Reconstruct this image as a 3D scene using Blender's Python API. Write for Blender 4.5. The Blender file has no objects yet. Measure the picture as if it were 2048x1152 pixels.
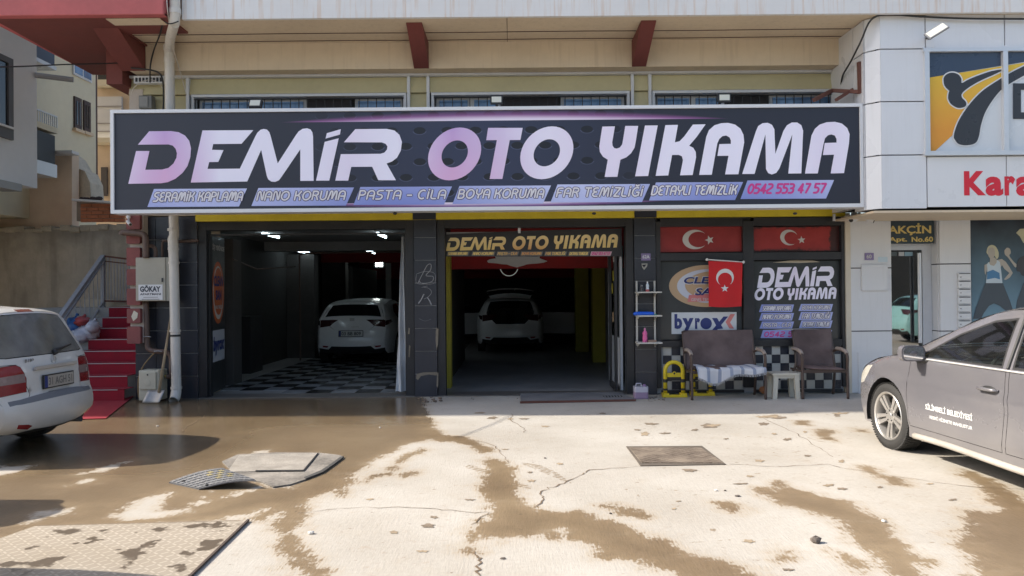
import bpy, math, random
import numpy as np
from mathutils import Vector, Matrix
from mathutils.geometry import tessellate_polygon, delaunay_2d_cdt
random.seed(7)
scene = bpy.context.scene
R = math.radians
# ------------------------------------------------------------------ camera, world, sun, exposure
FOC, CX, CY, EYE = 1480.0, 1024.0, 576.0, 1.58          # focal length and centre in photo pixels (2048 x 1152)
cd = bpy.data.cameras.new('camera'); cam = bpy.data.objects.new('camera', cd)
scene.collection.objects.link(cam); scene.camera = cam
cd.sensor_width = 36; cd.lens = FOC / 2048 * 36; cd.clip_end = 600; cd.clip_start = 0.05
CM = Matrix.Translation((0, 0, EYE)) @ Matrix.Rotation(R(90.35), 4, 'X') @ Matrix.Rotation(R(-0.5), 4, 'Z')
cam.matrix_world = CM
SUN_EL, SUN_AZ = 37.5, -88.7       # azimuth from +Y towards +X (degrees): the sun stands to the left
world = bpy.data.worlds.new('World'); scene.world = world; world.use_nodes = True
wn = world.node_tree.nodes; bg = wn['Background']
sky = wn.new('ShaderNodeTexSky'); sky.sky_type = 'NISHITA'; sky.sun_disc = False
sky.sun_elevation = R(SUN_EL); sky.sun_rotation = R(SUN_AZ); sky.air_density = 1.0; sky.dust_density = 2.5
world.node_tree.links.new(sky.outputs[0], bg.inputs[0]); bg.inputs[1].default_value = 0.14
sd = bpy.data.lights.new('sun', 'SUN'); sun = bpy.data.objects.new('sun', sd); scene.collection.objects.link(sun)
sd.energy = 3.7; sd.angle = R(0.5); sd.color = (1.0, 0.93, 0.82)
sv = Vector((math.sin(R(SUN_AZ)) * math.cos(R(SUN_EL)), math.cos(R(SUN_AZ)) * math.cos(R(SUN_EL)), math.sin(R(SUN_EL))))
sun.rotation_euler = sv.to_track_quat('Z', 'Y').to_euler(); sun.location = (-20, 5, 20)
vs = scene.view_settings; vs.view_transform = 'Standard'; vs.look = 'None'; vs.gamma = 1; vs.use_curve_mapping = False
vs.exposure = 1.0
scene.render.engine = 'CYCLES'
scene.cycles.max_bounces = 8; scene.cycles.transparent_max_bounces = 12
scene.cycles.use_denoising = True
# ------------------------------------------------------------------ helpers
C = scene.collection
CR = CM.to_3x3()
def ray(px, py): return CR @ Vector(((px - CX) / FOC, -(py - CY) / FOC, -1))
def P(px, py, Y):
    d = ray(px, py); return Vector((0, 0, EYE)) + d * (Y / d.y)
def XZ(px, py, Y):
    p = P(px, py, Y); return p.x, p.z
def G(px, py, z=0.0):
    d = ray(px, py); t = (z - EYE) / d.z; return Vector((d.x * t, d.y * t, z))
TM = {}
def thing(name, label, cat, loc=(0, 0, 0), rz=0.0, group=None):
    o = bpy.data.objects.new(name, None); C.objects.link(o); o.empty_display_size = .1
    o.location = loc; o.rotation_euler = (0, 0, rz)
    o['label'] = label; o['category'] = cat
    if group: o['group'] = group
    TM[o.name] = (Matrix.Translation(loc) @ Matrix.Rotation(rz, 4, 'Z'))
    return o
def tag(o, label, cat, group=None):
    o['label'] = label; o['category'] = cat
    if group: o['group'] = group
    return o
def relabel(o, label): o['label'] = label; return o
class MB:
    """collects world-space (or thing-space) geometry for ONE mesh object"""
    def __init__(s): s.v = []; s.f = []
    def add(s, vs_, fs):
        n = len(s.v); s.v += [tuple(v) for v in vs_]; s.f += [tuple(i + n for i in f) for f in fs]; return s
    def box(s, x0, x1, y0, y1, z0, z1):
        v = [(x, y, z) for z in (z0, z1) for y in (y0, y1) for x in (x0, x1)]
        return s.add(v, [(0, 2, 3, 1), (4, 5, 7, 6), (0, 1, 5, 4), (2, 6, 7, 3), (0, 4, 6, 2), (1, 3, 7, 5)])
    def obox(s, c, ax, ay, az):
        c, ax, ay, az = map(Vector, (c, ax, ay, az))
        v = [c + ax * i + ay * j + az * k for k in (-1, 1) for j in (-1, 1) for i in (-1, 1)]
        return s.add(v, [(0, 2, 3, 1), (4, 5, 7, 6), (0, 1, 5, 4), (2, 6, 7, 3), (0, 4, 6, 2), (1, 3, 7, 5)])
    def bar(s, a, b, w, h=None, up=(0, 0, 1)):
        a, b = Vector(a), Vector(b); h = h or w; d = (b - a); L = d.length; d.normalize(); up = Vector(up)
        x = d.cross(up)
        if x.length < 1e-4: x = d.cross(Vector((1, 0, 0)))
        x.normalize(); y = x.cross(d)
        return s.obox((a + b) / 2, d * L / 2, x * w / 2, y * h / 2)
    def tube(s, pts, r, n=8, cap=True):
        pts = [Vector(p) for p in pts]; rr = r if isinstance(r, (list, tuple)) else [r] * len(pts)
        vs_ = []; prev = None
        for i, p in enumerate(pts):
            d = (pts[min(i + 1, len(pts) - 1)] - pts[max(i - 1, 0)]).normalized()
            if prev is None:
                u = d.cross(Vector((0, 0, 1)))
                if u.length < .01: u = d.cross(Vector((1, 0, 0)))
            else: u = prev - d * prev.dot(d)
            u.normalize(); prev = u; w = d.cross(u)
            for k in range(n):
                a = 2 * math.pi * k / n; vs_.append(p + (u * math.cos(a) + w * math.sin(a)) * rr[i])
        fs = [(i * n + k, i * n + (k + 1) % n, (i + 1) * n + (k + 1) % n, (i + 1) * n + k) for i in range(len(pts) - 1) for k in range(n)]
        if cap: fs += [tuple(range(n))[::-1], tuple((len(pts) - 1) * n + k for k in range(n))]
        return s.add(vs_, fs)
    def lathe(s, prof, n=24, M=None):          # prof: (axial, radius), axis = local Y
        M = M or Matrix.Identity(4); vs_ = []
        for a, r in prof:
            for k in range(n):
                t = 2 * math.pi * k / n; vs_.append(M @ Vector((r * math.cos(t), a, r * math.sin(t))))
        fs = [(i * n + k, i * n + (k + 1) % n, (i + 1) * n + (k + 1) % n, (i + 1) * n + k) for i in range(len(prof) - 1) for k in range(n)]
        return s.add(vs_, fs)
    def ell(s, c, rx, ry, rz, n=12, m=8):
        c = Vector(c); vs_ = [];
        for j in range(m + 1):
            p = math.pi * j / m
            for k in range(n):
                t = 2 * math.pi * k / n
                vs_.append(c + Vector((rx * math.sin(p) * math.cos(t), ry * math.sin(p) * math.sin(t), rz * math.cos(p))))
        return s.add(vs_, [(j * n + k, j * n + (k + 1) % n, (j + 1) * n + (k + 1) % n, (j + 1) * n + k) for j in range(m) for k in range(n)])
    def poly(s, loops, O, U, V, N, t):
        """flat outline(s) with thickness t along N; loops in (u,v), first outer, others holes"""
        O, U, V, N = map(Vector, (O, U, V, N))
        lp = [[Vector((a, b, 0)) for a, b in l] for l in loops]
        tri = tessellate_polygon(lp); fl = [p for l in lp for p in l]; m = len(fl)
        front = [O + U * p.x + V * p.y + N * t for p in fl]; back = [O + U * p.x + V * p.y for p in fl]
        fs = []
        for a, b, c in tri:
            nn = (front[b] - front[a]).cross(front[c] - front[a])
            fs.append((a, b, c) if nn.dot(N) > 0 else (c, b, a))
        i = 0
        for l in lp:
            k = len(l); ar = sum(l[j].x * l[(j + 1) % k].y - l[(j + 1) % k].x * l[j].y for j in range(k))
            for j in range(k):
                a, b = i + j, i + (j + 1) % k
                fs.append((a, a + m, b + m, b) if ar > 0 else (a, b, b + m, a + m))
            i += k
        return s.add(front + back, fs)
    def rbox(s, x0, x1, y0, y1, z0, z1, r=.03, ax='z', n=4):
        """box with rounded corners around one axis"""
        A = {'z': (x0, x1, y0, y1), 'y': (x0, x1, z0, z1), 'x': (y0, y1, z0, z1)}[ax]; L = []
        for cx, cy, a0 in ((A[1] - r, A[3] - r, 0), (A[0] + r, A[3] - r, 90), (A[0] + r, A[2] + r, 180), (A[1] - r, A[2] + r, 270)):
            for k in range(n + 1):
                t = R(a0 + 90 * k / n); L.append((cx + r * math.cos(t), cy + r * math.sin(t)))
        if ax == 'z': return s.poly([L], (0, 0, z0), (1, 0, 0), (0, 1, 0), (0, 0, 1), z1 - z0).cap([(a, b, z0) for a, b in L], 1)
        if ax == 'y': return s.poly([L], (0, y1, 0), (1, 0, 0), (0, 0, 1), (0, -1, 0), y1 - y0).cap([(a, y1, b) for a, b in L], 1)
        return s.poly([L], (x0, 0, 0), (0, 1, 0), (0, 0, 1), (1, 0, 0), x1 - x0).cap([(x0, a, b) for a, b in L], 1)
    def cap(s, pts, rev=0):
        return s.add(pts, [tuple(range(len(pts)))[::-1] if rev else tuple(range(len(pts)))])
    def mesh(s, name, M=None):
        vs_ = s.v if M is None else [M @ Vector(v) for v in s.v]
        me = bpy.data.meshes.new(name); me.from_pydata([tuple(v) for v in vs_], [], s.f); me.update(); return me
    def build(s, name, mat_, parent=None, smooth=False, bevel=0, local=False, label=None):
        M = None
        if parent is not None and not local:
            q = parent
            while q.name not in TM and q.parent: q = q.parent
            M = TM[q.name].inverted() if q.name in TM else None
        me = s.mesh(name, M); me.materials.append(mat_)
        if smooth is True: me.shade_smooth()
        o = bpy.data.objects.new(name, me); C.objects.link(o)
        if parent is not None: o.parent = parent
        if smooth == 'auto':
            me.shade_smooth(); me.set_sharp_from_angle(angle=R(38))
        if bevel:
            b = o.modifiers.new('bevel', 'BEVEL'); b.width = bevel; b.segments = 2; b.limit_method = 'ANGLE'; b.angle_limit = R(40)
        if label: o['label'] = label
        return o
def struct(o): o['kind'] = 'structure'; return o
def box(name, x0, x1, y0, y1, z0, z1, m, parent=None, bevel=0, label=None):
    return MB().box(min(x0, x1), max(x0, x1), y0, y1, min(z0, z1), max(z0, z1)).build(name, m, parent, bevel=bevel, label=label)
def inst(o, parent, loc=(0, 0, 0), label=None):
    c = o.copy(); C.objects.link(c); c.parent = parent; c.location = Vector(o.location) + Vector(loc)
    if label: c['label'] = label
    return c
def copy_tree(o, parent=None):
    c = o.copy(); C.objects.link(c); c.parent = parent
    for ch in list(o.children): copy_tree(ch, c)
    return c
def text_mesh(txt, w=None, h=None, shear=0.0, offset=0.0, name='lettering', align='LEFT'):
    cu = bpy.data.curves.new('t', 'FONT'); cu.body = txt; cu.shear = shear; cu.offset = offset; cu.size = 1
    cu.resolution_u = 3
    ob = bpy.data.objects.new('t', cu); me = bpy.data.meshes.new_from_object(ob)
    bpy.data.objects.remove(ob); bpy.data.curves.remove(cu)
    V = np.array([v.co[:] for v in me.vertices]); F = [tuple(p.vertices) for p in me.polygons]; bpy.data.meshes.remove(me)
    mn, mx = V.min(0), V.max(0); sz = mx - mn
    sx = w / sz[0] if w else None; sy = h / sz[1] if h else None
    sx = sx or sy; sy = sy or sx
    return [((v[0] - mn[0]) * sx, (v[1] - mn[1]) * sy) for v in V], F
def text(txt, O, U, V, N, w, h, mat_, parent, shear=0.0, offset=0.0, name='lettering', lift=.003):
    pts, F = text_mesh(txt, w, h, shear, offset); O, U, V, N = map(Vector, (O, U, V, N))
    mb = MB(); mb.add([O + U * a + V * b + N * lift for a, b in pts], F)
    if U.cross(V).dot(N) < 0: mb.f = [f[::-1] for f in mb.f]
    return mb.build(name, mat_, parent)
def outlined(txt, O, U, V, N, w, h, dark, light, parent, shear=.25, o1=.055, o2=.02):
    def raw(off):
        cu = bpy.data.curves.new('t', 'FONT'); cu.body = txt; cu.shear = shear; cu.offset = off; cu.resolution_u = 3
        ob = bpy.data.objects.new('t', cu); me = bpy.data.meshes.new_from_object(ob); bpy.data.objects.remove(ob); bpy.data.curves.remove(cu)
        r = [v.co[:2] for v in me.vertices], [tuple(p.vertices) for p in me.polygons]; bpy.data.meshes.remove(me); return r
    base = np.array(raw(0)[0]); mn, mx = base.min(0), base.max(0); sx, sy = w / (mx[0] - mn[0]), h / (mx[1] - mn[1]); O, U, V, N = map(Vector, (O, U, V, N))
    for off, m_, lift in ((o1, dark, .002), (o2, light, .0045)):
        p, F = raw(off); MB().add([O + U * ((a - mn[0]) * sx) + V * ((b - mn[1]) * sy) + N * lift for a, b in p], F).build('lettering', m_, parent)
# round-topped stroke letters for the small service lines
def _arc(cx, cy, rx, ry, a0, a1, n=8): return [(cx + rx * math.cos(R(a0 + (a1 - a0) * k / n)), cy + ry * math.sin(R(a0 + (a1 - a0) * k / n))) for k in range(n + 1)]
SG = {
 'A': (.62, [[(0, 0), (0, .62)] + _arc(.31, .62, .31, .38, 180, 0) + [(.62, 0)], [(.2, .40), (.62, .40)]]),
 'B': (.60, [[(0, 0), (0, 1), (.32, 1)] + _arc(.32, .76, .22, .24, 90, -90, 5) + [(.14, .52), (.34, .52)] + _arc(.34, .26, .26, .26, 90, -90, 6) + [(0, 0)]]),
 'C': (.60, [_arc(.36, .5, .36, .5, 60, 300, 14)]), 'D': (.66, [[(0, 0), (0, 1), (.26, 1)] + _arc(.26, .5, .40, .5, 90, -90, 10) + [(0, 0)]]),
 'E': (.50, [_arc(.30, .76, .30, .24, 60, 250, 6) + [(.38, .52)], [(.2, .50)] + _arc(.30, .25, .30, .25, 110, 290, 7) + [(.5, .03)]]),
 'F': (.50, [[(0, 0), (0, .8)] + _arc(.2, .8, .2, .2, 180, 90, 3) + [(.5, 1)], [(.0, .48), (.38, .48)]]),
 'Ğ': (.66, [_arc(.36, .5, .36, .5, 60, 300, 12) + [(.66, .10), (.66, .45), (.4, .45)], _arc(.36, 1.34, .16, .14, 200, 340, 5)]),
 'I': (.10, [[(.05, 0), (.05, 1)]]), 'İ': (.12, [[(.05, 0), (.05, .80)], [(.05, 1.02), (.07, 1.10)]]),
 'K': (.56, [[(0, 0), (0, 1)], [(.54, 1), (.36, .66), (.22, .52), (0, .50)], [(.22, .52), (.42, .44), (.52, .28), (.54, 0)]]),
 'L': (.46, [[(0, 1), (0, .22)] + _arc(.2, .2, .2, .2, 180, 270, 4) + [(.46, 0)]]),
 'M': (.86, [[(0, 0), (.12, .72)] + _arc(.24, .82, .12, .18, 170, 10, 5) + [(.42, .12), (.60, .80)] + _arc(.70, .82, .12, .18, 170, 0, 5) + [(.86, 0)]]),
 'N': (.58, [[(0, 0), (0, .80)] + _arc(.13, .85, .13, .15, 180, 30, 4) + [(.46, .12), (.56, .04), (.58, .2), (.58, 1)]]),
 'O': (.80, [_arc(.40, .5, .40, .5, 0, 352, 20) + [(.80, .5)]]), '0': (.62, [_arc(.31, .5, .31, .5, 0, 352, 18) + [(.62, .5)]]),
 'P': (.54, [[(0, 0), (0, 1), (.28, 1)] + _arc(.28, .74, .26, .26, 90, -90, 7) + [(.12, .48)]]),
 'R': (.58, [[(0, 0), (0, 1), (.28, 1)] + _arc(.28, .76, .26, .24, 90, -90, 7) + [(.14, .52)], [(.28, .52), (.44, .34), (.58, 0)]]),
 'S': (.56, [[(.54, 1), (.26, 1)] + _arc(.24, .76, .22, .24, 90, 270, 7) + _arc(.30, .26, .26, .26, 90, -90, 7) + [(0, 0)]]),
 'T': (.60, [[(0, 1), (.60, 1)], [(.30, 1), (.30, 0)]]), 'U': (.60, [[(0, 1), (0, .34)] + _arc(.30, .34, .30, .34, 180, 360, 9) + [(.60, 1)]]),
 'Y': (.60, [[(0, 1), (0, .72)] + _arc(.30, .72, .30, .30, 180, 360, 8) + [(.60, 1)], [(.30, .42), (.30, 0)]]), 'Z': (.56, [[(0, 1), (.56, 1), (.02, 0), (.56, 0)]]),
 '-': (.40, [[(0, .42), (.40, .42)]]), '2': (.54, [[(0, 1), (.34, 1)] + _arc(.34, .77, .20, .23, 90, -60, 6) + [(0, .30), (0, 0), (.54, 0)]]),
 '3': (.54, [[(0, 1), (.32, 1)] + _arc(.30, .76, .22, .24, 90, -90, 6) + [(.14, .52), (.30, .52)] + _arc(.30, .26, .24, .26, 90, -90, 6) + [(0, 0)]]),
 '4': (.58, [[(.40, 0), (.40, 1), (0, .28), (.58, .28)]]), '5': (.54, [[(.54, 1), (0, 1), (0, .58), (.28, .58)] + _arc(.28, .29, .26, .29, 90, -90, 7) + [(0, 0)]]),
 '7': (.54, [[(0, 1), (.54, 1), (.20, 0)]]),
}
def stroke_text(txt, O, U, V, N, w, h, layers, parent, shear=.25, cap=1.0):
    """layers: (material, stroke width relative to the letter height, lift)"""
    O, U, V, N = map(Vector, (O, U, V, N)); adv = 0; L = []
    for chh in txt:
        if chh == ' ': adv += .42; continue
        gw_, st = SG[chh]
        for s_ in st: L.append([(adv + x, y) for x, y in s_])
        adv += gw_ + .25
    adv -= .25; sx = (w - shear * h) / adv
    for m_, sw, lift in layers:
        mb = MB(); z = 0
        for pl in L:
            q = [Vector((x * sx + y * h * shear, y * h)) for x, y in pl]; r = sw * h / 2
            for a, b in zip(q, q[1:]):
                d = b - a
                if d.length < 1e-6: continue
                d.normalize(); n = Vector((-d.y, d.x)) * r; a2, b2 = a - d * r * .55, b + d * r * .55; z = (z + 1) % 40
                pts_ = [a2 + n * .75, a2 + n * .0 - d * r * .3, a2 - n * .75, a + d * 0 - n, b - n, b2 - n * .75, b2 + d * r * .3, b2 + n * .75, b + n, a + n]
                mb.add([O + U * p.x + V * p.y + N * (lift + z * .00003) for p in pts_], [tuple(range(10))])
        mb.build('lettering', m_, parent)
def catmull(pts, n=6):
    pts = [np.array(p, float) for p in pts]; out = []
    for i in range(len(pts) - 1):
        p0, p1, p2, p3 = pts[max(i - 1, 0)], pts[i], pts[i + 1], pts[min(i + 2, len(pts) - 1)]
        for k in range(n):
            t = k / n; out.append(.5 * ((2 * p1) + (-p0 + p2) * t + (2 * p0 - 5 * p1 + 4 * p2 - p3) * t * t + (-p0 + 3 * p1 - 3 * p2 + p3) * t ** 3))
    out.append(pts[-1]); return [tuple(p) for p in out]
# ------------------------------------------------------------------ node expressions and materials
def s2l(c):
    if isinstance(c, str): c = [int(c[i:i + 2], 16) / 255 for i in (1, 3, 5)]
    return tuple((x / 12.92 if x <= .04045 else ((x + .055) / 1.055) ** 2.4) for x in c)
class E:
    nt = None
    def __init__(s, k): s.k = k
    @staticmethod
    def m(op, *a, clamp=False):
        n = E.nt.nodes.new('ShaderNodeMath'); n.operation = op; n.use_clamp = clamp
        for i, x in enumerate(a):
            if isinstance(x, E): E.nt.links.new(x.k, n.inputs[i])
            else: n.inputs[i].default_value = x
        return E(n.outputs[0])
    def __add__(s, o): return E.m('ADD', s, o)
    __radd__ = __add__
    def __sub__(s, o): return E.m('SUBTRACT', s, o)
    def __rsub__(s, o): return E.m('SUBTRACT', o, s)
    def __mul__(s, o): return E.m('MULTIPLY', s, o)
    __rmul__ = __mul__
    def __truediv__(s, o): return E.m('DIVIDE', s, o)
    def gt(s, o): return E.m('GREATER_THAN', s, o)
    def lt(s, o): return E.m('LESS_THAN', s, o)
    def pow(s, o): return E.m('POWER', s, o)
    def abs(s): return E.m('ABSOLUTE', s)
    def sat(s): return E.m('ADD', s, 0.0, clamp=True)
    def step(s, a, b):
        n = E.nt.nodes.new('ShaderNodeMapRange'); n.interpolation_type = 'SMOOTHSTEP'
        E.nt.links.new(s.k, n.inputs[0]); n.inputs[1].default_value = a; n.inputs[2].default_value = b; return E(n.outputs[0])
def N(t, **kw):
    n = E.nt.nodes.new(t)
    for k, v in kw.items():
        if k.startswith('i_'): n.inputs[k[2:].replace('_', ' ')].default_value = v
        else: setattr(n, k, v)
    return n
def coords(kind='Object', scale=(1, 1, 1), rot=(0, 0, 0)):
    tc = N('ShaderNodeTexCoord'); mp = N('ShaderNodeMapping'); mp.inputs['Scale'].default_value = scale; mp.inputs['Rotation'].default_value = rot
    if kind == 'World':
        g = N('ShaderNodeNewGeometry'); E.nt.links.new(g.outputs['Position'], mp.inputs[0])
    else: E.nt.links.new(tc.outputs[kind], mp.inputs[0])
    return mp.outputs[0]
def xyz(vec):
    n = N('ShaderNodeSeparateXYZ'); E.nt.links.new(vec, n.inputs[0]); return [E(n.outputs[i]) for i in range(3)]
def noise(vec, sc, det=4, rough=.55, dist=0.0):
    n = N('ShaderNodeTexNoise'); E.nt.links.new(vec, n.inputs['Vector']); n.inputs['Scale'].default_value = sc
    n.inputs['Detail'].default_value = det; n.inputs['Roughness'].default_value = rough; n.inputs['Distortion'].default_value = dist
    return E(n.outputs['Fac'])
def mix(f, a, b):
    n = N('ShaderNodeMix'); n.data_type = 'RGBA'
    for x, i in ((f, 0), (a, 6), (b, 7)):
        if isinstance(x, E): E.nt.links.new(x.k, n.inputs[i])
        elif isinstance(x, bpy.types.NodeSocket): E.nt.links.new(x, n.inputs[i])
        elif i == 0: n.inputs[0].default_value = x
        else: n.inputs[i].default_value = (*x, 1) if len(x) == 3 else x
    return n.outputs[2]
def new_mat(name):
    m = bpy.data.materials.new(name); m.use_nodes = True; E.nt = m.node_tree
    return m, m.node_tree.nodes['Principled BSDF']
def link(a, b):
    E.nt.links.new(a.k if isinstance(a, E) else a, b)
def bump(h, bs, st=.3, dist=.01):
    n = N('ShaderNodeBump'); n.inputs['Strength'].default_value = st; n.inputs['Distance'].default_value = dist
    link(h, n.inputs['Height']); link(n.outputs[0], bs.inputs['Normal'])
MC = {}
def mat(name, col, rough=.6, var=.12, dirt=0.0, dirtcol=(.10, .08, .06), bmp=.15, metal=0.0, scale=3.0, spec=.5, coat=0.0, streak=0.0, coord='World'):
    if name in MC: return MC[name]
    m, b = new_mat(name)
    base = s2l(col) if isinstance(col, str) else col
    vec = coords(coord)
    n1 = noise(vec, scale, 5); n2 = noise(vec, scale * 9, 3)
    k = ((n1 - .5) * 2.2 + (n2 - .5) * .9) * var
    hi = tuple(min(1, c * (1 + 1.0 * 1)) for c in base); 
    c = mix((k + .5).sat(), tuple(x * .45 for x in base), tuple(min(1, x * 1.55) for x in base))
    if dirt:
        d = (noise(vec, scale * .6, 6, .65) - .5) * 4 + (dirt - .5) * 2
        c = mix((d * .8).sat(), c, dirtcol)
    if streak:
        v2 = coords(coord, (9, 9, .55)); st = ((noise(v2, 2.0, 5, .6) - .52) * 5).sat() * streak
        c = mix(st, c, dirtcol)
    link(c, b.inputs['Base Color'])
    link((rough + (n1 - .5) * .25).sat(), b.inputs['Roughness'])
    b.inputs['Metallic'].default_value = metal
    b.inputs['Specular IOR Level'].default_value = spec
    if coat: b.inputs['Coat Weight'].default_value = coat; b.inputs['Coat Roughness'].default_value = .06
    if bmp: bump(noise(vec, scale * 14, 4), b, bmp, .01)
    MC[name] = m; return m
def emit(name, col, st):
    m, b = new_mat(name); b.inputs['Base Color'].default_value = (*col, 1)
    b.inputs['Emission Color'].default_value = (*col, 1); b.inputs['Emission Strength'].default_value = st; return m
def glass(name, tint=(.30, .36, .33), rough=.03, fac=.25, dirt=.0):
    m, b = new_mat(name); out = m.node_tree.nodes['Material Output']
    tr = N('ShaderNodeBsdfTransparent'); tr.inputs[0].default_value = (*tint, 1)
    gl = N('ShaderNodeBsdfGlossy'); gl.inputs['Roughness'].default_value = rough; gl.inputs[0].default_value = (.9, .95, .95, 1)
    fr = N('ShaderNodeFresnel'); fr.inputs[0].default_value = 1.5
    mx = N('ShaderNodeMixShader'); link((E(fr.outputs[0]) + fac * .3).sat(), mx.inputs[0]); link(tr.outputs[0], mx.inputs[1]); link(gl.outputs[0], mx.inputs[2])
    last = mx.outputs[0]
    if dirt:
        df = N('ShaderNodeBsdfDiffuse'); df.inputs[0].default_value = (.25, .24, .22, 1)
        m2 = N('ShaderNodeMixShader'); link((noise(coords(), 3, 5) * dirt * 1.6).sat(), m2.inputs[0]); link(last, m2.inputs[1]); link(df.outputs[0], m2.inputs[2]); last = m2.outputs[0]
    link(last, out.inputs[0]); return m
M_ = {}
# ------------------------------------------------------------------ common materials
blk = mat('black_metal', (.022, .022, .024), .45, .5, .12, (.10, .09, .08), .1, coord='World')
tile_m = mat('black_glazed_tile', (.030, .033, .043), .32, .35, .18, (.12, .115, .11), .06, scale=1.6)
grout = mat('light_grout', (.42, .43, .45), .85, .3)
cream = mat('cream_render', (.62, .51, .37), .8, .12, .08, (.30, .22, .15), .25, scale=.9, streak=.22)
redp = mat('oxblood_paint', (.150, .038, .032), .7, .25, .05, (.20, .12, .10), .25, scale=1.4)
redbal = mat('faded_red_paint', (.42, .10, .10), .7, .25, .12, (.45, .28, .25), .3, scale=1.2)
whitep = mat('white_panel', (.72, .77, .88), .28, .04, .03, (.40, .38, .33), .02, scale=.7, streak=.10)
fasc = mat('stained_white_fascia', (.80, .77, .74), .6, .08, .08, (.60, .45, .34), .1, scale=.9, streak=.7)
yel = mat('yellow_paint', (.75, .52, .025), .55, .2, .10, (.25, .17, .03), .2)
sid = mat('yellowed_siding', (.52, .46, .27), .6, .15, .25, (.20, .165, .10), .05, scale=1.2)
pvc = mat('white_pvc', (.62, .63, .66), .45, .1, .15, (.30, .28, .25), .05)
alu = mat('aluminium', (.62, .63, .66), .35, .08, .05, (.35, .33, .3), .05, metal=.4)
steel = mat('dull_steel', (.30, .30, .31), .45, .2, .2, (.15, .11, .08), .1, metal=.7)
rust = mat('rusty_brown_steel', (.13, .05, .035), .7, .4, .2, (.2, .1, .05), .3)
pipe_w = mat('grey_white_drain_pipe', (.60, .57, .52), .45, .12, .10, (.30, .25, .18), .05, streak=.3)
pipe_b = mat('brown_gas_pipe', (.11, .07, .055), .6, .35, .15, (.2, .17, .14), .2)
conc = mat('rough_concrete', (.33, .31, .28), .9, .3, .15, (.15, .13, .1), .5)
black_rub = mat('black_rubber', (.025, .025, .026), .75, .4, .25, (.13, .12, .10), .2, scale=6, coord='Object')
plast_w = mat('white_plastic', (.70, .70, .68), .4, .08, .08, (.35, .33, .28), .03)
darkint = mat('dark_garage_wall', (.055, .052, .05), .8, .4, .15, (.10, .09, .08), .3)
cablem = mat('black_cable', (.015, .015, .016), .5, .2, bmp=0)
def flat(name, col, rough=.5, var=.04): return mat(name, col, rough, var, 0, bmp=0)
# ------------------------------------------------------------------ ground
def zo(o, s, pts): return [(o[0] + x / s, o[1] + y / s) for x, y in pts]
z5 = lambda p: zo((0, 780), 2.926, p)
z6 = lambda p: zo((600, 780), 2.926, p)
z7 = lambda p: zo((1240, 780), 2.535, p)
big = [(-260, 800), (380, 792), (700, 790), (846, 793), (850, 814)] + z6([(765,160),(800,235),(850,262),(930,270),(1010,290),(1090,325),(1140,362),(1060,368),(1010,335),(960,318),(900,305),(850,303),(760,290),(700,300),(600,325),(580,345),(480,395),(400,440),(300,500),(310,540),(270,570),(240,620),(200,580),(120,620),(60,650),(0,680)]) + z5([(1780,690),(1745,800),(1760,880),(1800,960),(1870,1030),(1960,1110),(2000,1250),(1700,1250),(1640,1100),(1690,1000),(1630,930),(1640,870),(1600,800),(1540,760),(1480,775),(1380,740),(1230,770),(1000,780),(700,800),(400,800),(200,840),(0,880)]) + [(-300, 1100)]
stream = z6([(1060,415),(1100,395),(1180,415),(1270,460),(1250,520),(1300,560),(1260,590),(1300,650),(1400,700),(1560,720),(1640,710),(1750,750),(1900,790),(1980,830),(2048,870)]) + z7([(160,740),(300,800),(440,850),(560,890),(700,925),(760,1000),(500,1000),(300,943),(180,900),(100,870),(0,860)]) + z6([(1900,990),(1800,1000),(1720,970),(1740,920),(1640,880),(1570,870),(1530,810),(1540,845),(1500,875),(1400,850),(1250,855),(1180,890),(1050,850),(1010,900),(1030,950),(950,955),(960,900),(1000,850),(1000,790),(1040,765),(1110,760),(1120,670),(1060,610),(1040,560),(1080,520),(1100,480)])
s2 = z7([(680,490),(780,510),(800,460),(900,500),(1060,545),(1180,570),(1240,610),(1320,650),(1380,720),(1460,780),(1450,810),(1590,880),(1560,905),(1480,880),(1640,1000),(1400,960),(1330,870),(1200,790),(1160,740),(1160,710),(1100,650),(950,620),(830,580),(720,530)])
s3 = z7([(1730,400),(1850,440),(1980,510),(2060,560),(2300,700),(2300,1100),(1800,1000),(1810,900),(1780,840),(1700,780),(1690,740),(1740,700),(1800,680),(1730,630),(1740,610),(1900,620),(1930,600),(1880,560),(1830,490),(1720,430)])
s4 = z7([(1200,380),(1280,390),(1340,430),(1430,450),(1475,485),(1380,480),(1290,440)])
s5 = z6([(1760,680),(1850,670),(1950,710),(2048,735)]) + z7([(60,600),(160,640),(100,660),(0,625)]) + z6([(1900,735)])
s6 = z6([(720,340),(745,355),(640,395),(600,420),(560,465),(540,490),(470,510),(380,542),(370,530),(430,500),(500,480),(560,430),(620,385)])
s7 = z6([(590,490),(690,470),(660,500),(600,515)])
s8 = z7([(480,570),(560,570),(640,600),(600,625),(520,600)])
s9 = z7([(790,815),(860,815),(865,850),(800,860)])
s10 = z7([(1050,810),(1150,830),(1280,900),(1230,915),(1130,870)])
s11 = z7([(980,200),(1040,195),(1100,215),(1060,225),(1110,265),(1030,250)]); s12 = z7([(880,155),(950,155),(960,180),(900,175)]); s13 = z7([(1190,195),(1250,200),(1245,212),(1200,208)])
t1 = z6([(945,445),(1010,437),(1360,570),(1340,585)]); t2 = z6([(1275,422),(1400,437),(1500,480),(1615,563),(1560,540)])
wets = [big, stream, s2, s3, s4, s5, s6, s7, s8, s9, s10, s11, s12, s13]
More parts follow.
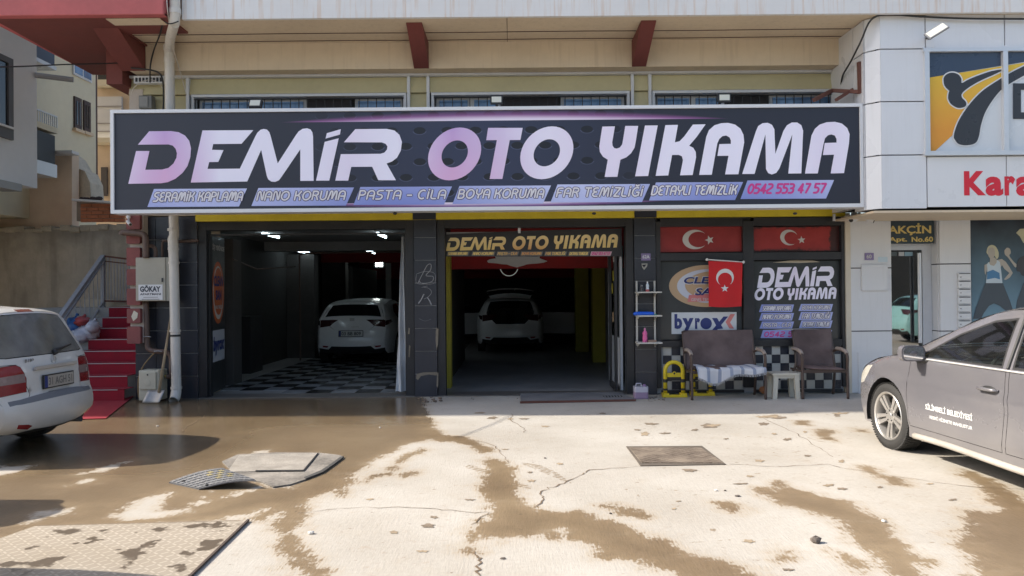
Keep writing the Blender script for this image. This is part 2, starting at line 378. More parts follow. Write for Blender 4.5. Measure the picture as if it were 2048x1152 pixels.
drys = [z5(p) for p in ([(620,755),(700,700),(800,650),(900,610),(1030,595),(960,650),(940,700),(1100,690),(1200,620),(1240,590),(1180,640),(1200,665),(1100,710),(980,740),(820,755)],
    [(150,770),(220,710),(420,695),(420,715),(300,745),(230,780)], [(480,495),(600,450),(740,420),(640,470)], [(1330,625),(1500,560),(1550,500),(1760,500),(1700,575),(1560,560),(1400,620)],
    [(-300,445),(100,445),(200,440),(110,480),(0,500),(-300,540)], [(1420,372),(1580,350),(1560,372)], [(395,560),(480,530),(575,515),(500,545)], [(1350,745),(1480,715),(1560,700),(1500,740)],
    [(1480,790),(1560,740),(1640,715),(1600,790),(1640,860),(1600,900),(1520,880),(1400,920),(1300,1000),(1250,1060),(1180,1090),(1250,950)], [(1250,1040),(1500,1040),(1750,1040),(1800,1100),(1200,1120)])]
def to_world(poly): return np.array([[G(x, y).x, G(x, y).y] for x, y in poly])
def sdf(pts, poly):
    d = np.full(len(pts), 1e9); ins = np.zeros(len(pts), bool); n = len(poly)
    for i in range(n):
        a, b = poly[i], poly[(i + 1) % n]; ab = b - a
        t = np.clip(((pts - a) @ ab) / (ab @ ab + 1e-12), 0, 1); q = a + t[:, None] * ab
        d = np.minimum(d, np.hypot(*(pts - q).T))
        c = ((a[1] > pts[:, 1]) != (b[1] > pts[:, 1]))
        with np.errstate(divide='ignore', invalid='ignore'):
            xx = (b[0] - a[0]) * (pts[:, 1] - a[1]) / (b[1] - a[1]) + a[0]
        ins ^= c & (pts[:, 0] < xx)
    return np.where(ins, d, -d)
xs = np.concatenate([[-150, -60, -30, -16], np.arange(-9, 8.51, .033), [16, 30, 60, 150]])
ys = np.concatenate([[-150, -60, -25, -8, 0, 2], np.arange(3.2, 11.6, .033), [13, 16, 27, 40, 80, 150]])
gx, gy = np.meshgrid(xs, ys); pts = np.stack([gx.ravel(), gy.ravel()], 1)
wet = np.full(len(pts), -1.0)
sel = (abs(pts[:, 0]) < 9) & (pts[:, 1] > 2.5) & (pts[:, 1] < 12)
sp = pts[sel]; w_ = np.full(len(sp), -1.0)
for p in wets: w_ = np.maximum(w_, sdf(sp, to_world(p)))
for p in drys: w_ = np.minimum(w_, -sdf(sp, to_world(p)))
tr = np.full(len(sp), -1.0)
for p in (t1, t2): tr = np.maximum(tr, sdf(sp, to_world(p)))
wet[sel] = np.clip(w_, -1, 1); track = np.full(len(pts), -1.0); track[sel] = tr
nx, ny = len(xs), len(ys)
idx = np.arange(nx * ny).reshape(ny, nx)
q = np.stack([idx[:-1, :-1], idx[:-1, 1:], idx[1:, 1:], idx[1:, :-1]], -1).reshape(-1, 4)
me = bpy.data.meshes.new('ground'); me.vertices.add(len(pts)); me.vertices.foreach_set('co', np.column_stack([pts, np.zeros(len(pts))]).ravel())
me.loops.add(q.size); me.loops.foreach_set('vertex_index', q.ravel().astype(np.int32)); me.polygons.add(len(q))
me.polygons.foreach_set('loop_start', np.arange(0, q.size, 4, dtype=np.int32)); me.update()
for nm, arr in (('wet', wet), ('track', track)):
    at = me.attributes.new(nm, 'FLOAT', 'POINT'); at.data.foreach_set('value', arr.astype(np.float32))
ground = struct(bpy.data.objects.new('ground', me)); C.objects.link(ground)
m, b = new_mat('forecourt_concrete'); v = coords('World')
X, Y, Z = xyz(v)
aw = N('ShaderNodeAttribute', attribute_name='wet'); at = N('ShaderNodeAttribute', attribute_name='track')
W = E(aw.outputs['Fac']); T = E(at.outputs['Fac'])
n1 = noise(v, 5, 6, .65); n2 = noise(v, 30, 4); n3 = noise(v, .7, 5)
diag = coords('World', (22, 3.0, 1), (0, 0, R(-28))); br = noise(diag, 3.0, 4, .6)          # broom finish
ragged = W + (n1 - .5) * .34 + (n2 - .5) * .16 + (br - .5) * .22
wetf = ragged.step(-.022, .022)
damp = ragged.step(-.13, .0)
# tyre tracks: diagonal stripes
u = X * .62 + Y * .78; st = E.m('SINE', u * 150.0).gt(.0)
wetf = E.m('MAXIMUM', wetf, T.gt(0.0) * st * (noise(v, 14, 3)).gt(.42))
# small wet blots and stains
vs2 = coords('World', (1.0, 1.9, 1)); sp1 = ((noise(vs2, 5.2, 4, .6, .8) - .655) * 30).sat() * X.gt(.6); sp2 = ((noise(vs2, 13, 4, .6) - .665) * 22).sat()
wetf = E.m('MAXIMUM', wetf, sp1 * .75); 
dry = mix(((n3 - .5) * 2.6 + .5 + (n2 - .5) * .9).sat(), (.365, .33, .28), (.485, .455, .405))
dry = mix((((noise(v, 2.3, 6, .7) - .56) * 3.2).sat()) * .65, dry, (.38, .315, .235))
dry = mix(((noise(v, 9, 5, .7) - .58) * 6).sat() * .5, dry, (.30, .22, .15))
dry = mix(sp2 * .7, dry, (.14, .095, .06))
dry = mix(((noise(v, 120, 2) - .66) * 12).sat() * .5, dry, (.25, .20, .15))
dry = mix(damp * .5, dry, (.37, .30, .215))
wetc = mix(((n3 - .5) * 3 + .5).sat(), (.165, .115, .066), (.275, .205, .125))
wetc = mix(((noise(v, 3.5, 5, .6) - .5) * 3).sat() * .5, wetc, (.11, .075, .045))
wetc = mix(((br - .38) * 1.6).sat() * .7, wetc, (.33, .25, .165))
wetc = mix(((noise(coords('World', (1, 2.6, 1)), 1.7, 6, .7) - .56) * 6).sat() * .45, wetc, (.36, .295, .21))
core = (ragged + (noise(v, 2.6, 5, .65) - .5) * .5).step(.02, .30)
wetc = mix(core * .45, wetc, (.13, .092, .055))
wetc = mix(sp2 * .5, wetc, (.07, .05, .035))
puddle = (Y.step(8.6, 9.3) * X.lt(-1.0) + (X.step(-2.4, -3.4)) * Y.step(6.2, 6.9)).sat() * wetf * (noise(v, 1.1, 3) * 1.5 + .25).sat()
col = mix(wetf, dry, wetc)
link(col, b.inputs['Base Color'])
rg = mix(wetf, (.85,) * 3, (.42,) * 3); rg = mix(puddle, rg, (.13,) * 3); E.nt.links.new(rg, b.inputs['Roughness'])
hh = n2 * .5 + br * 1.1 * (1 - puddle * .85) + noise(v, 90, 3) * .5
bp = N('ShaderNodeBump'); bp.inputs['Strength'].default_value = .28; bp.inputs['Distance'].default_value = .008
link(hh, bp.inputs['Height']); link(bp.outputs[0], b.inputs['Normal'])
me.materials.append(m)
def ribbon(name, px, w, m_, parent, jit=.02, z=.004, sub=5):
    P2 = []; 
    for i in range(len(px) - 1):
        for k in range(sub):
            t = k / sub; a = G(*px[i]).lerp(G(*px[i + 1]), t); P2.append(a + Vector((random.uniform(-jit, jit), random.uniform(-jit, jit), 0)))
    P2.append(G(*px[-1])); vs_ = []; n = len(P2)
    for i, p in enumerate(P2):
        d = (P2[min(i + 1, n - 1)] - P2[max(i - 1, 0)]); nn = Vector((-d.y, d.x, 0)).normalized() * w * random.uniform(.15, .8)
        vs_ += [(p.x + nn.x, p.y + nn.y, z), (p.x - nn.x, p.y - nn.y, z)]
    fs = [(2 * i, 2 * i + 1, 2 * i + 3, 2 * i + 2) for i in range(n - 1)]
    return MB().add(vs_, fs).build(name, m_, parent)
crackm = flat('crack_brown', (.16, .115, .075), .95, .2)  # flat dark brown for the crack ribbons
for pl, w in ((z6([(0,718),(300,690),(740,690),(1000,718),(1110,715),(1000,790)]), .006), (z6([(1030,950),(1065,990),(1035,1040),(1050,1088)]), .012),
              (z6([(1380,690),(1440,640),(1400,600),(1460,575),(1555,545),(1640,500),(1700,470),(1990,448)]), .009), (z7([(545,378),(800,390),(1060,380),(1150,400),(1440,445),(1600,470),(1750,490),(2048,505)]), .006),
              (z6([(900,270),(1130,320),(1190,380),(1220,425)]), .008), (z6([(1240,140),(1230,180),(1320,225),(1310,250)]), .008), (z7([(690,120),(800,180),(900,225),(1000,290),(1080,340)]), .006),
              (z5([(1200,150),(1100,215),(1070,245)]), .008)):
    ribbon('crack', pl, w, crackm, ground)
# ------------------------------------------------------------------ lettering traced as flat outlines (photo pixels)
g2 = lambda p: [(200 + x / 3.938, 200 + y / 3.938) for x, y in p]
g3 = lambda p: [(700 + x / 3.938, 200 + y / 3.938) for x, y in p]
g4 = lambda p: [(1180 + x / 3.657, 200 + y / 3.657) for x, y in p]
def sell(cx, cy, a, bb, sh=.2, n=40):
    o = []
    for k in range(n):
        t = 2 * math.pi * k / n; y = bb * math.sin(t); o.append((cx + a * math.cos(t) - sh * y, cy + y))
    return o
GL = {
 'D': [g2([(300,352),(388,247),(560,245),(620,254),(670,280),(703,322),(717,380),(712,450),(690,520),(650,575),(595,620),(535,647),(480,656),(224,660),(285,402),(390,402),(357,550),(490,548),(540,535),(580,500),(603,455),(607,420),(597,385),(575,360),(540,350)])],
 'EM': [g2([(808,240),(1208,238),(1115,345),(892,347),(882,393),(973,395),(932,488),(860,489),(847,543),(1102,541),(1225,285),(1240,258),(1265,235),(1290,228),(1315,233),(1333,252),(1343,280),(1400,500),(1545,275),(1565,248),(1595,228),(1630,223),(1658,232),(1673,255),(1678,290),(1683,637),(1578,637),(1578,388),(1430,605),(1410,632),(1380,645),(1350,643),(1325,625),(1315,600),(1270,392),(1160,642),(716,650)])],
 'dot': [g2([(1787,262),(1897,230),(1890,272),(1777,304)])], 'I1': [g2([(1770,330),(1880,302),(1806,635),(1702,635)])],
 'R': [g3([(-47,333),(42,230),(290,228),(350,240),(390,275),(409,330),(400,400),(370,455),(330,485),(288,500),(362,632),(223,632),(175,526),(10,527),(-14,635),(-115,635),(-72,427),(240,424),(270,415),(292,390),(295,365),(280,345),(250,334)])],
 'O1': [g3(sell(824,425,205,208)), g3(sell(825,425,102,107))[::-1]],
 'T': [g3([(1088,220),(1360,220),(1342,315),(1258,316),(1200,622),(1100,622),(1157,316),(1073,317)])],
 'O2': [g3(sell(1550,416,205,208)), g3(sell(1550,416,102,107))[::-1]],
 'Y': [g4([(90,195),(182,193),(162,310),(165,335),(177,352),(195,356),(218,348),(235,325),(240,300),(258,190),(352,190),(335,300),(325,350),(300,390),(265,420),(222,437),(200,562),(107,563),(130,437),(95,415),(72,380),(68,340),(75,290)])],
 'I2': [g4([(402,187),(495,186),(425,556),(330,558)])],
 'K': [g4([(551,184),(643,182),(620,310),(655,302),(690,265),(752,180),(845,178),(780,270),(725,335),(755,350),(773,380),(775,420),(750,549),(658,551),(680,440),(672,412),(650,402),(600,402),(572,552),(480,555)])],
 'A1': [g4([(798,548),(850,270),(870,220),(910,185),(960,170),(1010,168),(1060,180),(1100,210),(1122,255),(1127,310),(1085,543),(988,544),(1013,408),(932,409),(946,323),(1030,321),(1030,295),(1020,273),(995,260),(968,265),(945,285),(930,320),(890,547)])],
 'M': [g4([(1113,541),(1213,230),(1230,190),(1262,170),(1300,167),(1330,182),(1348,215),(1355,395),(1415,225),(1440,185),(1475,165),(1515,165),(1545,185),(1558,225),(1545,537),(1450,538),(1480,250),(1385,500),(1362,533),(1330,545),(1303,535),(1287,505),(1283,250),(1203,541)])],
 'A2': [g4([(1572,538),(1620,260),(1645,210),(1680,180),(1730,163),(1790,160),(1840,172),(1880,205),(1898,250),(1893,320),(1857,535),(1760,537),(1785,400),(1703,403),(1717,315),(1803,312),(1803,285),(1790,260),(1765,252),(1740,258),(1718,280),(1710,310),(1665,537)])],
}
WORDS = {'DEMIR': ['D', 'EM', 'dot', 'I1', 'R'], 'OTO': ['O1', 'T', 'O2'], 'YIKAMA': ['Y', 'I2', 'K', 'A1', 'M', 'A2']}
def bbox(keys):
    a = np.array([p for k in keys for l in GL[k] for p in l]); return a.min(0), a.max(0)
def word(keys, O, U, V, N_, w, h, m_, parent, t=.004, one=False, name='letter'):
    """traced letters fitted into a w x h box whose lower left corner is O"""
    mn, mx = bbox(keys); sx, sy = w / (mx[0] - mn[0]), h / (mx[1] - mn[1]); mb = MB()
    for k in keys:
        if not one: mb = MB()
        mb.poly([[((x - mn[0]) * sx, (mx[1] - y) * sy) for x, y in l] for l in GL[k]], O, U, V, N_, t)
        if not one: mb.build(name, m_, parent)
    if one: mb.build(name, m_, parent)
UX, UZ, NY = (1, 0, 0), (0, 0, 1), (0, -1, 0)
def pq(pxs, Y): return [XZ(x, y, Y) for x, y in pxs]         # photo pixels on the facade plane -> (X, Z)
def flatpoly(name, pxs, Y, m_, parent, t=.004, holes=()):
    return MB().poly([pq(pxs, Y)] + [pq(h, Y) for h in holes], (0, Y, 0), UX, UZ, NY, t).build(name, m_, parent)
# ------------------------------------------------------------------ big shop sign
SY = 10.20
x0, z1 = XZ(222, 222, SY); x1, _ = XZ(1724, 208, SY); _, z0 = XZ(225, 431, SY); z1b = XZ(1722, 206, SY)[1]; z0b = XZ(1727, 411, SY)[1]
z1 = (z1 + z1b) / 2; z0 = (z0 + z0b) / 2
sign = thing('shop_sign', 'wide dark lightbox sign with big lilac letters above the two garage openings', 'shop sign', ((x0 + x1) / 2, SY, z0))
m, b = new_mat('sign_vinyl_print'); v = coords('World'); X, Y_, Z = xyz(v)
zc = lambda py: XZ(1000, py, SY)[1]; xc = lambda px: XZ(px, 300, SY)[0]
mid = ((1 - ((X - xc(960)) * (1 / 2.6)).abs())).sat()
base = mix(mid.pow(1.0), (.024, .026, .040), (.034, .042, .085))
# printed row of dark discs
gxn = (X - xc(700)) * (1 / .385); row = (Z - zc(400)) * (1 / .215); par = E.m('FLOORED_MODULO', E.m('FLOOR', row), 2.0)
fx_ = E.m('FRACT', gxn + par * .5) - .5; fz_ = E.m('FRACT', row) - .5
dd = E.m('SQRT', (fx_ * 1.0).pow(2.0) * 1.0 + (fz_ * .95).pow(2.0)); disc = dd.step(.23, .20) * (mid * 2.6).sat()
base = mix(disc, base, (.012, .013, .018))
rim = (dd.step(.20, .235) * dd.step(.275, .24)) * fz_.lt(-.05) * (mid * 2).sat(); base = mix(rim * .35, base, (.16, .18, .28))
def streak(zb, up, hx, cx, hgt, cA, base):
    env = (1 - ((X - cx) * (1 / hx)).pow(2.0)).sat(); d = (Z - zb) * up
    val = (1 - d / (env * hgt + .001)).sat() * d.gt(0.0) * env.pow(.4)
    base2 = mix(val.step(.0, .8), base, cA); return mix(val.step(.45, .95) * env, base2, (.80, .72, .84))
base = streak(zc(241), 1.0, 3.1, xc(1010), .16, (.33, .12, .33), base)
base = streak(zc(404), -1.0, 2.6, xc(960), .11, (.30, .13, .34), base)
link(base, b.inputs['Base Color']); b.inputs['Roughness'].default_value = .42
MB().box(x0 + .04, x1 - .04, SY, SY + .2, z0 + .04, z1 - .04).build('panel', m, sign)
fr = flat('sign_frame_white', (.82, .86, .95), .4)
for nm, a in (('frame', (x0, x1, z1 - .045, z1)), ('frame', (x0, x1, z0, z0 + .05)), ('frame', (x0, x0 + .045, z0 + .05, z1 - .045)), ('frame', (x1 - .04, x1, z0 + .05, z1 - .045))):
    MB().box(a[0], a[1], SY - .025, SY + .22, a[2], a[3]).build(nm, fr, sign)
m, b = new_mat('lilac_letter_vinyl'); X, Y_, Z = xyz(coords('World'))
def hump(c, w): return (1 - ((X - xc(c)) * (1 / w)).abs()).sat()
t = (hump(330, .75) + hump(905, .75) * 1.0 + hump(1010, .6) * .4).sat(); lo = ((zc(300) - Z) * 1.4 + .5).sat()
cc = mix(t, (.86, .83, .96), (.54, .36, .68)); cc = mix(t * lo * .8, cc, (.78, .46, .68))
cc = mix((hump(700, .5) + hump(1250, .6) + hump(1150, .6) + hump(1650, .4)).sat() * .5, cc, (.78, .66, .84))
link(cc, b.inputs['Base Color']); b.inputs['Roughness'].default_value = .45; lilac = m
zr = lambda k: bbox(k)
for wd, dy in (('DEMIR', 0), ('OTO', 0), ('YIKAMA', 0)):
    for k in WORDS[wd]:
        MB().poly([pq(l, SY) for l in GL[k]], (0, SY, 0), UX, UZ, NY, .004).build('letter', lilac, sign)
m, b = new_mat('blue_strip_vinyl'); X, Y_, Z = xyz(coords('World'))
t = E.m('SINE', X * 1.35 + .6) * .5 + .5; g = ((Z - zc(410)) * 3.2).sat()
cc = mix((t * .7 + g * .3).sat(), (.20, .25, .60), (.58, .62, .88)); link(cc, b.inputs['Base Color']); b.inputs['Roughness'].default_value = .45; bluest = m
inkd = flat('dark_outline_ink', (.06, .035, .10)); magenta = flat('magenta_ink', (.60, .045, .25)); lilt = flat('light_lilac_ink', (.80, .72, .88))
SERV = [('SERAMİK KAPLAMA', 305, 494, 377, 413, 302, 490), ('NANO KORUMA', 510, 708, 375, 411, 509, 695), ('PASTA - CİLA', 714, 904, 373, 409, 712, 896),
        ('BOYA KORUMA', 912, 1102, 371, 407, 911, 1092), ('FAR TEMİZLİĞİ', 1108, 1300, 368, 404, 1108, 1290), ('DETAYLI TEMİZLİK', 1305, 1486, 364, 400, 1298, 1478), ('0542 553 47 57', 1488, 1668, 360, 397, 1490, 1655)]
for i, (tx, a, bb, ya, yb, ta, tb) in enumerate(SERV):
    sk = 13
    s = flatpoly('service_strip', [(a - 10 + (3 if i else 0), yb + 1), (bb - sk - 3, yb), (bb, ya), (a + sk - 6 if i else a + 3, ya + 1)], SY, bluest, sign, .003)
    A = XZ(ta + 2, yb - 9, SY - .003); B = XZ(tb, ya + 7, SY - .003)
    if i < 6:
        stroke_text(tx, (A[0] + .02, SY - .003, A[1] + .01), UX, UZ, NY, B[0] - A[0] - .04, (B[1] - A[1]) * .92, ((inkd, .34, .002), (lilt, .20, .0045)), s)
    else: stroke_text(tx, (A[0] + .02, SY - .003, A[1] + .01), UX, UZ, NY, B[0] - A[0] - .04, (B[1] - A[1]) * .9, ((magenta, .23, .002),), s)
# ------------------------------------------------------------------ the car wash building
YF = 11.30
def fx(px, Y=YF, py=600): return XZ(px, py, Y)[0]
def fz(py, Y=YF, px=1024): return XZ(px, py, Y)[1]
bld = thing('car_wash_building', 'cream apartment block with red brackets and two open garage bays under the wide sign', 'building', (-.4, YF, 0))
XL, XR = fx(270), fx(1692)
ZH = 2.60                                        # underside of the opening frames
g1l, g1r, g2l, g2r = fx(415), fx(811), fx(891), fx(1243)
p1l, p1r, p2l, p2r = fx(828), fx(874), fx(1269), fx(1313)
wl = fx(395)
# cores of the piers (behind their tiles) and lintel
def pier(name, xa, xb, cols, ztop=2.78, y=YF, rows=8, y0=None):
    p = box(name, xa + .012, xb - .012, y + .02, y + .42, 0, ztop, grout, bld)
    th = ztop / rows; tw = (xb - xa) / cols
    proto = MB().box(0, tw - .008, 0, .022, 0, th - .010).mesh('tile'); proto.materials.append(tile_m)
    for i in range(cols):
        for j in range(rows):
            t = bpy.data.objects.new('tile', proto); C.objects.link(t); t.parent = p
            t.location = Vector((xa + i * tw + .004, y + random.uniform(-.002, .002), j * th + .005)) - Vector(bld.location)
            t.rotation_euler = (random.uniform(-.004, .004), 0, random.uniform(-.003, .003))
    return p
pier('pier', p1l, p1r, 1); pier('pier', p2l, p2r, 1); pier('pier', XL, wl, 3)
box('wall', XL + .02, wl, YF + .43, YF + .9, 0, 4.9, cream, bld)
box('wall', XL - .02, XR + .02, YF + .02, YF + .43, 2.80, 3.95, cream, bld)
box('lintel', wl, XR - .02, YF - .06, YF + .015, 2.702, 2.95, yel, bld)
for a, c in ((p1l + .0, p1r), (p2l, p2r)): box('lintel', a, c, YF - .075, YF - .062, 2.70, 2.80, tile_m, bld)
# dark steel door frames
def frame(xa, xb, za, zb, w, y0, y1, name='door_frame'):
    box(name, xa, xa + w, y0, y1, za, zb, blk, bld, bevel=.004); box(name, xb - w, xb, y0, y1, za, zb, blk, bld, bevel=.004)
    box(name, xa + w + .001, xb - w - .001, y0 + .002, y1 - .002, zb - w, zb, blk, bld)
frame(wl + .002, p1l - .002, 0, 2.698, .125, YF + .03, YF + .22); frame(p1r + .002, p2l - .002, 0, 2.698, .12, YF + .03, YF + .22)
frame(wl + .127, p1l - .127, 0, 2.52, .025, YF + .10, YF + .2, 'inner_frame')
# window wall above the sign: siding boards, trims, windows with bars
zT, zW, zB = fz(150, 11.2), fz(184, 11.2), 3.95
YS = 11.2
for xa, xb in ((fx(262, YS), fx(378, YS)), (fx(383, YS), fx(818, YS)), (fx(824, YS), fx(857, YS)), (fx(863, YS), fx(1265, YS)), (fx(1272, YS), fx(1300, YS)), (fx(1306, YS), fx(1690, YS))):
    full = (xb - xa) < 1.0; n = 3 if full else 1; zz = zT - .015
    hgt = .245
    for k in range(n + 1 if full else 1):
        lo = zz - hgt
        MB().add([(xa, YS - .035, lo), (xb, YS - .035, lo), (xb, YS - .03, lo + .03), (xa, YS - .03, lo + .03), (xa, YS + .02, zz), (xb, YS + .02, zz), (xa, YS + .03, lo), (xb, YS + .03, lo)],
                 [(0, 1, 2, 3), (3, 2, 5, 4), (0, 6, 7, 1), (0, 3, 4, 6), (1, 7, 5, 2)]).build('siding_board', sid, bld)
        zz = lo - .006
MB().box(fx(262, YS), fx(1692, YS), YS - .06, YS + .04, zT - .012, zT + .022).build('trim_rail', pvc, bld)
for px in (380, 821, 860, 1268, 1303, 1688):
    x = fx(px, YS); MB().box(x - .022, x + .022, YS - .05, YS + .03, zB, zT - .014).build('trim_post', pvc, bld)
gl_blue = mat('blue_tinted_glass', (.10, .20, .36), .1, .4, bmp=0, spec=.8)
barm = flat('window_bar_black', (.02, .02, .022), .6)
dkp = flat('dark_shutter_panel', (.022, .018, .018), .7)
for (wa, wb, dk) in ((386, 816, (615, 705)), (866, 1263, (1008, 1122)), (1308, 1686, (1462, 1545))):
    xa, xb = fx(wa, YS), fx(wb, YS)
    w = MB().box(xa, xb, YS - .03, YS + .1, zW - .045, zW - .005).box(xa, xa + .04, YS - .02, YS + .1, zB, zW - .045).box(xb - .04, xb, YS - .02, YS + .1, zB, zW - .045).build('window_frame', pvc, bld)
    ps = [wa + 8, wa + (dk[0] - wa) * .55, dk[0] - 4, dk[1] + 4, wb - 8]
    for a, c in ((ps[0], ps[1]), (ps[1], ps[2]), (ps[3], ps[4])):
        MB().box(fx(a, YS) + .05, fx(c, YS) - .05, YS + .12, YS + .135, zB, zW - .085).build('pane', gl_blue, w)
        MB().box(fx(a, YS), fx(c, YS), YS + .14, YS + .17, zB, zW - .05).build('sash', pvc, w)
    MB().box(fx(dk[0], YS), fx(dk[1], YS), YS + .08, YS + .13, zB, zW - .08).build('shutter', dkp, w)
    g = MB(); n = int((xb - xa) / .135); zt = zW - .07
    for k in range(n + 1):
        x = xa + .06 + k * (xb - xa - .12) / n; g.box(x - .006, x + .006, YS - .018, YS - .006, zB, zt)
    for z in (zt - .01, zt - .17): g.box(xa + .045, xb - .045, YS - .032, YS - .020, z - .008, z + .008)
    g.build('bars', barm, w)
box('wall', XL, XR, YS + .2, YS + .25, zB, 4.85, flat('dim_reveal', (.10, .10, .10)), bld)
# beam, soffit, fascia, upper storeys
YB, YO, ZS = 10.92, 9.90, 5.29
box('beam', fx(262, YB), 4.87, YB, YB + .45, zT + .025, ZS + .3, cream, bld)
xs0 = -5.37
box('soffit', xs0, 9.5, YO + .03, YB - .001, ZS, ZS + .12, cream, bld)
box('fascia', fx(366, YO, 20), 11.0, YO - .03, YO + .028, ZS - .02, ZS + .95, fasc, bld)
box('upper_storey', -5.9, 12.5, 10.02, 16, ZS + .13, 12.4, cream, bld)
groove = flat('groove_line', (.07, .03, .022), .9)
for py in (61, 76):      # the two dark lines along the soffit
    y = FOC * (ZS - EYE) / (584 - py)
    pts_ = [Vector((xs0 + .02 + (10.2) * k / 14, y + math.sin(k * 1.3) * .008, ZS - .004)) for k in range(15)]
    MB().tube(pts_, .007, 5).build('soffit_cable', groove, bld)
MB().box(4.86 - 4.9, 4.86 - 4.893, YO + .04, YB, ZS - .003, ZS - .001).build('crack', groove, bld)
def haunch(xa, xb, name='bracket'):
    yo = 10.10; return MB().add([(xa, YB - .002, ZS - .002), (xb, YB - .002, ZS - .002), (xa, YB - .002, 4.90), (xb, YB - .002, 4.90), (xa, yo, ZS - .002), (xb, yo, ZS - .002), (xa, yo + .1, ZS - .05), (xb, yo + .1, ZS - .05)],
        [(0, 2, 6, 4), (1, 5, 7, 3), (2, 3, 7, 6), (6, 7, 5, 4), (0, 1, 3, 2), (0, 4, 5, 1)]).build(name, redp, bld, bevel=.006)
haunch(-1.42, -1.20); haunch(1.80, 2.01); haunch(-5.74, -5.385)
# red balcony at the left corner
bal = [(-6.85, 9.72), (-4.53, 9.70), (-4.53, 10.4), (-5.36, 10.4), (-5.36, 12.3), (-6.95, 12.3)]
MB().poly([bal], (0, 0, ZS + .004), (1, 0, 0), (0, 1, 0), (0, 0, -1), .03).build('balcony_slab', redp, bld)
MB().box(-6.86, -4.53, 9.66, 9.78, ZS - .03, ZS + 1.0).build('balcony_front', redbal, bld, bevel=.012)
MB().box(-4.63, -4.53, 9.785, 10.02, ZS - .02, ZS + 1.0).build('balcony_side', redbal, bld)
MB().box(-6.95, -6.86, 9.785, 12.3, ZS - .02, ZS + 1.0).build('balcony_side', redbal, bld)
MB().box(-5.355, -4.64, 9.79, 10.02, ZS - .04, ZS - .03).build('balcony_underside', cream, bld)
MB().box(-6.95, -5.76, 10.0, 12.3, ZS + .13, 12.4).build('upper_storey', cream, bld)
box('side_beam', -5.98, -5.745, YB + .02, 12.4, 4.72, ZS - .03, redp, bld)
# quoin column of red blocks on the left corner
qx0, qx1 = fx(254, 11.1), fx(281, 11.1); zq = [fz(p, 11.1, 270) for p in (438, 462, 492, 497, 533, 538, 572, 577, 612, 617, 648, 653, 690)]
q_ = box('quoin_core', qx0 + .02, qx1 + .02, 11.16, YF + .02, zq[-1] + .03, 4.7, mat('pale_mortar', (.50, .44, .38), .9), bld)
rb = mat('red_quoin_block', (.22, .07, .065), .8, .3, .15, (.35, .25, .2), .4, scale=3)
zz = [2.72, 2.50, 2.48, 2.235, 2.20, 1.965, 1.93, 1.69, 1.655, 1.40, 1.365, 1.08]
tops = [fz(p, 11.1, 270) for p in (464, 495, 538, 577, 617, 653)]; bots = [fz(p, 11.1, 270) for p in (490, 534, 573, 613, 649, 690)]
for i in range(6): MB().rbox(qx0, qx1, 11.09, 11.158, bots[i] + .02, tops[i], .02, 'y').build('quoin_block', rb, q_, bevel=.008)
MB().rbox(qx0, qx1, 11.09, 11.158, tops[0] + .04, 2.9, .02, 'y').build('quoin_block', rb, q_, bevel=.008)
chip = mat('chipped_plaster', (.6, .56, .45), .9)
MB().add([(qx0 + .10, 11.085, 1.20), (qx0 + .16, 11.084, 1.25), (qx0 + .17, 11.085, 1.32), (qx0 + .11, 11.086, 1.36), (qx0 + .07, 11.085, 1.27)], [(0, 1, 2, 3, 4)]).build('chip', chip, q_)
for xa, xb, za, zb_ in ((XL - .02, XL + .25, 3.95, 4.3), ): box('corner_panel', xa, xb, 11.14, 11.19, za, zb_, mat('maroon_panel', (.12, .03, .035), .7), bld)
# ------------------------------------------------------------------ shopfront (right bay)
s0, s1 = p2r + .002, XR - .02
YG = YF + .06
cols_ = (fx(1313), fx(1495), fx(1690))
def shopbox(px0, px1, py0, py1, y0, y1, m, name, parent=bld):
    xa, za = XZ(px0, py1, YF); xb, zb_ = XZ(px1, py0, YF)
    return box(name, xa, xb, y0, y1, za, zb_, m, parent)
sf = box('shop_window_frame', s0, s1, YG + .08, YG + .16, 0.12, 2.65, blk, bld)
for a in ((1313, 1322), (1487, 1509), (1684, 1690)):
    box('mullion', fx(a[0]) + .003, fx(a[1]), YF + .0, YG + .079, .10, 2.645, blk, sf, bevel=.004)
for a in ((438, 452), (505, 520), (680, 693), (780, 795)):
    za, zb_ = fz(a[1], YF, 1500), fz(a[0], YF, 1500) + (.05 if a[0] == 438 else 0)
    for (c, d) in ((fx(1322) + .001, fx(1487) - .001), (fx(1509) + .001, fx(1684) - .001)): box('transom', c, d, YF + .004, YG + .079, max(.02, za), min(zb_, 2.69), blk, sf)
film = mat('dark_print_film', (.045, .05, .052), .22, .12, bmp=0, spec=.6)
def filmm(name, rgb, edge=None):
    return mat(name, rgb, .3, .2, bmp=.02)
redfilm, b = new_mat('flag_print_film')
v = coords('World'); X, Y_, Z = xyz(v)
za, zb_ = fz(503, YF, 1500), fz(452, YF, 1500)
e = E.m('MINIMUM', (Z - za) * 1.0, (zb_ - Z) * 1.0); xe = E.m('MINIMUM', (X - fx(1508)), (fx(1668) - X)); e = E.m('MINIMUM', e, xe)
ed = (e + (noise(v, 9, 5, .7) - .5) * .16).step(.005, .045)
ed = E.m('MAXIMUM', ed, X.lt(fx(1500)) * .85)
rc = mix(noise(v, 6, 4), (.22, .012, .012), (.42, .04, .035)); link(mix(ed, (.05, .012, .012), rc), b.inputs['Base Color']); b.inputs['Roughness'].default_value = .3
shopbox(1323, 1486, 452, 504, YG + .02, YG + .05, redfilm, 'transom_pane', sf); shopbox(1510, 1683, 452, 503, YG + .02, YG + .05, redfilm, 'transom_pane', sf)
